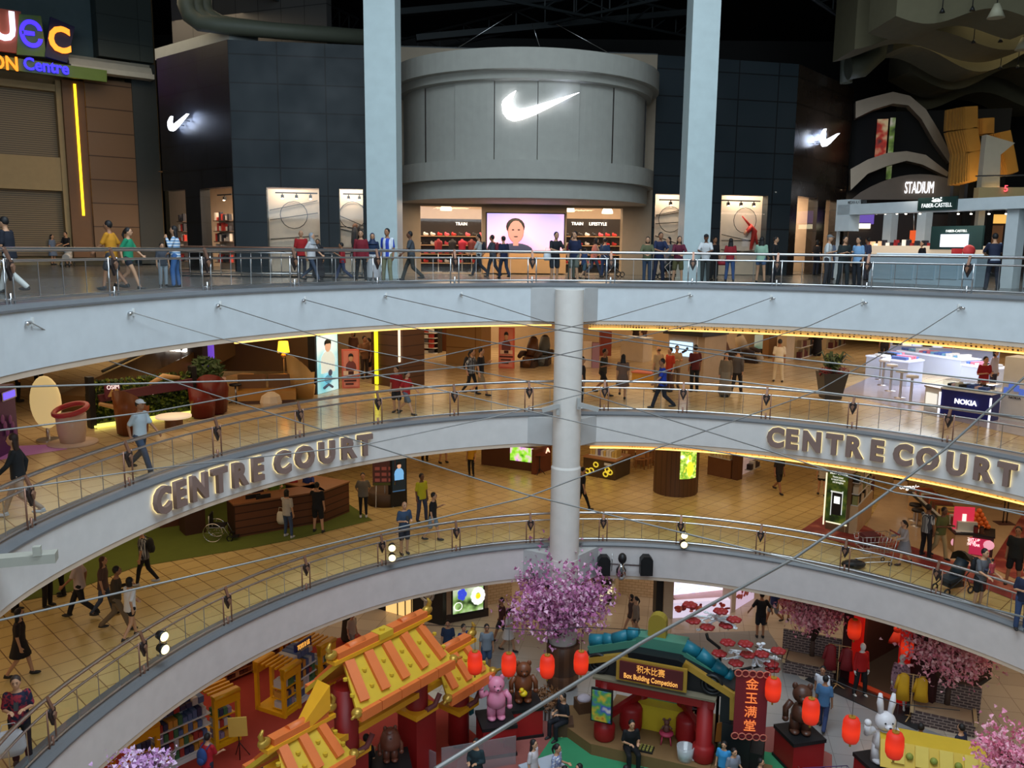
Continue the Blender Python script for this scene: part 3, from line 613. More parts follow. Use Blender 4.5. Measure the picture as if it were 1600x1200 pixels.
# ---- ducts, pipes, trusses under the roof
DUCT = mat('olive_duct', C(84, 88, 74), .6)
def pipe(pts, r, label, m=DUCT, name='duct', cat='duct', n=12): 
    o0 = Vector(pts[0]); mb = MB(); mb.tube([Vector(p) - o0 for p in pts], r, n); o = mb.build(name, m); o.location = o0; tag(o, label, cat); return o
for k in range(3):
    Y = 37 + k * .7; pipe([W(290 + 14 * k, -30, Y), W(290 + 14 * k, 8, Y), W(296 + 14 * k, 24 , Y), W(312 + 16 * k, 36, Y), W(345 + 10 * k, 40, Y), W(430, 48, Y + 1), W(590, 60, Y + 2)], .34, ['outermost', 'middle', 'innermost'][k] + ' of three bent olive ducts above the black store wall')
pipe([W(1370, -10, 42), W(1372, 45, 42), W(1366, 85, 42), W(1345, 103, 42), W(1325, 106, 42)], .55, 'thick grey bent duct hanging above the bronze corner wall')
pipe([W(1322, 130, 44), W(1325, 40, 44)], .3, 'upright grey duct riser behind the bronze corner wall')
STL = mat('dark_steel', C(52, 58, 60), .6)
def truss(p0, p1, h, label, n=10):
    p0, p1 = Vector(p0), Vector(p1); mb = MB(); up = Vector((0, 0, h)); d = p1 - p0; o0 = p0.copy(); p1 = p1 - o0; p0 = Vector((0, 0, 0))
    for q in (Vector((0, 0, 0)), up): mb.bar(p0 + q, p1 + q, .12)
    for k in range(n): a = p0 + d * k / n; b = p0 + d * (k + 1) / n; mb.bar(a, b + up, .06); mb.bar(a + up, a, .06)
    o = mb.build('roof_truss', STL); o.location = o0; tag(o, label, 'truss')
truss(W(640, -30, 38), W(1090, 60, 50), 1.2, 'dark steel roof truss falling to the right behind the drum'); truss(W(1070, -10, 40), W(620, 90, 56), 1.0, 'dark steel roof truss crossing behind the drum top')
truss(W(1230, -30, 38), W(1420, 100, 52), .6, 'dark steel ladder truss above the bronze corner wall'); truss(W(380, -25, 39), W(560, 60, 50), 1., 'dark steel roof truss over the left black wall')
for k, (a, b) in enumerate((((620, 20), (1070, -20)), ((650, 60), (1075, 20)))):
    mb = MB(); p, q = W(*a, 45), W(*b, 48); mb.bar((0, 0, 0), q - p, .5, .3); o = mb.build('roof_beam', STL); o.location = p; tag(o, ['dark beam in the roof nearest the drum top', 'higher dark beam in the roof above the drum'][1 - k], 'beam')
for a, b, Y, nm in (((715, 75), (800, 22), 36, 'left of the big tick sign'), ((843, 72), (832, 38), 36, 'rising from the middle of the drum top'), ((950, 82), (870, 38), 38, 'right of the big tick sign')):
    pipe([W(*a, Y), W(*b, Y)], .015, 'thin stay cable above the drum, ' + nm, STEEL, 'stay_cable', 'cable', 5)
# ---- wavy ceiling boards at the right
OL = mat('olive_board', C(104, 98, 74), .8)
for k, (Y, yb, x0, x1, amp) in enumerate(((33, 25, 1400, 1640, 12), (38, 62, 1335, 1640, 16), (42, 92, 1395, 1650, 20), (46, 122, 1420, 1660, 18), (50, 158, 1430, 1660, 14))):
    pts = []; n = 24
    for i in range(n + 1): x = x0 + (x1 - x0) * i / n; pts.append((x, yb + amp * math.sin(i / n * 2 * PI * 1.2 + k * 1.9)))
    poly = [(W(x, y, Y).x, W(x, y, Y).z) for x, y in pts]; top = 28.3 if k < 2 else poly[0][1] + 2.2 + .3 * k
    poly = poly + [(poly[-1][0], top), (poly[0][0], top)]; o0 = poly[0]
    mb = MB(); mb.prism([(a - o0[0], b - o0[1]) for a, b in poly], (0, 0, 0), (1, 0, 0), (0, 0, 1), -2.5); o = mb.build('wavy_ceiling_board', OL); o.location = (o0[0], Y, o0[1])
    tag(o, '%s olive ceiling board with a wavy lower edge, above the right shops' % ['nearest', 'second', 'third', 'fourth', 'farthest'][k], 'ceiling board')
def spot(px, py, Y, nm, big=False):
    p = W(px, py, Y); e = empty('ceiling_spot', p, nm, 'spotlight'); mb = MB(); r = .3 if big else .1
    mb.lathe([(r * .3, r * 1.6), (r, 0), (r * .9, 0)], n=14); mb.build('shade', BLACK if not big else cm((170, 165, 140)), e); mb = MB(); mb.lathe([(.0001, .03), (r * .85, .03)], n=14); mb.build('lamp', em((255, 240, 190), 4), e); mb = MB(); mb.tube([(0, 0, r * 1.5), (0, 0, 1.3)], .02, 6); mb.build('stem', BLACK, e)
spot(1556, 28, 32, 'big flared lamp under the nearest wavy ceiling board', True); spot(1598, 78, 36, 'big flared lamp cut by the right picture edge', True)
for i, (x, y, Y, nm) in enumerate(((1472, 20, 32.5, 'left spot of the upper ceiling track'), (1519, 17, 32.5, 'right spot of the upper ceiling track'), (1521, 68, 37, 'left spot of the second ceiling track'), (1563, 66, 37, 'right spot of the second ceiling track'), (1563, 108, 41, 'left spot of the lowest ceiling track'), (1590, 107, 41, 'right spot of the lowest ceiling track'))): spot(x, y, Y, 'small black ' + nm)
area('left_wall_fill', (-17, 40, 25), 8, 8, 420, (1, .8, .55))  # added warm fill, no fitting of its own; brightens the brown left frontage
area('right_gallery_light', (24, 40, 24), 10, 8, 260, (1, .85, .5))
# ---- STADIUM shop with wave arches
wS = Wall((18.1, 46.6), (24.5, 44.8))
mb = MB(); wS.lbox(mb, -.5, wS.L + 1, L3Z, 21.5, -1.2, -1.0); tag(wS.build(mb, 'wall_arch_shop', cm((12, 12, 14), .8)), kind='structure')
TAU = mat('taupe_metal', C(150, 132, 112), .35, .4)
def arch(pts_top, pts_bot, label):
    a = [wS.uz(x, y, .5) for x, y in pts_top]; b = [wS.uz(x, y, .5) for x, y in pts_bot]; o = wS.hit(pts_top[0][0], pts_top[0][1], .5)
    e = empty('wave_arch', o, label, 'arch'); mb = MB()
    for (p, q, r, s_) in zip(a, a[1:], b, b[1:]): mb.prism([p, q, s_, r], (0, .0, 0), (1, 0, 0), (0, 0, 1), .8)
    wS.build(mb, 'blade', TAU, e)
arch([(1336, 160), (1365, 152), (1394, 145), (1420, 151), (1445, 172), (1465, 205), (1483, 240)], [(1336, 186), (1365, 172), (1394, 163), (1418, 166), (1438, 187), (1458, 222), (1481, 255)], 'upper taupe wave arch above the STADIUM sign')
arch([(1328, 265), (1355, 250), (1385, 240), (1415, 237), (1445, 243), (1480, 270)], [(1328, 298), (1355, 272), (1385, 260), (1415, 252), (1440, 258), (1478, 277)], 'lower taupe wave arch above the STADIUM sign')
for x0, y0, x1, y1, cols, nm in ((1369, 186, 1386, 246, [C(40, 40, 40), C(200, 50, 30), C(230, 200, 150)], 'red and white'), (1388, 184, 1396, 280, [C(30, 40, 30), C(120, 150, 60), C(220, 210, 190)], 'green and cream')):
    e = wS.ent('hanging_poster', (x0 + x1) / 2, y1, -.5, 'tall %s sports poster behind the wave arches' % nm, 'poster'); mb = MB(); wS.pbox(mb, x0, y0, x1, y1, -.6, -.5); wS.build(mb, 'print', blotch_mat('poster' + nm[:3], cols, 1.6, .5, .25), e)
mb = MB()
e = wS.ent('arched_shop_sign', 1436, 300, 1.0, 'taupe arched fascia with white lit STADIUM lettering', 'sign')
pts = [(1330 + 215 * t, 312 - 40 * math.sin(PI * t) ** .8) for t in [i / 14 for i in range(15)]]; mb.prism([wS.uz(x, y, 1.0) for x, y in pts], (0, -.8, 0), (1, 0, 0), (0, 0, 1), .2); wS.build(mb, 'fascia', mat('taupe_fascia', C(120, 104, 90), .6), e)
wS.text('lettering', 'STADIUM', 1414, 1459, 294, 19, em((245, 248, 255), 1.6), 1.05, e, .03, .0)
# gold ribbed columns and folded white panel
RIB = mat('gold_slats', C(190, 140, 66), .45, .3)
def ribbed(poly_px, Y, label, dx=.14):
    pts = [W(x, y, Y) for x, y in poly_px]; o0 = pts[0]; k = len(pts) // 2; n = 15; dx *= 1.5; e = empty('slatted_sculpture', o0, label, 'sculpture'); mb = MB()
    L_ = pts[:k]; R_ = pts[k:][::-1]
    for i in range(n):
        t = i / (n - 1)
        for a in range(k - 1):
            p = L_[a].lerp(R_[a], t) - o0; q = L_[a + 1].lerp(R_[a + 1], t) - o0; dy = -.8 * math.sin(PI * t); mb.bar(p + Vector((0, dy, 0)), q + Vector((0, dy, 0)), dx, .5)
    mb.build('slats', RIB, e); lo = min(p.z for p in pts); xm = sum((p.x for p in pts)) / len(pts); mb = MB(); mb.box(xm - o0.x, .3, L3Z - o0.z, .3, .3, lo - L3Z + .6); mb.build('support', BLACK, e)
ribbed([(1486, 172), (1484, 205), (1494, 240), (1490, 290), (1523, 278), (1520, 240), (1516, 205), (1515, 170)], 42, 'tall gold slatted sculpture beside the wave arches')
ribbed([(1518, 188), (1518, 212), (1538, 212), (1539, 189)], 43, 'short gold slatted block above the folded white panel', .12); ribbed([(1548, 210), (1553, 245), (1556, 278), (1575, 268), (1568, 240), (1560, 209)], 42, 'slim gold slatted sculpture right of the folded white panel', .12)
area('sculpture_light', (22, 40, 16.8), 1, 1, 60, (1, .7, .3), (PI, 0, 0))
mb = MB(); Y = 40; P = [W(x, y, Y) for x, y in ((1534, 212), (1578, 225), (1556, 243), (1554, 300), (1525, 300))]; o0 = P[0]; mb.prism([((p - o0).x, (p - o0).z) for p in P], (0, 0, 0), (1, 0, 0), (0, 0, 1), .4); mb.box((P[4] - o0).x + .4, .2, L3Z - o0.z, .3, .3, P[4].z - L3Z + .3); o = mb.build('folded_panel', mat('folded_white', C(190, 180, 160), .6)); o.location = o0; tag(o, 'white folded pointed panel in front of the gold slats', 'panel')
# upper right balcony
e = empty('upper_balcony', W(1570, 300, 39), 'glass fronted upper balcony above the white pen kiosk', 'balcony'); mb = MB(); a = W(1525, 302, 39) - e.location; b = W(1640, 302, 39) - e.location; mb.bar(a, b, .4, .5); mb.build('edge', cm((196, 170, 120)), e)
mb = MB(); a2 = W(1525, 275, 39) - e.location; b2 = W(1640, 273, 39) - e.location; mb.quad(a, b, b2, a2); mb.build('glass_panel', GLASS, e); mb = MB(); mb.bar(a2, b2, .06); mb.build('handrail', STEEL, e)
text_obj('shop_number', '5', .4, em((240, 80, 90), 2), e, Matrix.Translation(W(1572, 295, 38.7) - e.location) @ Matrix.Rotation(PI / 2, 4, 'X'))
# ---- pen kiosk
kp, kq = G(1312, 438, L3Z), G(1600, 452, L3Z); wK = Wall((kp.x, kp.y), (kq.x + 3, kq.y + 3 * (kq.y - kp.y) / (kq.x - kp.x)))
WPAINT = mat('kiosk_white', C(205, 212, 214), .4)
e = wK.ent('pen_kiosk', 1450, 440, 0, 'white open kiosk with glass counters and a dark green name board', 'kiosk', z=L3Z)
mb = MB(); wK.pbox(mb, 1309, 312, 1640, 330, -.5, .1); wK.build(mb, 'header_beam', WPAINT, e)
mb = MB(); wK.pbox(mb, 1306, 312, 1327, 361, -.5, .1); wK.build(mb, 'header_end', WPAINT, e)
for i, (x, y0, o) in enumerate(((1393, 330, -4.2), (1446, 330, -4.2), (1590, 322, -.3), (1310, 361, -.3))):
    u, zt = wK.uz(x, y0, o); mb = MB(); mb.box(u, -o, L3Z, .42 if i < 3 else .1, .42 if i < 3 else .1, zt - L3Z + .3); wK.build(mb, 'post', WPAINT, e)
mb = MB(); wK.pbox(mb, 1434, 308, 1494, 328, .1, .2); g_ = wK.build(mb, 'name_board', cm((22, 52, 46), .5), e); wK.text('lettering', 'FABER-CASTELL', 1440, 1487, 321, 6.5, em((245, 248, 245), 1.1), .22, e, .004)
mb = MB(); u, z = wK.uz(1464, 314, .22)
for s_ in (-1, 1): mb.ball(u + s_ * .08, -.23, z, .1, .02, .04); mb.bar((u + s_ * .2, -.23, z), (u + s_ * .02, -.23, z + .08), .025); mb.ball(u + s_ * .16, -.23, z + .1, .03, .02, .03)
wK.build(mb, 'emblem', em((240, 245, 240), 1.4), e)
wK.text('side_lettering', 'MEDAN ALAT TULIS', 1325, 1354, 316, 5, cm((90, 96, 100)), .12, e, .005)
mb = MB(); wK.pbox(mb, 1358, 398, 1525, 447, -.7, .0); wK.build(mb, 'counter', mat('counter_blue_grey', C(168, 186, 196), .35), e)
mb = MB()
for x0, x1 in ((1362, 1392), (1395, 1425), (1429, 1459), (1463, 1495), (1499, 1520)): wK.pbox(mb, x0, 412, x1, 436, .0, .03)
wK.build(mb, 'door_panel', mat('panel_blue_grey', C(150, 172, 184), .3), e)
mb = MB(); wK.pbox(mb, 1370, 396, 1520, 399, -.65, -.05); wK.build(mb, 'display_tray', em((210, 225, 235), .5), e)
mb = MB(); wK.pbox(mb, 1350, 384, 1525, 398, -3.6, -3.0); wK.build(mb, 'rear_counter', em((240, 215, 185), .45), e)
mb = MB(); wK.pbox(mb, 1454, 353, 1535, 390, -2.9, -2.8); wK.build(mb, 'green_board', cm((26, 58, 56)), e); mb = MB(); wK.pbox(mb, 1469, 366, 1512, 386, -2.8, -2.75); wK.build(mb, 'screen', em((215, 220, 235), 1.3), e); wK.text('board_lettering', 'FABER-CASTELL', 1478, 1511, 361, 4, em((220, 225, 220), 1.), -2.76, e, .01)
def kiosk_goods():
    a, b, _, z = wK.rect(1352, 388, 1520, 398, -3.0); rr = random.Random(4); cols = [em((240, 225, 205), .9), cm((190, 50, 50)), cm((60, 60, 70)), em((250, 200, 150), .7)]; mb = MB(); z = wK.uz(1440, 384, -3)[1]; u = a
    while u < b: mb.mi = rr.randrange(4); mb.box(u, 3.2, z, .12, .2, rr.uniform(.08, .28)); u += .2
    o = wK.build(mb, 'goods', cols, e); o['kind'] = 'stuff'
    for x in (1338, 1358, 1372, 1386, 1404, 1418, 1440, 1500, 1520, 1548, 1575):
        u, z = wK.uz(x, 333, -.7); mb = MB(); mb.tube([(u, .7, z + .12), (u, .62, z - .02)], .05, 8); mb.mi = 1; mb.ball(u, .61, z - .03, .045, .045, .03); wK.build(mb, 'spotlight', [BLACK, em((255, 245, 225), 4)], e)
kiosk_goods()
mb = MB(); wK.pbox(mb, 1600, 398, 1640, 450, -.7, 0.); wK.build(mb, 'side_counter', mat('counter_blue_grey'), e)
for i, (x, y, o, r, nm) in enumerate(((1514, 392, -1, .22, 'round red bag on the pen kiosk counter'), (1495, 394, -1, .16, 'small red box on the pen kiosk counter'))):
    p = wK.hit(x, y, o); mb = MB(); mb.ball(0, 0, 0, r, r * .8, r) if i == 0 else mb.box(0, 0, -.12, .3, .2, .25); q = mb.build('red_bag' if i == 0 else 'red_box', cm((220, 60, 60))); q.location = p; tag(q, nm, 'bag' if i == 0 else 'box')
e2 = wK.ent('orange_hanging_sign', 1427, 365, -4, 'orange rectangular hanging sign behind the kiosk staff', 'sign'); mb = MB(); wK.pbox(mb, 1421, 360, 1435, 385, -4.1, -4); wK.build(mb, 'board', em((230, 90, 40), .6), e2); mb = MB(); a = wK.uz(1428, 325, -4); b = wK.uz(1428, 360, -4); mb.tube([(a[0], 4, a[1]), (b[0], 4, b[1])], .02, 6); wK.build(mb, 'rod', STEEL, e2)
area('kiosk_light', tuple(wK.at(4, L3Z + 3.3, -2)), 5, 2, 120, (1, .9, .8))
# shopfronts behind the kiosk
wK2 = Wall((17.9, 44.5), (30, 43.0))
mb = MB(); wK2.pbox(mb, 1325, 335, 1640, 425, -.4, -.2); tag(wK2.build(mb, 'wall_shop_row', cm((50, 36, 32), .5)), kind='structure')
for i, (x0, y0, x1, y1, c, s_, nm) in enumerate(((1327, 328, 1366, 350, (120, 90, 190), .5, 'purple lit shop window left of the kiosk post'), (1327, 349, 1360, 357, (250, 240, 200), 2.2, 'bright cream strip light in the shop left of the kiosk post'), (1540, 335, 1585, 349, (235, 180, 90), 1., 'amber lit shop ceiling behind the kiosk right side'), (1549, 352, 1566, 395, (120, 80, 50), .3, 'brown display niche behind the kiosk right side'))):
    e = wK2.ent('lit_shopfront', (x0 + x1) / 2, y1, 0, nm, 'shopfront'); mb = MB(); wK2.pbox(mb, x0, y0, x1, y1, -.2, 0); wK2.build(mb, 'light_panel', em(c, s_), e); mb = MB(); wK2.pbox(mb, x0 - 1, y0 - 1, x1 + 1, y0, -.2, .1); wK2.build(mb, 'frame', BLACK, e)
# ---- second railing round the rear opening, left
e = empty('rear_railing', W(430, 430, 31), 'brown topped steel railing round a rear opening, left of the square pillar', 'railing'); O = e.location
A = [G(292, 430, L3Z), G(345, 441, L3Z) , G(568, 441, L3Z)]; A = [Vector((-13.2, 33.5, L3Z)), Vector((-12.2, 31.2, L3Z)), Vector((-5.6, 31.6, L3Z))]
for hh, r, m, nm in ((1.08, .045, BRONZE, 'handrail'), (.9, .025, STEEL, 'upper_rail'), (.15, .025, STEEL, 'lower_rail')): mb = MB(); mb.tube([a + Vector((0, 0, hh)) - O for a in A], r, 8); mb.build(nm, m, e)
mb = MB()
for a, b in zip(A, A[1:]):
    n = int((b - a).length / .35)
    for i in range(n + 1): p = a.lerp(b, i / n) - O; mb.tube([p + Vector((0, 0, .05)), p + Vector((0, 0, .9))], .018, 5)
q = mb.build('baluster', STEEL, e); q['kind'] = 'stuff'
mb = MB(); mb.box(0, 0, .02, 7, 4.2, .03); o = mb.build('trim_rear_opening', cm((20, 20, 22), .4)); o.location = (-9, 33.8, L3Z); tag(o, kind='structure')
# ---- wires across the court
WIRE = mat('wire_steel', (.28, .27, .26), .5, .6)
def wire(pts, label):
    P = [W(x, y, Y) for x, y, Y in pts]; o0 = P[0].copy(); mb = MB(); mb.tube([p - o0 for p in P], .012 if len(P) < 9 else .024, 5); o = mb.build('wire', WIRE); o.location = o0; tag(o, label, 'wire')
def anchored(px, py, pts, label, lv=3):
    d = ring_x(px, LEV[lv] - .5); p = RP(d, -.04, 0); Y = p.y
    e = empty('wire_bracket', W(px, py, Y), 'small steel hook on the fascia, ' + label[1], 'hook'); mb = MB(); mb.tube([(0, .05, 0), (0, -.12, 0), (0.05, -.16, -.03)], .03, 6); mb.build('hook', STEEL, e); mb = MB(); mb.box(0, .03, -.08, .1, .03, .16); mb.build('plate', WHITE, e)
    wire([(px, py, Y - .15)] + pts, label[0])
TOPW = [(47, 503, [(145, 556, 17.5), (480, 664, 15.5), (820, 772, 13), (1210, 868, 10.5), (1640, 974, 8.5)], 'at the far left of the top fascia'), (206, 488, [(345, 529, 20), (840, 645, 16), (1045, 693, 15), (1330, 742, 12.5), (1640, 814, 10)], 'second from the left on the top fascia'), (342, 476, [(560, 545, 21), (900, 610, 18), (1195, 702, 14.5), (1400, 770, 12.5), (1640, 806, 11)], 'third from the left on the top fascia'), (475, 468, [(622, 508, 21), (1000, 577, 16), (1640, 657, 10)], 'fourth from the left on the top fascia'), (602, 462, [(770, 500, 21), (1180, 563, 15), (1640, 625, 10)], 'fifth from the left on the top fascia'), (720, 460, [(860, 505, 22), (1100, 545, 17), (1640, 605, 10)], 'just left of the round column on the top fascia'),
    (1078, 461, [(950, 498, 22), (560, 585, 16), (240, 643, 12.5), (-30, 676, 10)], 'first right of the round column on the top fascia'), (1206, 465, [(1105, 502, 22), (850, 560, 18), (560, 590, 14), (-30, 606, 9)], 'second right of the round column on the top fascia'), (1349, 472, [(1265, 509, 20), (1000, 592, 18.5), (770, 652, 17), (560, 697, 15.5), (225, 734, 13), (-30, 772, 10)], 'third right of the round column on the top fascia'), (1500, 480, [(1437, 520, 19), (1275, 612, 17), (1025, 701, 15), (820, 778, 13), (400, 877, 10), (-30, 976, 7.5)], 'at the far right of the top fascia')]
for px, py, pts, nm in TOPW: anchored(px, py, pts, ('thin steel wire fastened ' + nm, nm))
wire([(680, 1202, 7), (800, 1129, 8), (1005, 1003, 10), (1195, 898, 12), (1240, 873, 12.5), (1350, 797, 13.5), (1478, 701, 15), (1600, 590, 17), (1640, 556, 17.5)], 'thick pale cable running up to the right edge in front of everything')
# ================================================================ SHARED FURNITURE BUILDERS
def fwall(x0, y0, x1, y1, lv):
    a, b = floor_at(x0, y0, lv), floor_at(x1, y1, lv); return Wall((a.x, a.y), (b.x, b.y))
def zpx(px, py, Y): return W(px, py, Y).z
def block(name, x0, y0, x1, y1, lv, yt, depth, m, label, cat, group=None, parts=None, top=None, kind=None):
    """box standing on a floor: front base edge from (x0,y0) to (x1,y1), top of the front at yt"""
    w = fwall(x0, y0, x1, y1, lv); z0 = LEV[lv]; zt = w.uz((x0 + x1) / 2, yt)[1]; h = zt - z0
    if kind: e = None
    else: e = empty(name, (*(w.P + w.u * w.L / 2).xy, z0), label, cat, group)
    mb = MB(); w.lbox(mb, 0, w.L, z0 + .002, zt, -depth, 0); o = w.build(mb, 'body' if e else name, m, e)
    if kind: tag(o, kind=kind)
    if top: mb = MB(); w.lbox(mb, -.03, w.L + .03, zt, zt + .05, -depth - .03, .03); w.build(mb, 'top', top, e)
    return e, w, z0, zt
def panel(w, e, name, x0, y0, x1, y1, m, off=.02, th=.02):
    mb = MB(); w.pbox(mb, x0, y0, x1, y1, off - th, off); return w.build(mb, name, m, e)
def lightbox(x0, y0, x1, y1, lv, yt, pic, label, th=.25, glow=None, cat='light box', name='advert_light_box', frame=BLACK, margin=3):
    e, w, z0, zt = block(name, x0, y0, x1, y1, lv, yt, th, frame, label, cat)
    xm = (x0 + x1) / 2; panel(w, e, 'lit_picture', x0 + margin, yt + margin, x1 - margin, (y0 + y1) / 2 - margin * 2, pic); return e, w
def dense_shelf(w, e, u0, u1, z0, z1, rows, cols, off=0, depth=.3, seed=1, sz=.14, hmax=.8, board=None):
    """rows of small goods on boards, one part of kind stuff"""
    rr = random.Random(seed); mb = MB(); H = (z1 - z0) / rows
    for k in range(rows): w.lbox(mb, u0, u1, z0 + k * H, z0 + k * H + .03, off - depth, off)
    w.build(mb, 'shelf_board', board or WHITE, e); mb = MB()
    for k in range(rows):
        u = u0 + sz * .6
        while u < u1 - sz * .5:
            mb.mi = rr.randrange(len(cols)); mb.box(u, -(off - depth * .45), z0 + k * H + .03, sz * .85, depth * .7, H * rr.uniform(.45, hmax)); u += sz
    o = w.build(mb, 'goods', cols, e); o['kind'] = 'stuff'
def face_poster(w, e, x0, y0, x1, y1, bg, skin, shirt, off=.03, hair=BLACK):
    """a portrait picture: ground, shoulders, head, hair"""
    panel(w, e, 'print', x0, y0, x1, y1, bg, off)
    u0, u1, z0, z1 = w.rect(x0, y0, x1, y1, off + .01); H = z1 - z0; Wd = u1 - u0; u = (u0 + u1) / 2; mb = MB(); y = -(off + .012)
    mb.mi = 2; mb.ball(u, y, z1 - H * .47, Wd * .36, .012, H * .2, 12, 6); mb.box(u, y, z1 - H * .66, Wd * .66, .02, H * .2)
    mb.mi = 0; mb.ball(u, y - .012, z1 - H * .2, Wd * .15, .012, H * .1, 12, 6); mb.mi = 1; mb.ball(u, y - .01, z1 - H * .145, Wd * .17, .012, H * .075, 12, 6); mb.ball(u, y - .026, z1 - H * .12, Wd * .15, .01, H * .035, 12, 6)
    w.build(mb, 'pictured_person', [skin, hair, shirt], e)
def tube_obj(pts, r, m, name, parent, n=6): mb = MB(); mb.tube(pts, r, n); return mb.build(name, m, parent)
def aim(lx, ly): return math.atan2(ly, lx)
def dining_chair(px, py, lv, rz, label, m, group=None):
    e = empty('dining_chair', floor_at(px, py, lv), label, 'chair', group, rz)
    mb = MB(); mb.box(0, 0, .43, .42, .42, .05); mb.build('seat', m, e)
    mb = MB(); mb.box(0, .2, .55, .4, .04, .36); mb.build('backrest', m, e)
    for a in (-.18, .18):
        for b in (-.18, .18): mb = MB(); mb.tube([(a, b, 0), (a * .95, b * .95, .8 if b > 0 else .44)], .018, 6); mb.build('leg', m, e)
def tub_chair(px, py, lv, rz, label, m, sc=1., base=None):
    """lounge seat: rounded shell with arms"""
    e = empty('lounge_chair', floor_at(px, py, lv), label, 'chair', None, rz)
    mb = MB(); mb.lathe([(.28, 0), (.33, .12), (.36, .36), (.3, .42), (.01, .44)], n=18); mb.build('seat', m, e)
    mb = MB(); n = 12; H = 1.0 * sc
    outer = [(.42 * math.cos(a), .42 * math.sin(a), .62 * sc + (H - .62 * sc) * max(0, math.sin(a)) ** .8) for a in [PI * (-.12 + 1.24 * i / n) for i in range(n + 1)]]
    vs = []
    for x, y, z in outer: vs += [Vector((x * .85, y * .85, .05)), Vector((x, y, z)), Vector((x * .82, y * .82, z - .02)), Vector((x * .72, y * .72, .3))]
    fs = []
    for i in range(n):
        for j in range(4): fs.append((i * 4 + j, i * 4 + (j + 1) % 4, (i + 1) * 4 + (j + 1) % 4, (i + 1) * 4 + j))
    fs += [(0, 1, 2, 3), tuple(n * 4 + j for j in (3, 2, 1, 0))]; mb._add(vs, fs, True); mb.build('backrest', m, e)
    e.scale = (sc, sc, sc); return e
def massage_chair(px, py, lv, rz, label, m, m2):
    e = empty('massage_chair', floor_at(px, py, lv), label, 'chair', None, rz)
    mb = MB(); mb.box(0, -.05, .3, .5, .6, .16); mb.build('seat', m, e)
    mb = MB(); mb.tube([(0, .2, .4), (0, .42, .85), (0, .55, 1.2)], [.26, .27, .2], 12); mb.build('backrest', m, e)
    mb = MB(); mb.ball(0, .55, 1.2, .17, .1, .14); mb.build('head_cushion', m2, e)
    for s_ in (-1, 1):
        mb = MB(); mb.tube([(s_ * .36, .35, .55), (s_ * .38, 0, .6), (s_ * .38, -.4, .5)], [.14, .13, .1], 10); mb.build('armrest', m2, e)
    mb = MB(); mb.tube([(0, -.38, .38), (0, -.62, .12)], [.2, .17], 10); mb.build('leg_rest', m, e)
    mb = MB(); mb.box(0, 0, 0, .66, .9, .3); mb.build('base', m2, e)
def stool(px, py, lv, label, group, h=.75, m=WHITE):
    e = empty('bar_stool', floor_at(px, py, lv), label, 'stool', group)
    mb = MB(); mb.lathe([(.0001, h + .09), (.2, h + .08), (.21, h), (.01, h - .01)], n=18); mb.build('seat', m, e)
    mb = MB(); mb.cyl(0, 0, .02, .045, h); mb.build('pedestal', STEEL, e); mb = MB(); mb.lathe([(.2, 0), (.2, .02), (.01, .04)], n=18); mb.build('base', STEEL, e)
def leaf_ball(mb, c, r, n, rr, size=.12, flat=.6):
    for _ in range(n):
        v = Vector((rr.gauss(0, 1), rr.gauss(0, 1), rr.gauss(0, 1))).normalized() * r * rr.uniform(.5, 1); p = Vector(c) + Vector((v.x, v.y, v.z * flat + 0))
        t = Vector((rr.gauss(0, 1), rr.gauss(0, 1), rr.gauss(0, 1))).normalized(); b = t.orthogonal().normalized(); s = size * rr.uniform(.6, 1.2)
        mb._add([p - t * s, p + b * s * .35, p + t * s, p - b * s * .35], [(0, 1, 2, 3)])
# ================================================================ MIDDLE GALLERY (level two)
CREAM = cm((214, 190, 156), .7); WOODD = wall_tile('dark_walnut', C(84, 54, 34), C(78, 50, 32), C(50, 30, 18), 6, .4); BROWNC = cm((92, 56, 30), .5)
def backwall(name, x0, y0, x1, y1, lv, zt, m, th=.3):
    w = fwall(x0, y0, x1, y1, lv); mb = MB(); w.lbox(mb, 0, w.L, LEV[lv], zt, -th, 0); o = tag(w.build(mb, name, m), kind='structure'); return w
Z2T = 11.55
w2a = backwall('wall_osim_back', -60, 560, 330, 545, 2, Z2T, cm((92, 70, 50), .8))
w2b = backwall('wall_shop_back', 520, 545, 1150, 540, 2, Z2T, CREAM)
backwall('wall_booth_side', 1125, 560, 1225, 545, 2, Z2T, CREAM)
w2c = backwall('wall_corridor_left', 1200, 560, 1330, 512, 2, Z2T, cm((150, 112, 70)))
for i, (x, yb, nm) in enumerate(((1234, 565, 'nearest'), (1286, 541, 'middle'), (1315, 532, 'farthest'))):
    e, w, z0, zt = block('shop_pier', x - 7, yb, x + 6, yb - 2, 2, yb - 70, .5, CREAM, nm + ' cream pier of the shops along the receding corridor', 'pier')
for i, (x0, x1, yb) in enumerate(((1240, 1266, 560), (1290, 1312, 545))):
    e, w, z0, zt = block('glass_shopfront', x0, yb, x1, yb - 8, 2, yb - 36, .3, em((150, 120, 80), .3), ['nearer', 'farther'][i] + ' glass shopfront with hanging goods along the receding corridor', 'shopfront'); dense_shelf(w, e, 0, w.L, z0, zt, 2, [cm((60, 70, 70)), cm((150, 130, 100)), cm((90, 40, 40))], .35, .3, 5, .3)
backwall('wall_corridor_right', 1380, 540, 1640, 556, 2, Z2T, cm((150, 120, 84)))
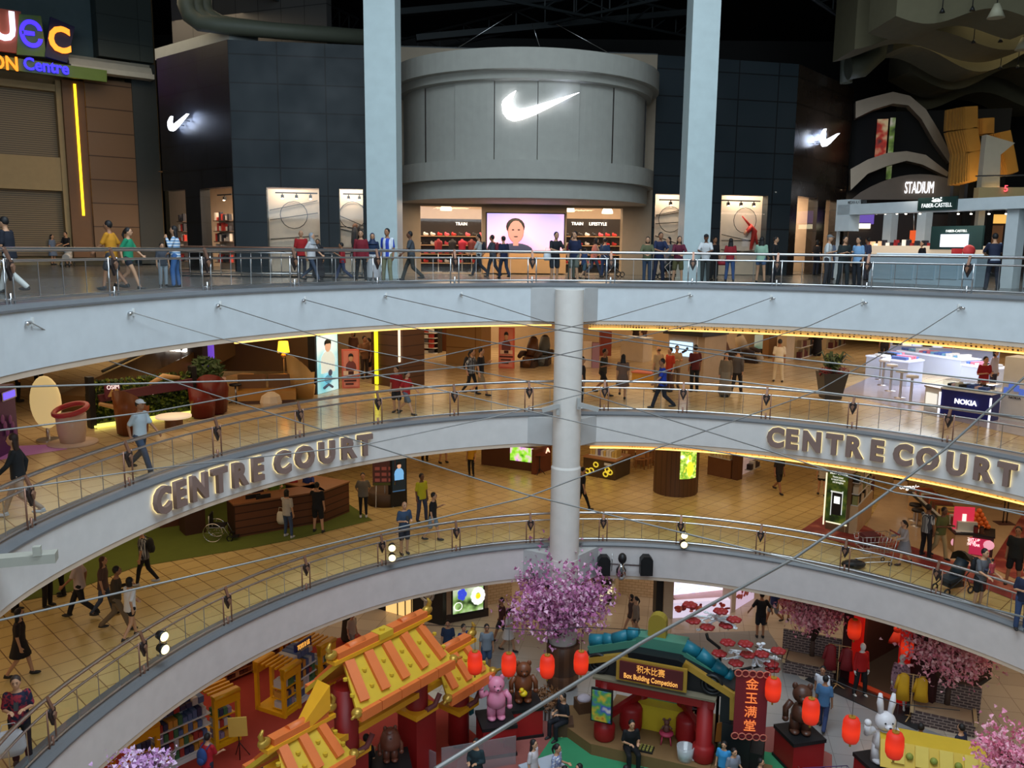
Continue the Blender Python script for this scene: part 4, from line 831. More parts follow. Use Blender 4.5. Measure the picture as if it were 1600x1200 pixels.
# big brown pillar with yellow light line
e, w, z0, zt = block('wood_pillar', 581, 600, 630, 607, 2, 512, 1.2, WOODD, 'dark walnut pillar with a yellow light line on its left edge', 'pillar'); panel(w, e, 'light_line', 585, 512, 589, 600, em((230, 230, 30), 2.2), .06, .06); panel(w, e, 'light_line', 622, 514, 624, 566, em((255, 220, 190), 1.4), .06, .06)
backwall('wall_beige_panel', 697, 568, 752, 572, 2, Z2T, wall_tile('beige_panels', C(190, 150, 96), C(184, 144, 92), C(140, 100, 60), 1.5, 1.2), 1.)
e, w, z0, zt = block('shoe_rack', 652, 550, 684, 552, 2, 512, .5, BLACK, 'wire rack of trainers behind the walnut pillar', 'rack'); dense_shelf(w, e, 0, w.L, z0, zt, 5, [WHITE, cm((180, 60, 50)), cm((90, 90, 100))], .3, .3, 6, .25)
e, w, z0, zt = block('chequered_panel', 685, 548, 697, 549, 2, 512, .3, cm((120, 70, 40)), 'narrow brown chequered panel beside the wire rack of trainers', 'panel')
# standing light boxes left of the pillar
P_AQUA = blotch_mat('aqua_picture', [C(120, 200, 215), C(190, 235, 240), C(235, 250, 250)], .8, .4, .75)
e, w = lightbox(494, 617, 530, 607, 2, 521, P_AQUA, 'tall blue light box with a smiling black-haired man', .3)
face_poster(w, e, 496, 523, 528, 612, P_AQUA, mat('pic_skin', C(225, 180, 150), .5, 0, C(225, 180, 150), .6), em((215, 225, 215), .7)); 
mb = MB(); u, z = w.uz(513, 592, .07); mb.ball(u, -.08, z, .26, .03, .16); mb.mi = 1; mb.ball(u + .1, -.1, z + .22, .13, .03, .12); mb.tube([(u - .3, -.08, z - .3), (u, -.08, z - .2), (u + .25, -.08, z - .33)], .05); w.build(mb, 'pictured_machine', [em((90, 160, 190), .6), em((70, 80, 100), .5)], e)
PINKP = mat('pink_poster', C(232, 140, 120), .6)
def poster_stand(x0, y0, x1, y1, lv, yt, label, bg=PINKP, shirt=None, wheel=True):
    e, w, z0, zt = block('poster_stand', x0, y0, x1, y1, lv, yt, .12, cm((230, 110, 90)), label, 'poster'); face_poster(w, e, x0 + 2, yt + 2, x1 - 2, (y0 + y1) / 2 - 2, bg, cm((215, 165, 130)), shirt or cm((120, 60, 60)))
    if wheel:
        mb = MB(); xm = (x0 + x1) / 2; ym = yt + (y0 - yt) * .72
        for k in range(3): u, z = w.uz(xm, ym + k * 5, .06); mb.mi = 0; w.lbox(mb, u - .3 + .05 * k, u + .3 - .1 * k, z - .03, z + .03, .04, .055)
        u, z = w.uz(xm, ym - 8, .06); mb.mi = 1; w.lbox(mb, u - .28, u + .28, z - .1, z + .06, .04, .055); mb.mi = 0; w.lbox(mb, u - .1, u + .1, z - .08, z + .05, .055, .06)
        w.build(mb, 'printed_text', [cm((70, 30, 30)), cm((250, 210, 180))], e)
    return e
poster_stand(535, 607, 562, 606, 2, 546, 'pink standing poster between the blue light box and the walnut pillar'); poster_stand(779, 575, 803, 576, 2, 512, 'pink standing poster left of the massage chairs by the round column')
# massage shop seen either side of the column
for x, y, rz, m, m2, nm in ((828, 573, -.3, BROWNC, cm((60, 40, 30)), 'brown leather massage chair just inside the shop, left of the column'), (848, 570, -.2, cm((96, 100, 100)), cm((50, 36, 30)), 'grey massage chair touching the column on its left'), (1140, 570, .8, cm((120, 80, 54)), cm((50, 36, 32)), 'brown massage chair left of the cream one behind the booth'), (1170, 566, .9, cm((190, 170, 140)), cm((56, 40, 34)), 'cream and brown massage chair by the sea picture')): massage_chair(x, y, 2, rz, nm, m, m2)
e, w, z0, zt = block('white_reception_counter', 969, 562, 1004, 566, 2, 529, .8, mat('white_counter', C(236, 220, 196), .4), 'plain white reception counter inside the massage shop', 'counter', top=WHITE)
e, w, z0, zt = block('wall_picture', 1170, 552, 1200, 552, 2, 522, .1, BLACK, 'green sea picture on the wall behind the cream massage chair', 'picture'); panel(w, e, 'print', 1171, 523, 1199, 545, blotch_mat('sea_pic', [C(60, 110, 100), C(120, 160, 140), C(200, 210, 190)], .9, .5, .35))
e, w, z0, zt = block('round_wall_emblem', 812, 530, 838, 530, 2, 500, .05, CREAM, 'colourful round emblem high on the massage shop wall', 'emblem')
mb = MB(); u, z = w.uz(825, 515, .1); mb.mi = 0; mb.ball(u, -.05, z, .55, .04, .5); mb.mi = 1; mb.ball(u, -.08, z, .4, .04, .35); mb.mi = 2; mb.ball(u - .1, -.1, z, .2, .04, .25); w.build(mb, 'disc', [cm((60, 50, 70)), cm((200, 80, 60)), cm((60, 120, 110))], e)
for x0, x1, y, yt, c, nm in ((911, 924, 574, 533, (236, 218, 196), 'cream shelf unit right of the round column'), (925, 936, 575, 536, (170, 130, 150), 'mauve display board right of the round column'), (938, 955, 556, 518, (150, 70, 60), 'red topped display board deep in the massage shop')):
    block('display_board', x0, y, x1, y, 2, yt, .4, cm(c), nm, 'display')
# booth with television
e, w, z0, zt = block('demo_booth', 1042, 592, 1098, 600, 2, 524, 1.6, mat('booth_grey', C(168, 150, 128), .6), 'dark framed demonstration booth with a lit television', 'booth')
panel(w, e, 'dark_surround', 1036, 517, 1098, 524, BLACK, .3, 1.9); panel(w, e, 'television', 1046, 534, 1081, 556, em((170, 205, 240), 1.6), .08, .06)
mb = MB(); u, z = w.uz(1068, 547, .1); mb.tube([(u - .05, -.1, z - .1), (u + .12, -.1, z), (u + .2, -.1, z + .12)], .05); mb.ball(u - .25, -.1, z - .18, .1, .01, .05); w.build(mb, 'screen_figure', BLACK, e)
w = fwall(1092, 599, 1122, 590, 2); mb = MB(); w.lbox(mb, 0, w.L, L2Z, Z2T - .3, -.15, 0); w.build(mb, 'side_panel', mat('booth_side', C(210, 205, 200), .5), e); panel(w, e, 'blue_poster', 1096, 533, 1110, 554, em((60, 70, 190), .7), .04, .02); panel(w, e, 'amber_light', 1117, 522, 1120, 588, em((250, 210, 110), 1.3), .04, .03); panel(w, e, 'black_edge', 1120, 518, 1124, 590, BLACK, .1, .1); panel(w, e, 'pictures', 1095, 560, 1112, 585, blotch_mat('booth_pic', [C(60, 60, 60), C(180, 180, 180), C(220, 220, 220)], 3), .04)
e, w, z0, zt = block('wooden_step', 987, 596, 1028, 600, 2, 584, .8, cm((190, 140, 50)), 'yellow wooden plinth in front of the booth', 'plinth', top=cm((200, 110, 90)))
# plant pot
def potted_plant(px, py, lv, label):
    e = empty('potted_plant', floor_at(px, py, lv), label, 'plant'); mb = MB(); mb.lathe([(.42, 0), (.62, .95), (.54, .95), (.5, .8), (.01, .8)], n=4, a0=PI / 4, a1=2 * PI + PI / 4, smooth=False); mb.build('planter', cm((58, 58, 58), .5), e)
    rr = random.Random(4); mb = MB()
    for k in range(26):
        a = rr.uniform(0, 2 * PI); l = rr.uniform(.5, 1.0); h = rr.uniform(.25, .8); mb.mi = rr.choice((0, 0, 1)); p0 = Vector((0, 0, .85)); p1 = Vector((math.cos(a) * l * .5, math.sin(a) * l * .5, .95 + h)); p2 = Vector((math.cos(a) * l * .85, math.sin(a) * l * .85, .95 + h * .75)); s = Vector((-math.sin(a), math.cos(a), 0)) * .06
        mb._add([p0 - s * .4, p0 + s * .4, p1 + s, p1 - s, p2], [(0, 1, 2, 3), (3, 2, 4)])
    leaf_ball(mb, (0, 0, 1.3), .35, 120, rr, .1, 1.1); mb.mi = 2; leaf_ball(mb, (-.3, -.2, 1.0), .26, 110, rr, .07, .7); leaf_ball(mb, (.32, -.15, 1.0), .26, 90, rr, .07, .7)
    mb.build('foliage', [cm((40, 66, 34)), cm((110, 130, 50)), cm((130, 34, 44))], e)
potted_plant(1297, 622, 2, 'leafy plant with red flowers in a square black planter')
# phone shop at right
struct('trim_glossy_floor', (lambda mb: (mb.quad(*[floor_at(x, y, 2) + Vector((0, 0, .006)) for x, y in ((1305, 614), (1370, 585), (1640, 640), (1640, 692))]), mb)[1])(MB()), mat('glossy_pale_floor', C(180, 176, 190), .12))
e, w, z0, zt = block('phone_counter', 1468, 648, 1545, 660, 2, 612, .7, mat('navy_front', C(22, 30, 110), .4), 'navy fronted glass counter lettered NOKIA', 'counter', top=WHITE)
panel(w, e, 'lit_edge', 1466, 612, 1469, 648, em((240, 240, 250), 1.6), .03); panel(w, e, 'lit_edge', 1545, 622, 1548, 660, em((240, 240, 250), 1.6), .03); w.text('lettering', 'NOKIA', 1491, 1526, 629, 8, em((225, 228, 235), 1.4), .05, e, .02, .015)
mb = MB(); w.lbox(mb, 0, w.L, zt + .05, zt + .3, -.68, -.02); w.build(mb, 'glass_case', GLASS, e); dense_shelf(w, e, .1, w.L - .1, zt + .06, zt + .25, 1, [WHITE, cm((60, 90, 170)), cm((220, 190, 200)), BLACK], -.05, .5, 12, .12)
e, w, z0, zt = block('white_phone_counter', 1443, 640, 1467, 646, 2, 606, .7, mat('white_front', C(215, 215, 212), .4), 'white end counter with a lit phone picture beside the navy one', 'counter', top=STEEL); panel(w, e, 'lit_picture', 1446, 614, 1463, 636, em((225, 225, 215), .9), .03)
e, w, z0, zt = block('tall_white_cabinet', 1561, 655, 1640, 668, 2, 560, .8, mat('white_front'), 'tall white cabinet with hung phones lettered NOKIA at the right edge', 'cabinet'); w.text('lettering', 'NOKIA', 1576, 1595, 622, 4, cm((30, 30, 50)), .03, e, .01)
mb = MB()
for k, (x, y) in enumerate(((1580, 602), (1588, 607), (1596, 613), (1572, 610))): u, z = w.uz(x, y, .03); w.lbox(mb, u - .07, u + .07, z - .1, z + .1, 0, .04)
w.build(mb, 'hung_phones', em((80, 110, 200), .6), e)
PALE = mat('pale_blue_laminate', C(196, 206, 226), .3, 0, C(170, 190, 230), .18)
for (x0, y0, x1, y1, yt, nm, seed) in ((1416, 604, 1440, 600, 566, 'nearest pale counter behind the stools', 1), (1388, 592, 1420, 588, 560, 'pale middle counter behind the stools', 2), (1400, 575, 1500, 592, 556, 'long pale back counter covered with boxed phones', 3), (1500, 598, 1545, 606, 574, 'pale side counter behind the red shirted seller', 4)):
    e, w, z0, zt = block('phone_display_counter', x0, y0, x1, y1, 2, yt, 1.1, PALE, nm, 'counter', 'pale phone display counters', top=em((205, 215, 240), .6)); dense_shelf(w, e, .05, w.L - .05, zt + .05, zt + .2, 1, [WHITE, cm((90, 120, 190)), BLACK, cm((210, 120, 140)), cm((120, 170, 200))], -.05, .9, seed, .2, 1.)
e, w, z0, zt = block('lit_phone_wall', 1388, 560, 1560, 572, 2, 508, .3, em((150, 160, 190), .35), 'bright wall of phone shelves at the back of the phone shop', 'display wall')
dense_shelf(w, e, .1, w.L - .1, z0 + .7, zt, 4, [em((190, 205, 240), .8), cm((120, 140, 190)), em((240, 235, 220), .7), BLACK, cm((200, 60, 60))], .35, .3, 9, .45)
e, w, z0, zt = block('amber_lit_shelf', 1512, 556, 1552, 558, 2, 545, .2, em((250, 190, 90), .9), 'amber lit shelf behind the phone shop', 'shelf')
for i, (x, y, nm) in enumerate(((1375, 593, 'farthest of the row of white stools'), (1379, 602, 'second farthest of the row of white stools'), (1391, 611, 'middle one of the row of white stools'), (1406, 622, 'second nearest of the row of white stools'), (1422, 632, 'nearest white stool, beside the lit white counter'))): stool(x, y, 2, nm, 'white bar stools at the phone shop', .95)
area('phone_shop_light', (G(1480, 600, L2Z).x, G(1480, 600, L2Z).y, 11.4), 6, 3, 330, (.78, .86, 1))
# ---- OSIM lounge at left
e = empty('shop_sign', W(270, 550, 30), 'white lit OSIM letters on a dark panel under the top fascia', 'sign')
wO = Wall((W(235, 550, 31).x, 31), (W(345, 550, 30).x, 30)); panel(wO, e, 'board', 234, 534, 316, 566, cm((58, 40, 36)), 0, .3); wO.text('lettering', 'OSIM', 240, 292, 554, 20, em((250, 245, 240), 2.2), .04, e, .05, .03); panel(wO, e, 'purple_light', 300, 530, 332, 572, em((120, 80, 220), .7), -.4, .1)
# sloping escalators above the lounge
def slope(p0, p1, wd, th, label, m):
    p0, p1 = Vector(p0), Vector(p1); e = empty('escalator', p0, label, 'escalator'); d = p1 - p0; mb = MB(); mb.bar((0, 0, 0), d, wd, th); mb.build('truss_cladding', m, e)
    n = d.cross(Vector((0, 0, 1))).normalized() * wd / 2
    for s_ in (-1, 1):
        a, b = n * s_ + Vector((0, 0, th / 2)), d + n * s_ + Vector((0, 0, th / 2)); mb = MB(); mb.quad(a, b, b + Vector((0, 0, .75)), a + Vector((0, 0, .75))); mb.build('glass_side', GLASS, e); mb = MB(); mb.tube([a + Vector((0, 0, .8)), b + Vector((0, 0, .8))], .05, 8); mb.build('handrail', BLACK, e)
slope(W(130, 640, 26.0), W(470, 470, 40), 1.6, .9, 'bronze clad escalator rising behind the greenery wall', cm((120, 92, 60), .5, .3))
slope(W(60, 560, 25), W(210, 530, 34), 1.4, .7, 'dark escalator rising at the far left of the lounge', cm((70, 52, 40), .5))
mb = MB(); o0 = W(330, 575, 33); pts = [W(x, y, 33) for x, y in ((300, 580), (360, 533), (470, 524), (490, 524), (490, 580))]; mb.prism([((p - o0).x, (p - o0).z) for p in pts], (0, 0, 0), (1, 0, 0), (0, 0, 1), -.4); o = mb.build('wall_brown_soffit', cm((94, 70, 40), .7)); o.location = o0; tag(o, kind='structure')
# greenery wall and banner
e, w, z0, zt = block('greenery_wall', 143, 668, 302, 645, 2, 608, .3, cm((40, 40, 20)), 'leafy green wall panel lit from below', 'green wall')
rr = random.Random(11); mb = MB(); ua, ub, za, zb2 = .1, w.L - .05, z0 + .15, z0 + 1.35
for k in range(2600):
    u = rr.uniform(ua, ub); z = rr.uniform(za, zb2); mb.mi = rr.randrange(3); p = Vector((u, -rr.uniform(.0, .12), z)); t = Vector((rr.gauss(0, 1), rr.gauss(0, .5), rr.gauss(0, 1))).normalized(); b = t.orthogonal(); s = rr.uniform(.04, .09); mb._add([p - t * s, p + b * s * .5, p + t * s, p - b * s * .5], [(0, 1, 2, 3)])
o = w.build(mb, 'leaves', [cm((60, 84, 24)), cm((120, 140, 40)), cm((36, 56, 20))], e); o['kind'] = 'stuff'
mb = MB(); w.lbox(mb, 0, w.L, z0 + .02, z0 + .08, .0, .25); w.build(mb, 'light_strip', em((235, 230, 110), 1.6), e)
for u in (0, w.L): mb = MB(); w.lbox(mb, u - .08, u + .08, z0, z0 + 1.5, -.05, .2); w.build(mb, 'end_post', BLACK, e)
e = empty('anniversary_banner', w.at(w.L / 2, z0 + 1.5), 'maroon OSIM anniversary banner above the green wall', 'banner')
mb = MB(); a = w.uz(150, 632, .3); b = w.uz(303, 596, .3); p4 = [w.uz(152, 617, .3), w.uz(155, 628, .3), w.uz(300, 606, .3), w.uz(298, 591, .3)]; mb.prism([p4[0], p4[1], p4[2], p4[3]], (0, -.3, 0), (1, 0, 0), (0, 0, 1), .1); w.build(mb, 'board', cm((92, 40, 52), .5), e)
sl = math.atan2(p4[3][1] - p4[0][1], p4[3][0] - p4[0][0]); um, zm = w.uz(244, 609, .36)
M = e.matrix_basis.inverted() @ face_M(w.at(um, zm, .36), w.u * math.cos(sl) + Vector((0, 0, math.sin(sl)))); text_obj('lettering', 'Anniversary Celebration', .24, em((235, 200, 190), .9), e, M, .01, 'CENTER', 0, 2.3)
panel(w, e, 'number_tile', 165, 600, 188, 622, cm((110, 50, 70)), .5, .1); w.text('tile_lettering', 'OSIM', 167, 186, 605, 7, em((240, 220, 215), 1.), .52, e, .01); w.text('number', '40', 169, 187, 617, 16, cm((196, 160, 100)), .52, e, .03, .02)
for pts, nm in ((((155, 631), (185, 637), (215, 624)), 0), (((233, 600), (255, 588), (280, 590)), 1)):
    mb = MB(); q = [w.uz(x, y, .42) for x, y in pts]; mb.tube([(u, -.42, z) for u, z in q], [.05, .09, .05], 8); w.build(mb, 'ribbon', cm((200, 160, 110)), e)
tub_chair(318, 652, 2, 2.7, 'nearer red rounded lounge chair by the balcony rail', cm((120, 34, 26), .4), 1.0); tub_chair(334, 646, 2, 3.3, 'farther red rounded lounge chair, taller, by the balcony rail', cm((112, 30, 24), .4), 1.15)
tub_chair(208, 678, 2, 2.9, 'brown leather lounge chair behind the man in the white cap', cm((140, 78, 36), .4), 1.15)
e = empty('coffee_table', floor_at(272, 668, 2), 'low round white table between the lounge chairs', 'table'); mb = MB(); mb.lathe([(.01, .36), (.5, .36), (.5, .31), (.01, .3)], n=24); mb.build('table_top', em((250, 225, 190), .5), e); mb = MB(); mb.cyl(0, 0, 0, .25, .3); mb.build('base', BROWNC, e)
# pod chairs on the white stage
struct('trim_white_stage', (lambda mb: (mb.quad(*[floor_at(x, y, 2) + Vector((0, 0, .008)) for x, y in ((-20, 722), (105, 702), (100, 694), (-40, 700))]), mb)[1])(MB()), mat('purple_lit_floor', C(200, 150, 190), .3, 0, C(170, 70, 190), .1))
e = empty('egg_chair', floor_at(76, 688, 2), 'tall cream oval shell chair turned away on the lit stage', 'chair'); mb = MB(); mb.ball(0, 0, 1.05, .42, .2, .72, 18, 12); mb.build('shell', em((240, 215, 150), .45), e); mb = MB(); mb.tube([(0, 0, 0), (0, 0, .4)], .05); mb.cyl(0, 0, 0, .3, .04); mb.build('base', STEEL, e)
e = empty('pod_chair', floor_at(114, 693, 2), 'white barrel pod chair with a pink rim', 'chair'); mb = MB(); mb.lathe([(.3, .05), (.36, .4), (.38, .8), (.34, .8), (.32, .45), (.01, .4)], n=20); mb.build('shell', cm((226, 200, 184), .3), e); mb = MB(); mb.tube([(.42 * math.cos(a), .34 * math.sin(a), .92 + .12 * math.sin(a + .5)) for a in [i * PI / 10 for i in range(20)]], .07, 8, True); mb.build('rim', cm((200, 70, 80), .3), e); mb = MB(); mb.lathe([(.01, .06), (.62, .05), (.62, 0), (.01, 0)], n=24); mb.build('base', cm((230, 205, 185)), e)
e, w, z0, zt = block('purple_kiosk', -25, 728, 30, 700, 2, 606, .7, cm((96, 44, 120), .5), 'purple promotional kiosk with a small blue screen at the left edge', 'kiosk'); panel(w, e, 'screen_frame', 4, 610, 26, 624, WHITE, .04); panel(w, e, 'screen', 6, 612, 24, 622, em((110, 90, 240), 1.2), .06)
mb = MB()
for k in range(6): u, z = w.uz(4 + k * 4, 655 + (k % 3) * 10, .05); mb.ball(u, -.05, z, .1, .02, .12, 8, 5)
w.build(mb, 'printed_pattern', cm((150, 90, 170)), e)
# sofa, lamp, armchair, boards
e = empty('sofa', floor_at(418, 628, 2), 'tan leather sofa under the lamp', 'sofa', None, .25)
mb = MB(); mb.box(0, 0, .12, 1.9, .8, .32); mb.build('seat', cm((176, 124, 50), .4), e)
for x in (-.5, .5): mb = MB(); mb.box(x, .38, .4, .92, .2, .5); mb.build('back_cushion', cm((120, 82, 38), .45), e)
mb = MB(); mb.box(0, 0, 0, 1.8, .7, .12); mb.build('base', BROWNC, e)
e = empty('floor_lamp', floor_at(445, 612, 2), 'floor lamp with a glowing yellow shade beside the sofa', 'lamp'); mb = MB(); mb.lathe([(.22, 1.45), (.17, 1.85), (.165, 1.85), (.215, 1.45)], n=18); mb.build('lamp_shade', em((255, 190, 50), 2.2), e); mb = MB(); mb.tube([(0, 0, 0), (0, 0, 1.5)], .02); mb.ball(0, 0, 1.33, .09); mb.build('pole', cm((200, 170, 110), .3, .5), e); mb = MB(); mb.cyl(0, 0, 0, .16, .03); mb.build('base', BLACK, e)
tub_chair(473, 622, 2, 2.4, 'cream high-backed armchair beside the blue light box', cm((206, 166, 104), .6), 1.25)
e = empty('carrier_bag', floor_at(424, 637, 2), 'crumpled white bag on the floor in front of the tan sofa', 'bag'); mb = MB(); mb.lathe([(.3, 0), (.36, .2), (.3, .4), (.12, .52), (.01, .54)], n=9, smooth=False); mb.build('sack', cm((222, 200, 170)), e)
e, w, z0, zt = block('leaflet_stand', 338, 636, 355, 634, 2, 590, .2, cm((214, 180, 170)), 'pink product leaflet stand beside the red lounge chairs', 'stand')
mb = MB()
for k in range(6): u, z = w.uz(343 + (k % 2) * 7, 606 + (k // 2) * 8, .03); mb.ball(u, -.03, z, .07, .02, .07, 8, 5)
w.build(mb, 'product_pictures', cm((150, 40, 40)), e)
potted = empty('potted_shrub', floor_at(326, 634, 2), 'green leafy shrub behind the red lounge chairs', 'plant'); mb = MB(); rr = random.Random(2); leaf_ball(mb, (0, 0, 1.2), .55, 420, rr, .14, .9); mb.build('foliage', cm((60, 84, 44)), potted); mb = MB(); mb.cyl(0, 0, 0, .2, .6); mb.tube([(0, 0, .5), (0, 0, 1.1)], .04); mb.build('pot', BLACK, potted)
e = empty('swivel_stool', floor_at(369, 630, 2), 'black swivel stool behind the tan sofa', 'stool'); mb = MB(); mb.lathe([(.01, .68), (.2, .66), (.2, .6), (.01, .58)], n=16); mb.build('seat', BLACK, e); mb = MB(); mb.tube([(0, 0, .05), (0, 0, .6)], .03); mb.build('pole', STEEL, e); mb = MB()
for k in range(5): a = k * 2 * PI / 5; mb.tube([(0, 0, .1), (.25 * math.cos(a), .25 * math.sin(a), .03)], .02)
mb.build('base', BLACK, e)
e, w, z0, zt = block('beige_cabinet', 372, 618, 398, 612, 2, 586, .5, cm((206, 170, 120)), 'beige cabinet behind the tan sofa', 'cabinet')
# ================================================================ CENTRE COURT lettering on the middle fascia
LETM = mat('stone_lettering', C(132, 108, 100), .6); HALO = em((255, 232, 165), .75)
def court(xs, side):
    word = 'CENTRECOURT'; d = ring_x(xs[5], 8.4); e = empty('court_sign', RP(d, -.05, 8.0), 'backlit brown stone-look CENTRE COURT lettering on the %s half of the middle fascia' % side, 'sign')
    for c, x in zip(word, xs):
        d = ring_x(x, 8.4); t = math.radians(d); rad = Vector((math.cos(t), math.sin(t), 0)); tg = Vector((math.sin(t), -math.cos(t), 0)); p = RP(d, -.12, 8.4)
        if c == 'T' and x > xs[8]: p.z -= 0
        o = text_obj('letter', c, .80, LETM, e, e.matrix_basis.inverted() @ face_M(p, tg), .055, 'CENTER', .05, None, .9)
        h = text_obj('backlight', c, .80, HALO, None, None, .004, 'CENTER', .065, None, .91); h.parent = o; h.matrix_local = Matrix.Translation((0, 0, -.065))
court([247, 274, 305, 337, 368, 397, 437, 472, 507, 540, 567], 'left'); court([1213, 1238, 1270, 1305, 1335, 1372, 1413, 1452, 1497, 1538, 1577], 'right')
# ================================================================ LOWEST GALLERY (level one)
Z1T = 7.65
def decal(name, pts, lv, m, dz=.008, kind='structure', label=None, cat=None):
    mb = MB(); P = [floor_at(x, y, lv) for x, y in pts]; o0 = P[0]; mb._add([p - o0 + Vector((0, 0, dz)) for p in P], [tuple(range(len(P)))]); o = mb.build(name, m); o.location = o0; tag(o, label, cat, None, kind if not label else None); return o
decal('green_carpet', [(-30, 952), (110, 925), (210, 887), (400, 855), (475, 840), (582, 813), (545, 788), (300, 760), (100, 820), (-60, 860)], 1, mat('green_carpet', C(92, 104, 30), .95), .012, None, 'green carpet under the wooden reception desk', 'carpet')
w = backwall('wall_one_left', -120, 850, 300, 745, 1, Z1T, cm((58, 38, 26), .8)); backwall('wall_one_mid', 280, 750, 600, 700, 1, Z1T, cm((90, 64, 40), .8))
backwall('wall_one_back', 560, 690, 1120, 690, 1, Z1T, cm((150, 108, 66), .8)); backwall('wall_one_right', 1340, 742, 1640, 790, 1, Z1T, cm((190, 160, 128), .8))
DESK = wall_tile('walnut_desk', C(110, 66, 42), C(98, 58, 36), C(60, 34, 22), 5, .25)
e, w, z0, zt = block('reception_desk', 368, 841, 508, 816, 1, 779, .9, DESK, 'long walnut reception desk on the green carpet', 'desk', top=cm((140, 92, 60), .4))
w_ = fwall(508, 816, 546, 800, 1); mb = MB(); w_.lbox(mb, 0, w_.L, z0, zt, -1.8, 0); w_.build(mb, 'return_wing', DESK, e); mb = MB(); w_.lbox(mb, -.05, w_.L + .03, zt, zt + .05, -1.85, .03); w_.build(mb, 'wing_top', cm((150, 104, 68), .4), e)
block('wooden_partition', 250, 826, 292, 820, 1, 775, .3, cm((92, 52, 34)), 'reddish wooden partition left of the dark counter', 'partition')
block('dark_counter', 290, 838, 322, 832, 1, 797, .7, cm((70, 42, 30)), 'small dark counter beside the wheelchair', 'counter', top=BLACK)
block('green_wall_panel', 440, 772, 500, 768, 1, 730, .2, cm((90, 110, 30)), 'lime green wall panel behind the reception desk', 'panel')
for i, (x, y, lab) in enumerate(((396, 788, 'black monitor at the left of the reception desk'), (412, 782, 'black monitor in the middle of the reception desk'))):
    p = W(x, 792, floor_at(400, 838, 1).y + .5); e = empty('monitor', p, lab, 'monitor', None, .6); mb = MB(); mb.box(0, 0, .12, .5, .04, .32); mb.build('screen', BLACK, e); mb = MB(); mb.box(0, 0, 0, .2, .14, .02); mb.box(0, 0, 0, .04, .04, .14); mb.build('stand', BLACK, e)
# wheelchair
e = empty('wheelchair', floor_at(341, 843, 1), 'black wheelchair parked on the green carpet', 'wheelchair', None, .1)
mb = MB(); mb.box(.05, 0, .48, .44, .42, .05); mb.build('seat', BLACK, e); mb = MB(); mb.box(-.2, 0, .5, .04, .42, .42); mb.build('backrest', BLACK, e)
for s_ in (-.27, .27):
    mb = MB(); mb.tube([(-.1 + .31 * math.cos(a), s_, .32 + .31 * math.sin(a)) for a in [i * PI / 12 for i in range(24)]], .018, 6, True)
    for k in range(8): a = k * PI / 4; mb.tube([(-.1, s_, .32), (-.1 + .3 * math.cos(a), s_, .32 + .3 * math.sin(a))], .004, 4)
    mb.build('large_wheel', CHROME, e); mb = MB(); mb.tube([(.42 + .09 * math.cos(a), s_ * .8, .1 + .09 * math.sin(a)) for a in [i * PI / 6 for i in range(12)]], .02, 6, True); mb.build('front_wheel', BLACK, e)
    mb = MB(); mb.tube([(-.2, s_, .9), (-.22, s_, .5), (.25, s_, .5), (.45, s_ * .8, .1)], .014, 6); mb.build('frame', STEEL, e)
mb = MB(); mb.box(.56, 0, .1, .2, .34, .03); mb.build('footrest', BLACK, e)
# posters by the floor
e = empty('easel_poster', floor_at(601, 792, 1), 'maroon product poster on a white easel', 'poster', None, .1)
mb = MB()
for s_ in (-.32, .32): mb.tube([(s_, -.1, 0), (s_ * .9, 0, 1.3)], .018, 6)
mb.tube([(0, .5, 0), (0, 0, 1.3)], .018, 6); mb.build('easel', WHITE, e); mb = MB(); mb.box(0, -.04, .85, .85, .03, 1.05); mb.mi = 1
for r in range(3):
    for c in range(3): mb.box(-.25 + .25 * c, -.06, 1.0 + .22 * r, .18, .02, .12)
mb.mi = 2; mb.box(0, -.06, .86, .8, .02, .1); mb.build('print', [cm((100, 62, 66)), cm((190, 110, 110)), cm((90, 96, 44))], e)
e, w = lightbox(611, 793, 636, 789, 1, 716, em((70, 110, 150), .5), 'dark upright light box with a man in a blue suit', .25); face_poster(w, e, 613, 718, 634, 766, em((20, 34, 40), .5), mat('pic_skin'), em((110, 170, 220), .9)); panel(w, e, 'black_base', 611, 768, 636, 791, BLACK, .05)
e = empty('round_tub', floor_at(603, 785, 1), 'round brown tub behind the easel poster', 'tub'); mb = MB(); mb.lathe([(.7, 0), (.72, .5), (.66, .5), (.6, .42), (.01, .42)], n=24); mb.build('tub', cm((78, 56, 36)), e)
# central stalls
e, w, z0, zt = block('led_advert_box', 752, 726, 834, 737, 1, 700, .8, cm((92, 52, 28)), 'brown plinth with a lit flower picture facing the court', 'light box'); panel(w, e, 'lit_picture', 797, 699, 833, 721, blotch_mat('flower_led', [C(60, 140, 30), C(150, 220, 60), C(230, 180, 220), C(70, 60, 200)], 2.2, .4, 1.1), .03)
e, w, z0, zt = block('red_wood_board', 836, 742, 861, 734, 1, 700, .2, cm((110, 56, 34)), 'reddish wooden board with a large letter A beside the column', 'board'); w.text('lettering', 'A', 853, 859, 704, 8, em((255, 200, 170), 1.5), .03, e, .02)
e = empty('music_stand', floor_at(843, 741, 1), 'dark tripod stand in front of the reddish board', 'stand'); mb = MB(); mb.tube([(0, 0, .1), (0, 0, .9)], .02)
for k in range(3): a = k * 2.1; mb.tube([(0, 0, .25), (.25 * math.cos(a), .25 * math.sin(a), 0)], .014)
mb.build('tripod', BLACK, e); mb = MB(); mb.box(0, 0, .88, .45, .35, .03, 0, .2); mb.build('tray', cm((110, 50, 30)), e)
e, w, z0, zt = block('honey_stall', 911, 742, 961, 751, 1, 718, 1.4, cm((76, 56, 34), .5), 'dark honey stall with yellow bee-shaped ornaments', 'stall', top=cm((170, 120, 80)))
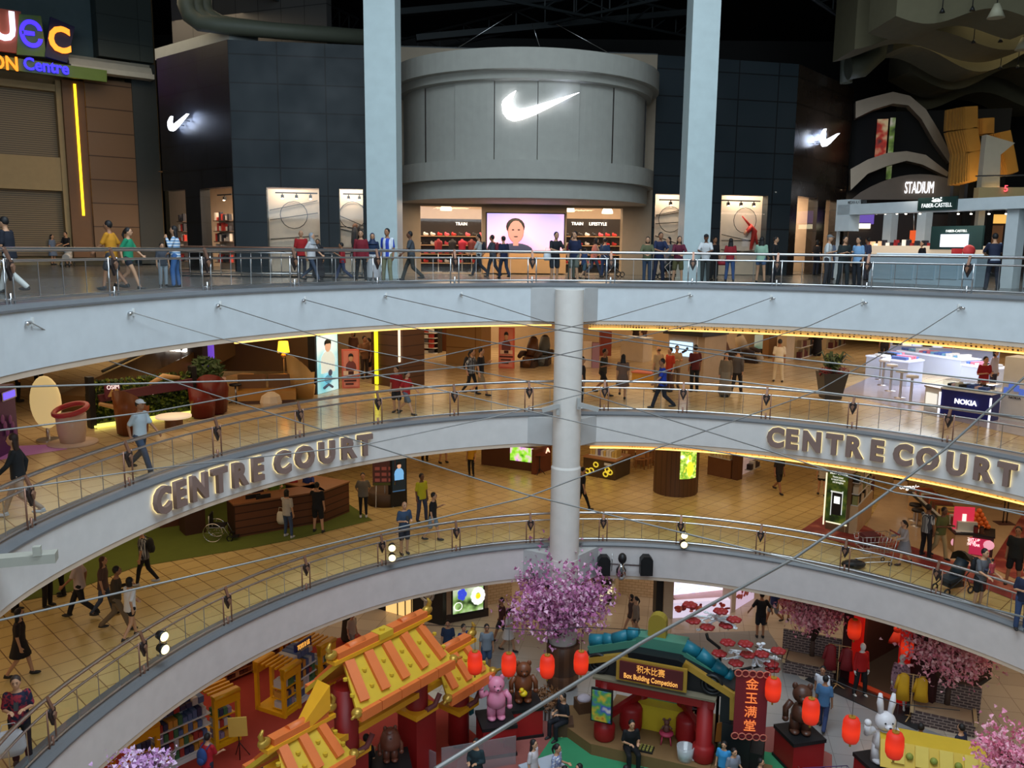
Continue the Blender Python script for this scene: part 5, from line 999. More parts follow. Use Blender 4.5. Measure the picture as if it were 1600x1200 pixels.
for k, (x, y) in enumerate(((931, 726), (918, 736), (924, 735), (946, 741), (953, 738), (949, 734))):
    u, z = w.uz(x, y, .06); mb = MB(); mb.tube([(u + .11 * math.cos(a), -.06, z + .1 * math.sin(a)) for a in [i * PI / 5 for i in range(10)]], .03, 5, True); w.build(mb, 'bee_ornament', em((225, 200, 60), .7), e)
panel(w, e, 'white_label', 944, 724, 955, 728, WHITE, .04); dense_shelf(w, e, .1, w.L - .1, zt + .05, zt + .45, 1, [cm((120, 110, 160)), cm((220, 190, 110)), cm((200, 160, 130)), WHITE], -.3, .6, 3, .13, .9)
e = empty('dining_table', floor_at(996, 724, 1), 'light wooden dining table inside the cafe', 'table'); mb = MB(); mb.box(0, 0, .7, 1.5, .9, .05); mb.build('table_top', cm((190, 130, 74)), e)
for a in (-.65, .65):
    for b in (-.38, .38): mb = MB(); mb.tube([(a, b, 0), (a, b, .7)], .03); mb.build('leg', cm((150, 100, 56)), e)
for x, y, rz, nm in ((981, 727, .6, 'light wooden chair at the left of the cafe table'), (999, 732, 0, 'light wooden chair in front of the cafe table'), (1009, 731, -.5, 'light wooden chair at the right corner of the cafe table')): dining_chair(x, y, 1, rz + PI, nm, cm((190, 134, 80)))
block('low_cupboard', 1010, 728, 1022, 722, 1, 708, .6, cm((170, 124, 80)), 'low wooden cupboard beside the cafe table', 'cupboard')
cyl = floor_at(1061, 777, 1); e = empty('curved_advert_pillar', (cyl.x, cyl.y + .85, L1Z), 'brown half-round pillar with a bright yellow bottle picture', 'pillar')
mb = MB(); mb.lathe([(.88, 0), (.88, 3.1)], 0, 0, 0, 30, a0=PI * .9, a1=PI * 2.05); mb.box(.84, .4, 0, .1, 1.1, 3.1); mb.build('cladding', stripes_mat('brown_slats', C(92, 60, 34), C(70, 44, 24), 6, 0, .5, .85), e)
mb = MB(); mb.lathe([(.9, .75), (.9, 2.6)], 0, 0, 0, 10, a0=PI * 1.5 - .02, a1=PI * 1.5 + .85); mb.build('lit_picture', blotch_mat('bottle_led', [C(250, 250, 230), C(190, 220, 90), C(90, 150, 40), C(240, 230, 80)], 3.2, .4, 1.2), e)
mb = MB(); a = PI * 1.5 + .42; mb.ball(.89 * math.cos(a), .89 * math.sin(a), 1.15, .17, .06, .32); mb.ball(.9 * math.cos(a), .9 * math.sin(a), 1.6, .06, .04, .12); mb.build('pictured_bottle', em((245, 225, 50), 1.3), e)
e = empty('balloon_lamps', floor_at(1026, 766, 1), 'cluster of silver globes on a thin brown stand beside the half-round pillar', 'ornament'); mb = MB(); rr = random.Random(3)
for k in range(9): mb.ball(.2 + rr.uniform(-.25, .25), rr.uniform(-.15, .15), 1.35 + rr.uniform(-.28, .28), .11)
mb.build('globes', CHROME, e); mb = MB(); mb.tube([(0, 0, 0), (0, 0, 1.1), (.2, 0, 1.2)], .03); mb.tube([(.15, 0, 0), (.15, 0, 1.1)], .02); mb.build('stand', cm((100, 50, 30)), e)
e, w, z0, zt = block('bakery_shelf', 1105, 741, 1141, 749, 1, 716, .5, cm((120, 76, 42)), 'wooden bakery counter with trays of pale cakes', 'counter'); dense_shelf(w, e, .05, w.L - .05, zt, zt + .25, 1, [cm((236, 220, 180)), cm((224, 200, 150))], 0, .4, 5, .16, .7)
block('brown_pier', 1143, 749, 1152, 751, 1, 700, .4, cm((100, 62, 36)), 'slim brown pier right of the bakery counter', 'pier')
e, w, z0, zt = block('clothes_window', 1160, 742, 1178, 733, 1, 716, .3, em((200, 170, 160), .35), 'small lit clothes window beyond the slim brown pier', 'shop window'); dense_shelf(w, e, .1, w.L - .1, z0 + .2, zt, 1, [cm((190, 70, 80)), WHITE, cm((60, 50, 60))], .35, .3, 5, .25)
# right part: pale floor, red borders
decal('trim_pale_floor', [(1352, 826), (1385, 762), (1640, 800), (1640, 960), (1520, 912)], 1, mat('pale_floor_one', C(214, 186, 150), .22))
REDC = blotch_mat('red_border', [C(120, 34, 36), C(140, 44, 44), C(190, 110, 90)], 1.4, .6)
decal('trim_red_border_one', [(1250, 830), (1290, 803), (1352, 822), (1400, 846), (1530, 890), (1640, 930), (1640, 960), (1500, 905), (1380, 868)], 1, REDC, .014); decal('trim_red_border_side', [(1545, 885), (1600, 800), (1640, 806), (1640, 890), (1585, 905)], 1, REDC, .016)
e, w, z0, zt = block('green_bottle_pillar', 1289, 826, 1325, 834, 1, 736, 1.3, cm((120, 90, 60)), 'tall pillar with a mossy green picture of a dark bottle', 'pillar')
panel(w, e, 'lit_picture', 1291, 738, 1323, 818, blotch_mat('moss_pic', [C(28, 44, 18), C(60, 84, 26), C(110, 120, 40)], 3.0, .6, .3), .03); panel(w, e, 'lit_edge', 1288, 738, 1290, 820, em((240, 235, 200), 1.1), .04); panel(w, e, 'lit_edge', 1290, 817, 1323, 819, em((240, 235, 200), 1.1), .04)
panel(w, e, 'pictured_bottle', 1299, 769, 1315, 805, BLACK, .05, .015); panel(w, e, 'bottle_outline', 1298, 768, 1316, 770, em((220, 225, 220), .8), .07); panel(w, e, 'bottle_outline', 1298, 768, 1299, 805, em((220, 225, 220), .8), .07); panel(w, e, 'bottle_outline', 1315, 768, 1316, 805, em((220, 225, 220), .8), .07); panel(w, e, 'bottle_label', 1303, 776, 1312, 787, em((240, 245, 240), 1.2), .07)
w.text('lettering', 'BEST SELLER', 1297, 1325, 740, 5, em((240, 240, 230), 1.2), .05, e, .005)
for k, (t, y) in enumerate((('Vitamin power', 746), ('to restore nutrients', 750), ('and strengthen', 754))): w.text('small_lettering', t, 1301 - 2 * (k == 1), 1318 + 3 * (k == 1), y, 3.4, em((230, 230, 220), .9), .05, e, .004)
w = fwall(1326, 834, 1350, 806, 1); mb = MB(); w.lbox(mb, 0, w.L, L1Z, L1Z + 1.0, -.15, 0.25); w.build(mb, 'side_counter', cm((200, 168, 126)), e); dense_shelf(w, e, .05, w.L, L1Z + 1.0, L1Z + 2.2, 3, [BLACK, cm((226, 214, 190)), cm((150, 150, 90)), cm((216, 196, 160))], .22, .25, 7, .12, .8)
block('maroon_standee', 1350, 778, 1364, 780, 1, 744, .1, cm((84, 44, 44)), 'dark maroon standee board on a flat foot', 'board')
block('cream_counter_end', 1395, 772, 1416, 775, 1, 750, .5, cm((214, 180, 134)), 'short cream counter end behind the food stall', 'counter', top=BLACK)
e, w, z0, zt = block('food_stall', 1418, 795, 1490, 865, 1, 800, 1.0, cm((196, 160, 116)), 'long food stall counter loaded with snacks and oranges', 'stall', top=BLACK)
dense_shelf(w, e, .2, w.L - .1, zt + .05, zt + .35, 1, [cm((220, 180, 110)), cm((180, 90, 50)), WHITE, cm((120, 60, 40)), cm((200, 200, 190)), cm((90, 90, 50))], -.05, .85, 8, .17, 1.)
e, w, z0, zt = block('pink_lit_counter', 1489, 862, 1550, 872, 1, 836, .9, cm((70, 40, 40)), 'counter end with a glowing pink front and white lettering', 'counter', top=BLACK)
panel(w, e, 'lit_front', 1491, 840, 1547, 866, em((190, 40, 80), .55), .03)
for t, y in (('LIGHT UP', 843), ('YOUR', 847), ('NEW YEAR', 851)): w.text('lettering', t, 1519 - 3 * len(t) / 2 - 1, 1519 + 3 * len(t) / 2, y, 4, em((255, 235, 235), 1.5), .05, e, .004)
for x, y in ((1500, 858), (1545, 852), (1494, 848)): u, z = w.uz(x, y, .05); mb = MB(); mb.ball(u, -.05, z, .16, .02, .16, 12, 6); w.build(mb, 'bauble_picture', em((240, 170, 190), .7), e)
zc = zt
e = empty('table_poster', w.hit(1504, 828, -.3), 'upright pink poster with a white bottle on the pink lit counter', 'poster'); mb = MB(); mb.box(0, 0, 0, .62, .04, .78, -.15); mb.mi = 1; mb.box(0, -.03, .2, .12, .03, .35, -.15); mb.build('print', [em((214, 50, 80), .6), em((240, 240, 235), .9)], e)
rr = random.Random(5); base = w.hit(1527, 830, -.6); base.z = zc + .05; k = 0
for lay, nn in enumerate((5, 4, 3, 2, 1)):
    for i in range(nn):
        for j in range(2 if nn > 1 else 1):
            mb = MB(); mb.ball(0, 0, 0, .085, n=12, m=8); o = mb.build('orange', cm((226, 110, 40), .5)); o.location = base + Vector(((i - (nn - 1) / 2) * .165, j * .16, .085 + lay * .135)); tag(o, 'round orange in the pyramid pile on the pink lit counter', 'orange', 'oranges piled on the pink lit counter')
for x, y, c, nm in ((1524, 835, (120, 30, 30), 'left dark red jar on the pink lit counter'), (1533, 836, (90, 50, 30), 'right brown jar on the pink lit counter')):
    p = w.hit(x, y, -.15); p.z = zc + .05; e = empty('jar', p, nm, 'jar'); mb = MB(); mb.cyl(0, 0, 0, .07, .2); mb.build('body', cm(c), e); mb = MB(); mb.cyl(0, 0, .2, .06, .04); mb.build('lid', BLACK, e)
for i, (x, y, nm) in enumerate(((1428, 813, 'farther'), (1432, 822, 'nearer'))): stool(x, y, 1, nm + ' low black stool at the food stall', None, .55, BLACK)
e = empty('sign_post', floor_at(1569, 818, 1), 'twin-poled black sign post on a square foot', 'sign post'); mb = MB(); mb.box(0, 0, 0, .6, .45, .03); mb.build('foot', cm((90, 56, 50)), e)
for s_ in (-.05, .08): mb = MB(); mb.tube([(s_, 0, 0), (s_, 0, 1.6)], .02); mb.build('pole', BLACK, e)
text_obj('counter_name', 'organic', .26, em((250, 250, 245), 1.5), None, face_M(W(1421, 761, floor_at(1415, 790, 1).y), Vector((1, 0, 0))), .01); tag(bpy.data.objects['counter_name'], 'small white lit name above the black food stall', 'sign')
# shopping trolley and stroller
def trolley(loc, rz, label, col, lenn=.9):
    e = empty('shopping_trolley', loc, label, 'trolley', None, rz); mb = MB(); L, Wd = lenn, .5
    for z, k in ((.45, .8), (.62, .9), (.8, .96), (.98, 1.0)):
        a, b = L / 2 * k, Wd / 2 * k; mb.tube([(-a, -b, z), (a, -b, z), (a, b, z), (-a, b, z)], .011, 5, True)
    for i in range(9): t = -1 + i / 4; mb.tube([(t * L / 2 * .8, -Wd / 2 * .8, .45), (t * L / 2, -Wd / 2, .98)], .007, 4); mb.tube([(t * L / 2 * .8, Wd / 2 * .8, .45), (t * L / 2, Wd / 2, .98)], .007, 4)
    for i in range(6): t = -1 + i / 2.5; mb.tube([(-L / 2 * .8, t * .2, .45), (L / 2 * .8, t * .2, .45)], .006, 4)
    mb.build('basket', STEEL if col is None else cm(col), e); mb = MB(); mb.tube([(-L / 2 - .12, -Wd / 2, 1.02), (-L / 2 - .12, Wd / 2, 1.02)], .022); mb.build('handle', cm((150, 40, 50)), e)
    mb = MB()
    for s_ in (-.22, .22): mb.tube([(-L / 2 - .12, s_, 1.02), (-L / 2, s_, .5), (-L / 2 + .05, s_, .15), (L / 2 - .05, s_ * .8, .15)], .014, 6)
    mb.build('frame', STEEL, e)
    for x in (-L / 2 + .08, L / 2 - .1):
        for s_ in (-.2, .2): mb = MB(); mb.tube([(x + .06 * math.cos(a), s_, .07 + .06 * math.sin(a)) for a in [i * PI / 5 for i in range(10)]], .016, 5, True); mb.build('wheel', BLACK, e)
    return e
trolley(floor_at(1363, 882, 1), PI + .15, 'steel supermarket trolley pushed by the girl in a grey dress', None, 1.1)
e = empty('red_shopping_bag', floor_at(1353, 880, 1) + Vector((0, 0, .6)), 'dark red folded bags lying in the supermarket trolley', 'bag'); mb = MB(); mb.box(0, 0, 0, .5, .3, .4, .3, .2); mb.build('body', cm((90, 22, 30)), e)
e = empty('stroller', floor_at(1487, 925, 1), 'black pushchair beside the man with a backpack', 'stroller', None, PI + .35)
mb = MB(); mb.box(.05, 0, .4, .5, .4, .1, 0, 0, .2); mb.tube([(-.1, 0, .5), (-.32, 0, .95)], [.2, .17], 10); mb.build('seat', cm((30, 44, 52)), e)
mb = MB(); mb.lathe([(.36, 0), (.3, .22), (.12, .34), (.01, .36)], -.22, 0, .85, 12, a0=PI / 2, a1=PI * 1.5); mb.build('hood', BLACK, e)
mb = MB()
for s_ in (-.24, .24): mb.tube([(-.65, s_, 1.0), (-.2, s_, .55), (.4, s_, .2)], .016); mb.tube([(-.2, s_, .55), (-.45, s_, .15)], .016)
mb.tube([(-.65, -.24, 1.0), (-.65, .24, 1.0)], .022); mb.build('frame', BLACK, e); mb = MB(); mb.box(0, 0, .2, .5, .36, .16); mb.build('basket', BLACK, e)
for x, s_ in ((.42, -.22), (.42, .22), (-.42, -.26), (-.42, .26)): mb = MB(); mb.tube([(x + .1 * math.cos(a), s_, .12 + .1 * math.sin(a)) for a in [i * PI / 6 for i in range(12)]], .025, 6, True); mb.build('wheel', BLACK, e)
e = empty('dark_bag', floor_at(1333, 888, 1), 'black bag lying behind the lowest balcony glass', 'bag'); mb = MB(); mb.ball(0, 0, .14, .38, .2, .14); mb.build('sack', BLACK, e)
# spotlights clamped on the lowest railing
def rail_spots(px, py, n, nm, rz):
    d = ring_x(px, L1Z + .6); p = RP(d, -.15, 0); q = W(px, py, p.y); e = empty('clamp_spotlights', q, nm, 'spotlight'); mb = MB(); mb.tube([(0, .25, -.5), (0, .1, -.5), (0, .05, .35)], .025); mb.build('bracket', STEEL, e)
    for k in range(n):
        z = .22 - .42 * k; mb = MB(); mb.tube([(0, .12, z), (.02, -.14, z - .02)], [.13, .17], 14); mb.build('housing', BLACK, e); mb = MB(); mb.tube([(.02, -.14, z - .02), (.02, -.16, z - .02)], [.15, .14], 14); mb.build('lamp_face', em((255, 235, 170), 2.2), e)
    e.rotation_euler.z = rz; e.scale = (.74,) * 3
rail_spots(612, 862, 2, 'pair of lit clamp spotlights on the lowest railing, left of the column', 0.1); rail_spots(1068, 842, 2, 'pair of lit clamp spotlights on the lowest railing, right of the column', -.1); rail_spots(252, 1003, 2, 'pair of lit clamp spotlights on the lowest railing at far left', 1.0)
# loudspeakers and projector on the lowest fascia
for px, nm in ((943, 'left of the projector'), (1009, 'right of the projector')):
    d = ring_x(px, 3.9); p = RP(d, -.3, 0); q = W(px, 897, p.y); e = empty('loudspeaker', q, 'black loudspeaker hung on the lowest fascia, ' + nm, 'loudspeaker'); mb = MB(); mb.prism([(-.2, 0), (.2, 0), (.2, .52), (.1, .64), (-.1, .64), (-.2, .52)], (0, .15, 0), (1, 0, 0), (0, 0, 1), .32); mb.build('cabinet', BLACK, e); mb = MB(); mb.box(0, -.19, .04, .34, .02, .48); mb.build('grille', cm((12, 12, 14), .9), e)
d = ring_x(970, 3.9); p = RP(d, -.3, 0); q = W(970, 897, p.y); e = empty('projector', q, 'silver moving head light between the two loudspeakers', 'stage light')
mb = MB(); mb.ball(.02, -.1, .58, .14, .16, .18); mb.build('head', BLACK, e); mb = MB(); mb.lathe([(.1, -.15), (.17, 0), (.17, .2), (.1, .3), (.1, .4)], 0, -.05, 0, 14); mb.build('body', CHROME, e); mb = MB(); mb.bar((-.35, 0, .35), (.7, 0, .3), .05); mb.bar((0, .2, .3), (0, 0, .3), .06); mb.tube([(-.3, 0, .1), (-.3, 0, .7)], .015); mb.build('bracket', STEEL, e)
# small beam stub on the left fascia
p = RP(180, -.2, 8.0); q = W(14, 873, p.y); mb = MB(); mb.box(0, 0, -.08, 1.6, .25, .16, .3); mb.box(.55, .05, .08, .12, .1, .16, .3); o = mb.build('steel_bracket', cm((170, 170, 160), .5)); o.location = W(5, 876, 13.4); tag(o, 'pale steel bracket arm at the left edge in front of the middle fascia', 'bracket')
for px, nm in ((195, 'left'), (935, 'right')):
    pass
for a, b, nm in (((847, 641, 25.6), (872, 634, 25.6), 'left'), ((904, 632, 25.6), (935, 640, 25.6), 'right')):
    p, q = W(*a), W(*b); mb = MB(); mb.bar((0, 0, 0), q - p, .14, .14); mb.box((q - p).x * (1 if nm == 'left' else 0), 0, -.15, .1, .1, .35); o = mb.build('steel_bracket', cm((170, 170, 168), .5)); o.location = p; tag(o, 'pale steel arm clamped to the %s side of the round column' % nm, 'bracket')
# ================================================================ GROUND FLOOR
Z0T = 3.3
def gwall(name, pts, m, zt=Z0T, th=.3):
    for (a, b) in zip(pts, pts[1:]): w = backwall(name, *a, *b, 0, zt, m, th)
    return w
# back shops
PINKBR = wall_tile('cream_mosaic', C(222, 196, 160), C(214, 186, 148), C(180, 150, 110), .25, .12, 'XZ', .01, .5)
gwall('wall_ground_left', [(-200, 1040), (330, 965), (560, 935)], cm((150, 120, 90), .8)); gwall('wall_ground_mid', [(560, 925), (760, 900), (1020, 912)], cm((216, 184, 140), .8)); gwall('wall_ground_right', [(1140, 915), (1330, 905), (1640, 1010)], cm((150, 120, 92), .8))
w = backwall('wall_watch_shop', 566, 945, 692, 978, 0, Z0T, BLACK, .25)
e, ww, z0, zt = block('watch_window', 603, 955, 644, 966, 0, 918, .06, em((250, 205, 130), .9), 'amber lit watch shop window with slim posts', 'shop window')
for x in (621, 633, 643): panel(ww, e, 'slim_post', x - 1, 920, x, 962, BLACK, .05, .04)
e, ww, z0, zt = block('watch_poster', 652, 966, 682, 974, 0, 905, .06, em((150, 160, 220), .8), 'lit blue striped poster of a silver watch', 'poster')
mb = MB(); u, z = ww.uz(667, 926, .06); mb.tube([(u + .32 * math.cos(a), -.08, z + .32 * math.sin(a)) for a in [i * PI / 10 for i in range(20)]], .06, 6, True); mb.ball(u, -.06, z, .25, .02, .25); mb.bar((u, -.07, z - .35), (u, -.07, z - .7), .26, .03); ww.build(mb, 'pictured_watch', [cm((190, 190, 190), .3, .5)], e)
backwall('wall_daisy_pier', 691, 975, 762, 962, 0, Z0T, cm((176, 148, 120), .6), .5)
wd = fwall(691, 975, 762, 962, 0); mb = MB(); wd.lbox(mb, -.02, wd.L + .02, 0, .32, -.5, .04); tag(wd.build(mb, 'baseboard_pier', cm((50, 38, 34))), kind='structure')
e = wd.ent('daisy_light_box', 731, 955, .05, 'lit light box with a big white daisy and a blue flower', 'light box'); panel(wd, e, 'frame', 706, 903, 757, 960, BLACK, .06, .06); panel(wd, e, 'lit_picture', 708, 905, 755, 956, blotch_mat('daisy_pic', [C(40, 60, 30), C(150, 190, 110), C(225, 235, 215)], 2.0, .4, .8), .08)
mb = MB(); u, z = wd.uz(747, 931, .1)
for k in range(12): a = k * PI / 6; mb.ball(u + .2 * math.cos(a), -.1, z + .25 * math.sin(a), .1, .015, .12, 8, 5)
mb.mi = 1; mb.ball(u, -.12, z, .1, .03, .1); mb.mi = 2; u, z = wd.uz(722, 929, .1)
for k in range(5): a = k * PI * .4; mb.ball(u + .1 * math.cos(a), -.1, z + .13 * math.sin(a), .1, .015, .12, 8, 5)
mb.mi = 0; u, z = wd.uz(716, 948, .1); mb.tube([(u + .16 * math.cos(a), -.1, z + .16 * math.sin(a)) for a in [i * PI / 8 for i in range(16)]], .015, 5, True)
wd.build(mb, 'pictured_flowers', [em((245, 245, 240), 1.2), em((245, 200, 30), 1.3), em((60, 80, 220), .9)], e)
backwall('wall_mosaic', 762, 945, 800, 938, 0, Z0T, PINKBR, .2); backwall('wall_mosaic_mid', 940, 925, 1025, 935, 0, Z0T, PINKBR, .2)
e, ww, z0, zt = block('cream_display', 924, 937, 961, 943, 0, 898, .5, cm((214, 196, 160)), 'cream lit display case of small goods behind the pink tree', 'display case'); dense_shelf(ww, e, .05, ww.L - .05, z0 + .1, zt, 3, [em((250, 240, 200), .8), cm((180, 150, 90)), BLACK, cm((220, 200, 160))], .25, .25, 4, .16, .7)
e, ww, z0, zt = block('glazed_partition', 968, 912, 1022, 928, 0, 890, .08, cm((190, 150, 100)), 'brown framed glazed partition behind the loudspeakers', 'partition')
for x in (972, 985, 997, 1010, 1020): panel(ww, e, 'mullion', x - 1, 885, x + 1, 925, cm((60, 42, 30)), .06, .06)
for x0, x1, y, m, nm in ((1024, 1035, 964, BLACK, 'slim black'), (1036, 1051, 966, cm((190, 170, 145)), 'cream stone')): block('wall_pier', x0, y, x1, y, 0, 880, .6, m, '', '', kind='structure')
e, ww, z0, zt = block('flower_counter', 1051, 966, 1140, 960, 0, 940, .3, em((225, 215, 240), .7), 'glowing white counter front covered with red painted flowers', 'counter')
mb = MB(); rr = random.Random(8)
for k in range(26): u = rr.uniform(.1, ww.L - .1); z = rr.uniform(.25, zt - .1); mb.mi = rr.randrange(3); mb.ball(u, -.02, z, rr.uniform(.05, .16), .02, rr.uniform(.04, .12), 8, 4)
o = ww.build(mb, 'painted_flowers', [cm((200, 70, 60)), cm((230, 130, 110)), cm((150, 40, 50))], e); o['kind'] = 'stuff'
e, ww, z0, zt = block('blossom_light_wall', 1052, 935, 1143, 925, 0, 905, .2, blotch_mat('blossom_pic', [C(215, 235, 245), C(235, 225, 235), C(190, 205, 235), C(245, 245, 250)], 3.0, .4, 1.2), 'glowing pale wall picture of blossoms above the flower counter', 'light wall')
mb = MB(); ww.lbox(mb, -.1, ww.L + .1, z0 + .0, z0 + .14, -.2, 1.0); ww.build(mb, 'shelf', cm((210, 170, 180)), e)
block('wall_pier_pink', 1142, 958, 1149, 956, 0, 880, .5, cm((200, 180, 165)), '', '', kind='structure')
e, ww, z0, zt = block('flower_screen', 1149, 953, 1178, 935, 0, 915, .2, em((215, 195, 225), .6), 'glowing lilac flower screen right of the cream pier', 'light wall')
mb = MB(); rr = random.Random(9)
for k in range(12): mb.ball(rr.uniform(.1, ww.L - .1), -.02, rr.uniform(.4, zt - .1), rr.uniform(.08, .16), .02, rr.uniform(.06, .12), 8, 4)
o = ww.build(mb, 'painted_flowers', cm((210, 110, 110)), e); o['kind'] = 'stuff'
# floor zones
GREYF = tile_mat('grey_marble', C(150, 148, 146), C(140, 138, 138), C(116, 112, 110), .9, .9, 0, .2, .008, .2)
decal('trim_grey_floor', [(690, 1015), (790, 985), (880, 990), (1060, 990), (1200, 985), (1250, 1060), (1500, 1160), (1640, 1200), (1640, 1500), (640, 1500), (700, 1120)], 0, GREYF, .004)
RED = mat('red_carpet', C(150, 44, 26), .9); PINKM = mat('pink_mat', C(150, 84, 76), .85); GREENM = mat('green_mat', C(52, 138, 92), .85)
decal('red_carpet', [(80, 1300), (150, 1180), (335, 1042), (560, 990), (640, 1060), (745, 1150), (740, 1300)], 0, RED, .012, None, 'red carpet under the toy shelves and toy brick gate', 'carpet')
decal('pink_mat', [(715, 1190), (800, 1110), (880, 1128), (935, 1150), (830, 1290), (700, 1290)], 0, PINKM, .014, None, 'pink floor mat under the statue pedestals', 'mat'); decal('pink_mat', [(1160, 1140), (1215, 1135), (1300, 1180), (1300, 1290), (1190, 1290)], 0, PINKM, .014, None, 'pink floor mat between the pavilion and the mug statue', 'mat')
decal('green_mat', [(868, 1145), (930, 1130), (1225, 1180), (1260, 1300), (800, 1300), (830, 1200)], 0, GREENM, .018, None, 'green floor mat in front of the pavilion', 'mat')
# ---- trees in blossom
def blossom_tree(loc, h, cz, rx, rz, label, cols, seed, n=2600, pot=None, sz=.09, trunk=(0, 0)):
    e = empty('blossom_tree', loc, label, 'tree'); rr = random.Random(seed); mb = MB(); tips = []
    for k in range(9):
        a = k * 2 * PI / 9 + rr.uniform(-.3, .3); b = Vector((0, 0, h)); m_ = Vector((rx * .3 * math.cos(a), rx * .3 * math.sin(a), (h + cz) / 2 + .1)); t = Vector((rx * .75 * math.cos(a) * rr.uniform(.7, 1.1), rx * .75 * math.sin(a) * rr.uniform(.7, 1.1), cz + rz * rr.uniform(-.3, .8)))
        mb.tube([b, m_, t], [.06, .035, .012], 6); tips.append((m_, t))
        for q in range(3): s_ = m_.lerp(t, rr.uniform(.2, .9)); t2 = s_ + Vector((rr.gauss(0, .4), rr.gauss(0, .4), rr.uniform(-.1, .6))) * rx * .5; mb.tube([s_, t2], [.02, .008], 5); tips.append((s_, t2))
    mb.tube([(trunk[0], trunk[1], .3), (0, 0, h)], [.09, .07], 8); mb.build('branches', cm((74, 54, 44), .8), e)
    mb = MB()
    cl = [s_.lerp(t, rr.uniform(.3, 1.1)) for s_, t in tips for _ in range(3)]
    for _ in range(60):
        v = Vector((rr.gauss(0, 1), rr.gauss(0, 1), rr.gauss(0, 1))).normalized() * rr.uniform(.3, 1) ** .5; cl.append(Vector((v.x * rx, v.y * rx, cz + v.z * rz)))
    for _ in range(n):
        c = rr.choice(cl); r = rx * .17; p = c + Vector((rr.gauss(0, r), rr.gauss(0, r), rr.gauss(0, r)))
        nrm = Vector((rr.gauss(0, 1), rr.gauss(0, 1), rr.gauss(0, 1))).normalized(); u = nrm.orthogonal().normalized(); v = nrm.cross(u); mb.mi = rr.randrange(len(cols)); s_ = sz * rr.uniform(.6, 1.2)
        pts = [p + (u * math.cos(q * PI / 3) + v * math.sin(q * PI / 3)) * s_ * (1 if q % 2 else .55) + nrm * s_ * (.25 if q % 2 else 0) for q in range(6)]; mb._add(pts + [p], [(0, 1, 6), (1, 2, 6), (2, 3, 6), (3, 4, 6), (4, 5, 6), (5, 0, 6)])
    mb.build('blossom', cols, e)
    return e
PK = [cm((226, 160, 200), .7), cm((205, 130, 180), .7), cm((236, 190, 215), .7), cm((180, 100, 150), .7)]
PK2 = [cm((236, 156, 166), .7), cm((222, 128, 144), .7), cm((245, 186, 188), .7)]
g = floor_at(880, 1083, 0) + Vector((0, .5, 0)); T1 = Vector((W(872, 1000, g.y).x, g.y, 0))
blossom_tree(T1, 1.6, 3.2, 1.55, 1.35, 'large pink blossom tree in a brown tub in front of the round column', PK, 1, 5200, sz=.085)
e = empty('tree_tub', floor_at(880, 1083, 0) + Vector((0, .5, 0)), 'tall brown barrel tub holding the large pink blossom tree', 'tub'); mb = MB(); mb.lathe([(.46, 0), (.52, .15), (.52, .5), (.5, .52), (.52, .54), (.54, 1.5), (.5, 1.52), (.48, 1.4), (.01, 1.4)], n=26); mb.build('tub', stripes_mat('tub_brown', C(104, 68, 44), C(84, 52, 32), 3, 0, .5), e)
for k in range(16):
    a = k * PI / 8; 
def brick_planter(px, py, label, rz=-.45, wd=1.3):
    e = empty('brick_planter', floor_at(px, py, 0), label, 'planter', None, rz); mb = MB(); BR = wall_tile('dark_brick', C(70, 56, 56), C(90, 72, 70), C(150, 130, 120), .22, .09, 'XZ', .015, .5)
    mb.box(0, .5, 0, wd, .9, .42); mb.build('brick_box', BR, e); mb = MB(); mb.box(0, .5, .42, wd - .15, .75, .02); mb.build('soil', cm((170, 140, 110)), e)
    for x in (-wd / 2, wd / 2): mb = MB(); mb.box(x, .5, .38, .1, 1.0, .1); mb.build('coping', cm((190, 160, 120)), e)
    mb = MB(); mb.box(0, .98, 0, wd + .3, .1, 1.15); mb.build('back_wall', BR, e); return e
brick_planter(1262, 1060, 'brick planter of the blossom tree left of the red dress shop', -.42, 1.6); brick_planter(1472, 1143, 'brick planter of the blossom tree right of the red dress shop', -.45, 1.7)
p = floor_at(1272, 1050, 0); blossom_tree(Vector((p.x, p.y + .3, 0)), 1.0, 2.25, 1.05, .85, 'dusky pink blossom tree left of the red dress shop', PK2, 2, 3400, sz=.075)
p = floor_at(1466, 1128, 0); blossom_tree(Vector((p.x + .35, p.y + .25, 0)), 1.1, 2.3, 1.35, .85, 'dusky pink blossom tree right of the red dress shop', PK2, 3, 3600, sz=.075)
p = W(1592, 1180, 15.5); blossom_tree(Vector((p.x, p.y, 0)), p.z - .9, p.z - .1, .75, .75, 'bright pink blossom tree cut off by the lower right corner', [cm((240, 150, 180), .7), cm((226, 120, 150), .7), cm((246, 180, 196), .7)], 4, 1500, sz=.06)
p = W(215, 1212, 14.5); blossom_tree(Vector((p.x, p.y, 0)), p.z - .7, p.z, .62, .38, 'lilac blossom tree peeking in at the lower left edge', [cm((226, 180, 226), .7), cm((206, 150, 206), .7), cm((240, 210, 240), .7)], 5, 1000, sz=.055)
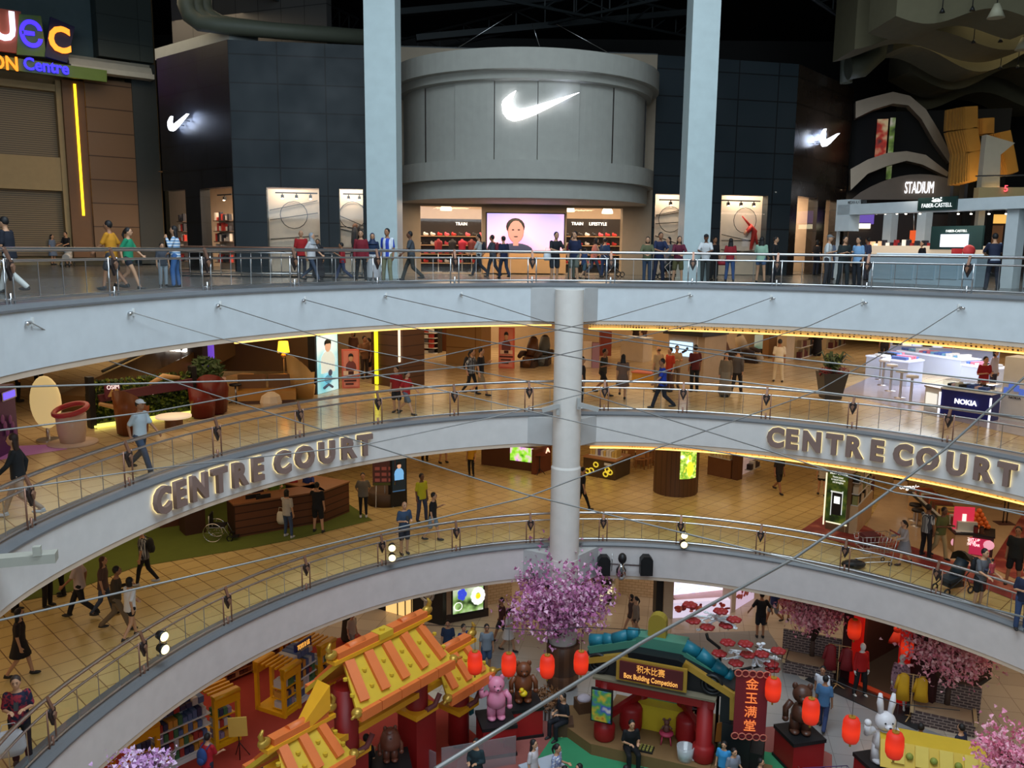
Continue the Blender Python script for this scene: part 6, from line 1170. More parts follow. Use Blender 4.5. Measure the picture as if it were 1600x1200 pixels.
# ---- toy shelf islands
YEL = mat('toy_yellow', C(238, 172, 18), .4); ROY = mat('royal_blue', C(24, 40, 120), .4)
def toy_island(A, B, h, dp, label, sign, seed, podw=.75):
    w = fwall(*A, *B, 0); e = empty('toy_shelf', (*(w.P + w.u * w.L / 2).xy, 0), label, 'shelf unit'); L = w.L
    cols = [cm((60, 60, 90)), cm((200, 196, 190)), cm((170, 60, 50)), cm((90, 110, 150)), cm((210, 150, 60)), cm((70, 120, 80)), cm((150, 130, 160))]
    for u0, nm in ((-podw, 'end_tower'), (L, 'end_tower')):
        mb = MB(); 
        for o in (.08, -dp - .08): 
            for uu in (u0, u0 + podw - .1): mb.box(uu + .05, -o, 0, .1, .12, h)
        mb.tube([(u0 + podw / 2, -.1, h), (u0 + podw / 2, -.02, h - .14)], .01); mb.box(u0 + podw / 2, dp / 2, 0, podw, dp + .2, .14)
        for k in range(6): mb.box(u0 + podw / 2, -.08 + (dp + .16) * (k + .5) / 6, h - .03, podw, .07, .06)
        mb.box(u0 + podw / 2, -.08, h - .32, podw, .16, .36); mb.box(u0 + podw / 2, dp + .08, h - .32, podw, .16, .36)
        mb.tube([(u0, -.14, h - .02), (u0 + podw, -.14, h - .02)], .07, 8); w.build(mb, nm, YEL, e)
        for o, d_ in ((.02, .5),): dense_shelf(w, e, u0 + .1, u0 + podw - .1, .18, h - .4, 3, cols, .02, .5, seed + int(u0), .13, .8, YEL)
    mb = MB(); w.lbox(mb, 0, L, 0, h - .12, -dp / 2 - .05, -dp / 2 + .05); w.lbox(mb, 0, L, 0, .16, -dp, 0); w.build(mb, 'centre_board', WHITE, e)
    dense_shelf(w, e, .03, L - .03, .18, h - .15, 4, cols, -.0, .42, seed, .14, .85)
    mb = MB(); mb.mi = 0
    rr = random.Random(seed); u = .1
    while u < L - .1: mb.mi = rr.randrange(4); mb.box(u, dp * .5, h - .12, .16, dp * .7, rr.uniform(.1, .22)); u += .18
    o = w.build(mb, 'boxed_toys', cols[:4], e); o['kind'] = 'stuff'
    mb = MB(); w.lbox(mb, L * sign[0], L * sign[1], h + .02, h + .3, -dp * .35, -dp * .28); w.build(mb, 'name_board', ROY, e); c = L * (sign[0] + sign[1]) / 2
    text_obj('lettering', 'TOYS R US', .22, em((225, 160, 70), 1.), e, e.matrix_basis.inverted() @ face_M(w.at(c, h + .16, -dp * .27), w.u), .01, 'CENTER', .02, L * (sign[1] - sign[0]) * .75)
    return e
toy_island((466, 1104), (497, 1082), 1.55, .9, 'yellow ended toy shelf island behind the toy brick gate', (.25, 1.05), 21, .75)
toy_island((250, 1212), (334, 1172), 1.6, 1.0, 'yellow ended toy shelf island nearest the lower left, with a blue name board', (.15, .75), 22, .8)
e, w, z0, zt = block('wall_toy_shelf', 338, 1068, 470, 1010, 0, 1022, .5, cm((120, 60, 40)), 'long dark brown toy shelf with yellow posts along the carpet edge', 'shelf unit'); dense_shelf(w, e, .05, w.L - .05, .1, zt + .5, 4, [cm((100, 50, 36)), cm((140, 80, 50)), cm((70, 40, 40)), cm((190, 150, 110))], .35, .3, 9, .15, .8, cm((180, 120, 80)))
for u in (.02, w.L * .36, w.L * .68, w.L - .02): mb = MB(); w.lbox(mb, u - .05, u + .05, 0, zt + .55, 0, .4); w.build(mb, 'post', YEL, e)
# red figure box
e, w, z0, zt = block('red_toy_box', 154, 1183, 175, 1172, 0, 1150, .4, cm((170, 70, 50)), 'low red toy display box at the left end of the near island', 'display'); dense_shelf(w, e, .05, w.L - .05, 0.1, zt, 2, [cm((90, 40, 30)), WHITE], .2, .2, 3, .12)
def leaflet(px, py, label, cols, h=1.1):
    e = empty('leaflet_easel', floor_at(px, py, 0), label, 'poster'); mb = MB(); mb.tube([(0, 0, 0), (0, 0, h)], .015)
    for a in (-.2, .2): mb.tube([(0, 0, h * .5), (a, .25, 0)], .012)
    mb.build('stand', BLACK, e); mb = MB(); mb.box(0, -.04, h - .35, .5, .03, .62, .15, .15); mb.mi = 1; mb.box(-.02, -.065, h - .2, .34, .02, .2, .15, .15); mb.mi = 2; mb.box(0, -.07, h + .05, .3, .02, .08, .15, .15); mb.build('print', cols, e)
leaflet(375, 1188, 'yellow toy poster on a thin stand beside the near toy island', [cm((226, 190, 90)), cm((200, 110, 60)), cm((180, 60, 50))]); leaflet(1128, 1190, 'orange food poster on a stand at the right end of the pavilion', [cm((226, 140, 60)), cm((240, 220, 200)), cm((150, 40, 40))], 1.0)
# ---- toy brick gate
GY = mat('brick_yellow', C(214, 176, 48), .45); GY2 = mat('brick_amber', C(236, 168, 34), .45); GO = mat('brick_orange', C(226, 116, 54), .5); GR = mat('brick_red', C(140, 26, 26), .45); TEAL = mat('brick_teal', C(20, 104, 112), .45)
ga = math.atan2(.79, .61); gate = empty('toy_brick_gate', (-3.2, 20.1, 0), 'giant toy brick archway with orange tiled roofs and red columns', 'gateway', None, ga)
def roof(t0, t1, zr, dn, drop, m_studs, cols, tilt=0):
    # ridge at z=zr from x=t0..t1, front slope falls towards -y
    L = t1 - t0; fl = .22; mb = MB()   # trapezoid slope board
    def board(s_):
        a = Vector((t0 + fl, 0, zr)); b = Vector((t1 - fl, 0, zr)); c = Vector((t1 + fl * .8, s_ * dn, zr - drop)); d = Vector((t0 - fl * .8, s_ * dn, zr - drop)); th = Vector((0, 0, -.14))
        mb._add([a, b, c, d, a + th, b + th, c + th, d + th], [(0, 1, 2, 3), (4, 7, 6, 5), (0, 4, 5, 1), (1, 5, 6, 2), (2, 6, 7, 3), (3, 7, 4, 0)])
    board(-1); board(1); mb.build('roof_slab', GY, gate)
    mb = MB()
    for s_ in (-1, 1):
        for i in range(cols):
            x = t0 + L * (i + .5) / cols; xx = x
            mb.bar((xx - .0, s_ * dn * .12, zr - drop * .1 + .02), (xx + (x - (t0 + t1) / 2) * .12, s_ * dn * .86, zr - drop * .86 + .02), L / cols * .42, .16)
    mb.build('roof_tiles', GO, gate)
    for i in range(cols + 1):
        x = t0 + L * (i + .02) / cols if i else t0 + .04
        x = min(x, t1 - .04)
        for f in (.38, .68): mb = MB(); mb.cyl(x * 1. + (x - (t0 + t1) / 2) * .1 * f, -dn * f, zr - drop * f, .055, .06, 12); mb.build('stud', GY, gate)
    n = max(2, int(L / .55))
    for s_ in (-1, 1):
        mb = MB()
        for i in range(n): a = t0 - .12 + (L + .24) * i / n; b = t0 - .12 + (L + .24) * (i + 1) / n - .02; mb.bar((a, s_ * (dn + .02), zr - drop - .06), (b, s_ * (dn + .02), zr - drop - .06), .12, .24)
        mb.build('eave_boards', GO, gate)
    mb = MB(); mb.box((t0 + t1) / 2, 0, zr - .02, L + .3, .3, .1); mb.build('ridge_beam', GY2, gate); mb = MB(); half = L * .42 if L > 2 else L * .47
    for a, b in (((t0, t0 + half), (t1 - half, t1)) if L > 2 else ((t0 + .05, t1 - .05),)):
        mb.box((a + b) / 2, 0, zr + .08, b - a, .26, .16); mb.tube([(a + (b - a) * .3, 0, zr + .2), (a + (b - a) * .7, 0, zr + .2)], .12, 10)
    mb.build('ridge_tiles', GO, gate)
    if L > 2: mb = MB(); mb.box((t0 + t1) / 2, 0, zr + .08, L * .15, .34, .16); mb.cyl((t0 + t1) / 2, 0, zr + .24, .07, .06, 12); mb.build('ridge_block', GY, gate)
    for x, s_ in ((t0 - .12, -1), (t1 + .12, 1)):
        mb = MB(); mb.ball(x, 0, zr + .2, .17, .12, .12); mb.tube([(x, 0, zr + .2), (x + s_ * .1, 0, zr + .4), (x + s_ * .02, 0, zr + .52)], [.09, .06, .03], 8); mb.build('ridge_ornament', GOLD, gate)
    for x, s_ in ((t0 - .15, -1), (t1 + .15, 1)):
        mb = MB(); mb.ball(x, -dn + .05, zr - drop + .02, .14, .14, .12); mb.tube([(x, -dn + .05, zr - drop), (x + s_ * .25, -dn - .05, zr - drop + .02)], [.06, .03], 8); mb.build('corner_ornament', GOLD, gate)
roof(-1.55, 1.5, 4.3, .95, .95, 1, 5); roof(1.75, 3.35, 2.95, .8, .75, 1, 3); roof(-3.5, -1.85, 3.0, .8, .75, 1, 3)
for t, zt_ in ((-1.25, 3.55), (1.2, 3.55), (2.9, 2.3), (-3.0, 2.3)):
    mb = MB(); mb.lathe([(.3, 0), (.3, zt_)], t, 0, 0, 22); mb.build('column', GR, gate)
    mb = MB(); mb.box(t, 0, zt_ * .52 - .06, .85, .8, .14); mb.build('capital_block', GY2, gate)
    mb = MB(); mb.tube([(t - .02, -.38, zt_ * .52 + .1), (t + .3, -.38, zt_ * .52 + .1), (t + .5, -.38, zt_ * .52 + .35)], .07, 8); mb.build('bracket_pipe', cm((120, 60, 60)), gate)
    mb = MB(); mb.box(t + .42, -.0, zt_ * .52 - .45, .16, .3, .4); mb.build('teal_bracket', TEAL, gate)
mb = MB(); mb.box(0, 0, 2.3, 7.0, .5, .16); mb.build('long_beam', GY2, gate); mb = MB(); mb.box(0, 0, 2.8, 2.5, .2, .5); mb.build('name_panel', cm((110, 84, 20)), gate); mb = MB(); mb.box(.95, -.14, 2.68, .36, .06, .73); mb.box(0, -.14, 2.5, 2.5, .08, .2); mb.build('amber_trim', GY2, gate)
MB().box(1.2, 0, 0, .75, .7, 1.75).build('column_base', GR, gate); MB().box(-1.25, 0, 0, .75, .7, 1.75).build('column_base', GR, gate)
mb = MB(); mb._add([Vector(v) for v in ((-1.9, -.2, 3.3), (-1.9, .25, 3.3), (-2.7, .1, 2.95), (-2.7, -.1, 2.95), (-1.9, -.2, 3.9), (-1.9, .25, 3.9), (-2.7, .1, 3.15), (-2.7, -.1, 3.15))], [(0, 1, 2, 3), (4, 7, 6, 5), (0, 3, 7, 4), (1, 5, 6, 2), (0, 4, 5, 1), (3, 2, 6, 7)]); mb.build('side_fin', GY2, gate)
# ---- statues
def pedestal(px, py, label, h=.95, s=.95, rz=.25):
    e = empty('pedestal', floor_at(px, py, 0) + Vector((0, s * .6, 0)), label, 'pedestal', None, rz); mb = MB(); mb.box(0, 0, .1, s, s, h - .2); mb.build('body', cm((160, 26, 28), .5), e)
    [MB().box(0, 0, z_, s + .06, s + .06, .1).build('black_trim', BLACK, e) for z_ in (0, h - .1)]; return e.location.copy(), h, rz
def statue(px, py, label, col, kind='bear', hgt=1.25, ped=None, rz=0., arms='down'):
    loc, h, r0 = pedestal(px, py, ped); e = empty(kind + '_statue', loc + Vector((0, 0, h)), label, 'statue', None, rz); s = hgt / 1.3; m = cm(col, .4)
    mb = MB()
    for q in (-1, 1): mb.tube([(q * .13 * s, 0, 0), (q * .13 * s, 0, .42 * s)], [.13 * s, .12 * s], 12); mb.ball(q * .13 * s, -.06 * s, .05 * s, .12 * s, .17 * s, .07 * s)
    mb.lathe([(.16, .34), (.27, .42), (.27, .6), (.2, .8), (.1, .86)], n=18); [v.co.__imul__(1) for v in mb.bm.verts]
    mb.ball(0, -.01, .98 * s, .23 * s, .21 * s, .22 * s, 18, 12); mb.ball(0, -.2 * s, .93 * s, .09 * s, .08 * s, .07 * s)
    for q in (-1, 1):
        if arms == 'down' or (arms == 'wave' and q > 0): mb.tube([(q * .24 * s, 0, .76 * s), (q * .36 * s, -.02, .58 * s), (q * .36 * s, -.08, .4 * s)], [.08 * s, .075 * s, .07 * s], 10); mb.ball(q * .36 * s, -.1, .36 * s, .08 * s)
        else: mb.tube([(q * .24 * s, 0, .76 * s), (q * .42 * s, -.08, .72 * s), (q * .44 * s, -.14, .95 * s)], [.08 * s, .075 * s, .07 * s], 10); mb.ball(q * .44 * s, -.14, 1.0 * s, .08 * s)
    if kind == 'rabbit':
        for q in (-1, 1): mb.tube([(q * .1 * s, .02, 1.14 * s), (q * .14 * s, .02, 1.4 * s), (q * .15 * s, .02, 1.62 * s)], [.06 * s, .075 * s, .04 * s], 10)
    else:
        for q in (-1, 1): mb.ball(q * .17 * s, .02, 1.16 * s, .07 * s, .05 * s, .09 * s)
    mb.build('figure', m, e); mb = MB()
    for q in (-1, 1): mb.ball(q * .08 * s, -.2 * s, 1.02 * s, .02 * s)
    mb.ball(0, -.28 * s, .95 * s, .03 * s, .02 * s, .02 * s); mb.build('face_details', BLACK, e); return e
statue(774, 1188, 'pink bear statue with a raised dark paw, on a red pedestal', (226, 140, 170), 'bear', 1.35, 'red pedestal under the pink bear', .2, 'wave')
e = statue(817, 1158, 'shiny brown bear statue holding a yellow duck, on a red pedestal', (120, 66, 38), 'bear', 1.3, 'red pedestal under the brown bear with the duck', .1, 'down')
p = e.location; d_ = empty('toy_duck', p + Vector((0, -.36, .42)), 'yellow toy duck held by the shiny brown bear statue', 'duck'); mb = MB(); mb.ball(0, 0, 0, .12, .12, .09); mb.ball(-.05, -.04, .12, .07); mb.build('body', cm((236, 200, 30), .4), d_); mb = MB(); mb.ball(-.1, -.1, .11, .04, .05, .02); mb.build('bill', cm((230, 120, 20)), d_)
statue(1257, 1212, 'dark brown bear statue with hands at its sides by the walking shoppers', (84, 50, 36), 'bear', 1.5, 'red pedestal under the dark brown bear', -.2, 'down')
statue(1388, 1262, 'white rabbit statue with tall ears behind a red lantern', (226, 222, 226), 'rabbit', 1.5, 'red pedestal under the white rabbit', 0, 'wave')
statue(606, 1262, 'small black-headed brown figure statue under the toy brick gate', (110, 60, 44), 'bear', 1.0, 'red pedestal under the small figure statue below the gate', .2, 'down')
# ---- pavilion
pf = G(944, 1152, .35); pr = G(1098, 1186, .35); pa = math.atan2(pr.y - pf.y, pr.x - pf.x); PW = (pr - pf).length
pav = empty('competition_pavilion', (pf.x, pf.y, 0), 'red and black toy brick pavilion with a gold framed name board', 'pavilion', None, pa); PR = mat('pavilion_red', C(156, 24, 26), .5); PB = mat('pavilion_black', C(18, 20, 24), .5); TAN = mat('pavilion_tan', C(128, 96, 60), .6)
mb = MB(); mb.box(PW / 2, 1.0, 0, PW + .5, 2.9, .35); mb.build('platform', TAN, pav); mb = MB(); mb._add([Vector(v) for v in ((-.25, -.45, 0), (-.25, 1.8, 0), (-1.7, 1.2, 0), (-1.5, .35, 0), (-.25, -.45, .33), (-.25, 1.8, .33), (-1.7, 1.2, .33), (-1.5, .35, .33))], [(0, 1, 2, 3), (4, 7, 6, 5), (0, 3, 7, 4), (1, 5, 6, 2), (0, 4, 5, 1), (3, 2, 6, 7)]); mb.build('side_platform', TAN, pav)
mb = MB(); mb.box(PW + 1.0, -.1, 0, 1.6, 1.2, .3)
for k in range(3): mb.cyl(PW + .6 + .4 * k, -.3, .3, .12, .08, 14)
mb.build('studded_block', TAN, pav)
for x, y, h in ((0, 0, 1.85), (PW, 0, 1.85), (.75, 1.3, 1.85), (PW - .75, 1.3, 1.85)):
    mb = MB(); mb.lathe([(.27, .35), (.3, .4), (.3, .75), (.26, .8), (.22, .85), (.22, .35 + h)], x, y, 0, 20); mb.build('column', PR, pav)
for x in (.6, PW - .55): mb = MB(); mb.lathe([(.28, .35), (.33, .5), (.33, 1.0), (.28, 1.1), (.01, 1.12)], x, .7, 0, 18); mb.build('drum_stool', PR, pav)
mb = MB(); mb.box(PW / 2, -.05, 1.95, PW + .5, .3, .28); mb.box(0, .7, 1.95, .28, 1.5, .28); mb.box(PW, .7, 1.95, .28, 1.5, .28); mb.box(PW / 2, 1.35, 1.95, PW, .26, .28); mb.build('beam', PR, pav)
MB().bar((0, 0, .95), (.75, 1.1, 1.25), .14, .2).build('side_rail', PR, pav); MB().bar((PW, 0, .95), (PW - .75, 1.1, 1.25), .14, .2).build('side_rail', PR, pav)
mb = MB(); mb.box(PW / 2, -.05, 2.24, PW + .6, .55, .06); mb.build('beam_cap', cm((120, 110, 90)), pav)
mb = MB(); mb.prism([(-.55, 2.3), (PW + .6, 2.3), (PW + .75, 2.55), (PW * .72, 3.1), (PW * .28, 3.1), (-.7, 2.6)], (0, -.05, 0), (1, 0, 0), (0, 0, 1), -.9); mb.build('roof', PB, pav)
for x in (-.2, PW + .15):
    for k, r in enumerate((.26, .16)): mb = MB(); mb.tube([(x + .0 + r * math.cos(a), -.1, 2.62 + r * math.sin(a)) for a in [i * PI / 8 for i in range(16)]], .05, 6, True); mb.build('spiral', PB, pav)
mb = MB(); mb.bar((-.85, -.1, 2.55), (PW * .22, -.1, 3.0), .16); mb.build('gold_eave', GOLD, pav); mb = MB(); mb.bar((PW * .78, -.1, 3.08), (PW + .75, -.1, 2.42), .16); mb.bar((PW + .7, -.1, 2.45), (PW + .72, -.1, 1.75), .12); mb.build('gold_eave', GOLD, pav)
TE2 = mat('teal_wave', C(16, 110, 130), .45); TE3 = mat('sea_green_block', C(70, 130, 110), .5)
for pts in (((-.6, 2.95), (-.2, 3.05), (.1, 3.1), (.5, 3.35), (.8, 3.4)), ((PW - .7, 3.3), (PW - .3, 3.15), (PW + .1, 2.9), (PW + .45, 2.7), (PW + .6, 2.6))):
    mb = MB()
    for a, b in zip(pts, pts[1:]): mb.tube([(a[0], .5, a[1]), (b[0], .5, b[1])], [.2, .15], 10)
    mb.build('wave', TE2, pav); mb = MB(); mb.bar((pts[0][0], .45, pts[0][1] - .25), (pts[-1][0], .45, pts[-1][1] - .25), .3); mb.build('wave_base', TE3, pav)
mb = MB(); mb.box(PW / 2, .6, 3.0, 1.5, .5, .4); mb.build('green_block', TE3, pav); mb = MB(); mb.prism([(-.25, 0), (.25, 0), (.25, .8)] + [(.25 * math.cos(a), .8 + .25 * math.sin(a)) for a in [i * PI / 8 for i in range(1, 8)]] + [(-.25, .8)], (PW / 2 - .1, .5, 3.0), (1, 0, 0), (0, 0, 1), -.3); mb.build('yellow_tower', cm((150, 130, 40)), pav)
mb = MB(); bw = PW * .66; mb.box(PW / 2 - .05, -.32, 2.38, bw + .1, .08, .66, 0, 0); mb.build('gold_frame', GOLD, pav); mb = MB(); mb.box(PW / 2 - .05, -.38, 2.45, bw - .1, .06, .52); mb.build('name_board', cm((84, 22, 26)), pav)
text_obj('lettering', 'Box Building Competition', .2, em((222, 160, 80), .9), pav, face_M(Vector((PW / 2 - .05, -.43, 2.58)), Vector((1, 0, 0))), .01, 'CENTER', .01, bw * .8); text_obj('lettering', '\u79ef\u6728\u6bd4\u8d5b', .24, em((214, 150, 70), .8), pav, face_M(Vector((PW / 2 - .05, -.43, 2.82)), Vector((1, 0, 0))), .01, 'CENTER', .0, bw * .42)
mb = MB(); mb.box(PW + .85, .5, 0, .75, 1.3, 1.6); mb.box(PW + .55, .3, 1.6, .3, .8, .9); mb.box(PW + 1.3, .4, 0, .5, 1.0, .9); mb.build('black_tail', PB, pav)
mb = MB(); mb.box(-.02, -.3, .98, .62, .06, 1.0); mb.build('chart_frame', BLACK, pav); mb = MB(); mb.box(-.02, -.34, 1.03, .54, .04, .9); mb.build('colour_chart', blotch_mat('rainbow_chart', [C(200, 60, 50), C(230, 190, 60), C(90, 170, 90), C(70, 90, 190), C(220, 210, 210)], 2.4, .5), pav)
mb = MB(); mb.box(PW / 2, 1.1, .35, 1.3, .5, .75); mb.build('yellow_bench', cm((210, 180, 40)), pav); mb = MB(); mb.box(PW / 2, 1.4, .9, 1.3, .3, .35); mb.build('green_backrest', cm((120, 180, 150)), pav)
for (x, y, lab, c) in ((PW / 2 + .3, .4, 'small pink figure on a round pink stool in the pavilion', (190, 60, 90)),):
    M = pav.matrix_basis @ Vector((x, y, .35)); e = empty('pink_stool', M, 'round pink stool inside the pavilion', 'stool'); mb = MB(); mb.lathe([(.01, .34), (.2, .32), (.2, .27), (.01, .25)], n=16); mb.build('seat', cm(c), e)
    for k in range(4): a = k * PI / 2 + .6; mb = MB(); mb.tube([(.14 * math.cos(a), .14 * math.sin(a), .27), (.2 * math.cos(a), .2 * math.sin(a), 0)], .02); mb.build('leg', cm(c), e)
    e = empty('toy_figure', M + Vector((0, 0, .34)), 'little brown mouse-eared doll sitting on the pink stool', 'doll'); mb = MB(); mb.lathe([(.02, 0), (.1, .03), (.07, .2), (.03, .22)], n=12); mb.ball(0, 0, .28, .08)
    for q in (-1, 1): mb.ball(q * .08, 0, .37, .045, .02, .045); mb.tube([(q * .08, 0, .17), (q * .15, -.03, .08)], .025)
    mb.build('body', cm((110, 70, 60)), e)
for x, y, w_, d2, c, nm, n_ in ((PW / 2 - .15, -.15, .42, .34, (150, 140, 70), 'small tray of green toy bricks on the pavilion floor', 'brick_tray'), (PW / 2 + 1.0, 0, .45, .36, (220, 220, 220), 'white plate on the pavilion floor', 'plate')):
    M = pav.matrix_basis @ Vector((x, y, .35)); e = empty(n_, M, nm, n_.split('_')[-1], None, pa); mb = MB(); mb.box(0, 0, 0, w_, d2, .04); mb.build('base', BLACK if 'tray' in n_ else cm(c), e); mb = MB()
    for k in range(12): mb.box(-.15 + .1 * (k % 4), -.1 + .1 * (k // 4), .04, .06, .06, .04)
    mb.build('bricks' if 'tray' in n_ else 'crumbs', cm(c), e)
M = pav.matrix_basis @ Vector((PW - .45, -.2, .35)); e = empty('glass_tub', M, 'clear tub of parts on the pavilion step', 'tub'); mb = MB(); mb.lathe([(.2, 0), (.24, .4), (.22, .4), (.18, .03), (.01, .03)], n=16); mb.build('body', glass_mat('tub_glass', (.9, .92, .95), .3, .35), e); 
# ---- banner on a bent pole, paper-cut flower sprays, lanterns
e = empty('greeting_banner', W(1170, 1150, 20.3), 'dark red hanging banner with gold Chinese characters and cloud borders', 'banner', None, -.12)
zt_ = W(1170, 1052, 20.3).z - e.location.z; mb = MB(); mb.box(0, 0, -.05, .82, .04, zt_ + .1); mb.build('cloth', cm((120, 24, 34), .7), e)
mb = MB()
for z in (0, zt_):
    for k in range(5): mb.tube([(-.36 + .18 * k + .09 * math.cos(a), -.04, z + .09 * math.sin(a)) for a in [i * PI / 6 for i in range(12)]], .018, 5, True)
mb.build('cloud_border', cm((200, 110, 90)), e)
for k, ch in enumerate('\u91d1\u7389\u6ee1\u5802'): text_obj('character', ch, .34, em((226, 120, 60), .8), e, face_M(Vector((0, -.05, zt_ * (.83 - .22 * k))), Vector((1, 0, 0))), .01)
def polel(pts, label):
    P = [W(*p) for p in pts]; P[-1].z = 0; o0 = P[-1].copy(); mb = MB(); mb.tube([p - o0 for p in P], .045, 8); o = mb.build('bent_pole', BLACK); o.location = o0; tag(o, label, 'pole')
polel([(1104, 990, 22), (1106, 998, 22), (1124, 1012, 22), (1125, 1030, 22), (1122, 1090, 22.0)], 'bent black pole carrying the left paper-cut flower spray'); polel([(1188, 1040, 21.8), (1142, 1050, 21.8), (1142, 1075, 21.8), (1143, 1120, 21.8)], 'bent black pole carrying the right spray and the red banner')
def spray(px, py, Y, flowers, arms, label):
    p = W(px, py, Y); e = empty('flower_spray', p, label, 'decoration'); mb = MB(); rr = random.Random(px)
    for (x, y) in arms:
        q = W(x, y, Y + rr.uniform(-.3, .3)) - p; mb.tube([(0, 0, 0), q * .5 + Vector((0, 0, .04)), q], [.035, .03, .02], 6)
        for s_ in (.45, .7, .95): r = q * s_ + Vector((rr.uniform(-.12, .12), rr.uniform(-.1, .1), rr.uniform(-.06, .1))); mb.tube([q * (s_ - .15), r], .022, 5); mb.tube([r + Vector((.05 * math.cos(a), .05 * math.sin(a), 0)) for a in [i * PI / 4 for i in range(8)]], .018, 5, True)
    mb.build('white_branches', cm((226, 228, 232), .5), e)
    for (x, y) in flowers:
        q = W(x, y, Y - .15) - p; mb = MB()
        for k in range(6): a = k * PI / 3; mb.ball(q.x + .12 * math.cos(a), q.y + .12 * math.sin(a), q.z + .02, .1, .1, .05, 8, 5)
        mb.ball(q.x, q.y, q.z, .14, .14, .05); mb.build('red_flower', cm((150, 28, 32), .5), e)
spray(1120, 968, 22, [(1083, 971), (1105, 981), (1126, 956), (1147, 969), (1135, 978), (1078, 946)], [(1075, 962), (1092, 985), (1130, 955), (1150, 963), (1150, 978), (1110, 958), (1138, 984)], 'upper left white paper-cut spray with red flowers')
spray(1178, 1025, 21.5, [(1137, 1005), (1165, 1007), (1124, 1022), (1150, 1037), (1168, 1024), (1190, 1023), (1205, 1038), (1216, 1018), (1207, 1046)], [(1140, 1015), (1135, 1030), (1160, 1008), (1185, 1040), (1205, 1015), (1220, 1030), (1210, 1048), (1175, 1050), (1150, 1022), (1195, 1005)], 'lower right white paper-cut spray with red flowers above the banner')
LAN = mat('lantern_paper', C(226, 42, 24), .6, 0, C(255, 60, 20), .55)
_n = LAN.node_tree; _t = _n.nodes.new('ShaderNodeTexCoord'); _s = _n.nodes.new('ShaderNodeSeparateXYZ'); _a = _n.nodes.new('ShaderNodeMath'); _a.operation = 'ABSOLUTE'; _r = _n.nodes.new('ShaderNodeMapRange')
for _k, _v in (('From Max', .3), ('To Min', .55), ('To Max', .12)): _r.inputs[_k].default_value = _v
_n.links.new(_t.outputs['Object'], _s.inputs[0]); _n.links.new(_s.outputs[2], _a.inputs[0]); _n.links.new(_a.outputs[0], _r.inputs[0]); _n.links.new(_r.outputs[0], _n.nodes['Principled BSDF'].inputs['Emission Strength'])
LANT = [(742, 1035, 21, 1., 'hanging left of the pink bear, first of the row of four'), (795, 1038, 21, 1., 'hanging above the brown bear with the duck'), (855, 1041, 21, 1., 'hanging in front of the brown tree tub'), (908, 1035, 21, 1., 'hanging right of the tree tub, last of the row of four'), (1145, 1070, 22, .95, 'half hidden behind the left edge of the red banner'), (1208, 1077, 20, 1., 'just right of the red banner'), (1267, 1111, 18.5, 1.0, 'hanging in front of the dark brown bear'), (1330, 1140, 18, 1.0, 'hanging alone between the dark bear and the rabbit'), (1398, 1164, 17.5, 1.0, 'hanging in front of the white rabbit'), (1335, 983, 25.5, 1.05, 'at the left side of the red dress shop door'), (1418, 1010, 24.8, 1.15, 'at the right side of the red dress shop door'), (1441, 1003, 25.2, .85, 'behind the right side lantern of the red dress shop')]
for i, (px, py, Y, s, nm) in enumerate(LANT):
    e = empty('red_lantern', W(px, py, Y), 'glowing red paper lantern ' + nm, 'lantern', 'red paper lanterns'); e.scale = (s, s, s)
    mb = MB(); mb.lathe([(.08, -.3), (.15, -.29), (.19, -.2), (.2, -.0), (.19, .2), (.15, .29), (.08, .3)], n=20); mb.build('paper', LAN, e); mb = MB(); mb.cyl(0, 0, -.33, .08, .04, 14); mb.cyl(0, 0, .29, .08, .04, 14); mb.tube([(0, 0, -.33), (0, 0, -.42)], .025, 6); mb.build('cap', GOLD, e)
    mb = MB(); mb.ball(0, -.14, -.03, .03, .03, .06); mb.mi = 0; mb.build('bulb', em((255, 210, 120), 5), e)
    if Y < 24: mb = MB(); mb.tube([(0, 0, .33), (0, 0, 1.0)], .006, 5); mb.build('cord', BLACK, e)
def lane(idx, ext, nm):
    P_ = [W(*ext[0])] + [W(*LANT[k][:3]) + Vector((0, 0, 1.0)) for k in idx] + [W(*ext[1])]; o0 = P_[0]; mb = MB(); mb.tube([p - o0 for p in P_], .01, 5); o = mb.build('lantern_wire', BLACK); o.location = o0; tag(o, nm, 'wire')
lane((0, 1, 2, 3), ((640, 975, 21), (1010, 985, 21.5)), 'thin wire carrying the row of four lanterns')
lane((6, 7, 8), ((1180, 1010, 20.5), (1500, 1110, 17)), 'thin wire carrying the lanterns over the statues')
# ---- red dress shop
wR = fwall(1312, 1058, 1450, 1118, 0); mb = MB(); hs = [wR.rect(1345, 985, 1408, 1085, 0)]; hz = hs[0]; holes_wall(wR, mb, 0, wR.L + .1, 0, Z0T, [(hz[0], hz[1], 0.02, 2.7)], .25)
tag(wR.build(mb, 'wall_dress_shop', cm((60, 22, 22), .6)), kind='structure')
e = wR.ent('shop_frieze', 1380, 985, .1, 'red and gold patterned frieze over the dress shop door', 'frieze'); mb = MB(); wR.lbox(mb, hz[0] - .3, hz[1] + .5, 2.65, 3.1, 0, .15); wR.build(mb, 'board', blotch_mat('red_gold', [C(120, 20, 20), C(190, 60, 40), C(220, 150, 70), C(120, 20, 20)], 6, .5), e)
for u, nm in ((hz[0] - .12, 'left'), (hz[1] + .12, 'right')): e = empty('red_door_panel', wR.at(u, 0, .1), 'glowing red %s doorpost of the dress shop' % nm, 'door post'); mb = MB(); wR.lbox(mb, u - .16, u + .16, 0, 2.65, 0, .14); wR.build(mb, 'panel', mat('red_lacquer', C(190, 26, 20), .35, 0, C(200, 20, 10), .25), e)
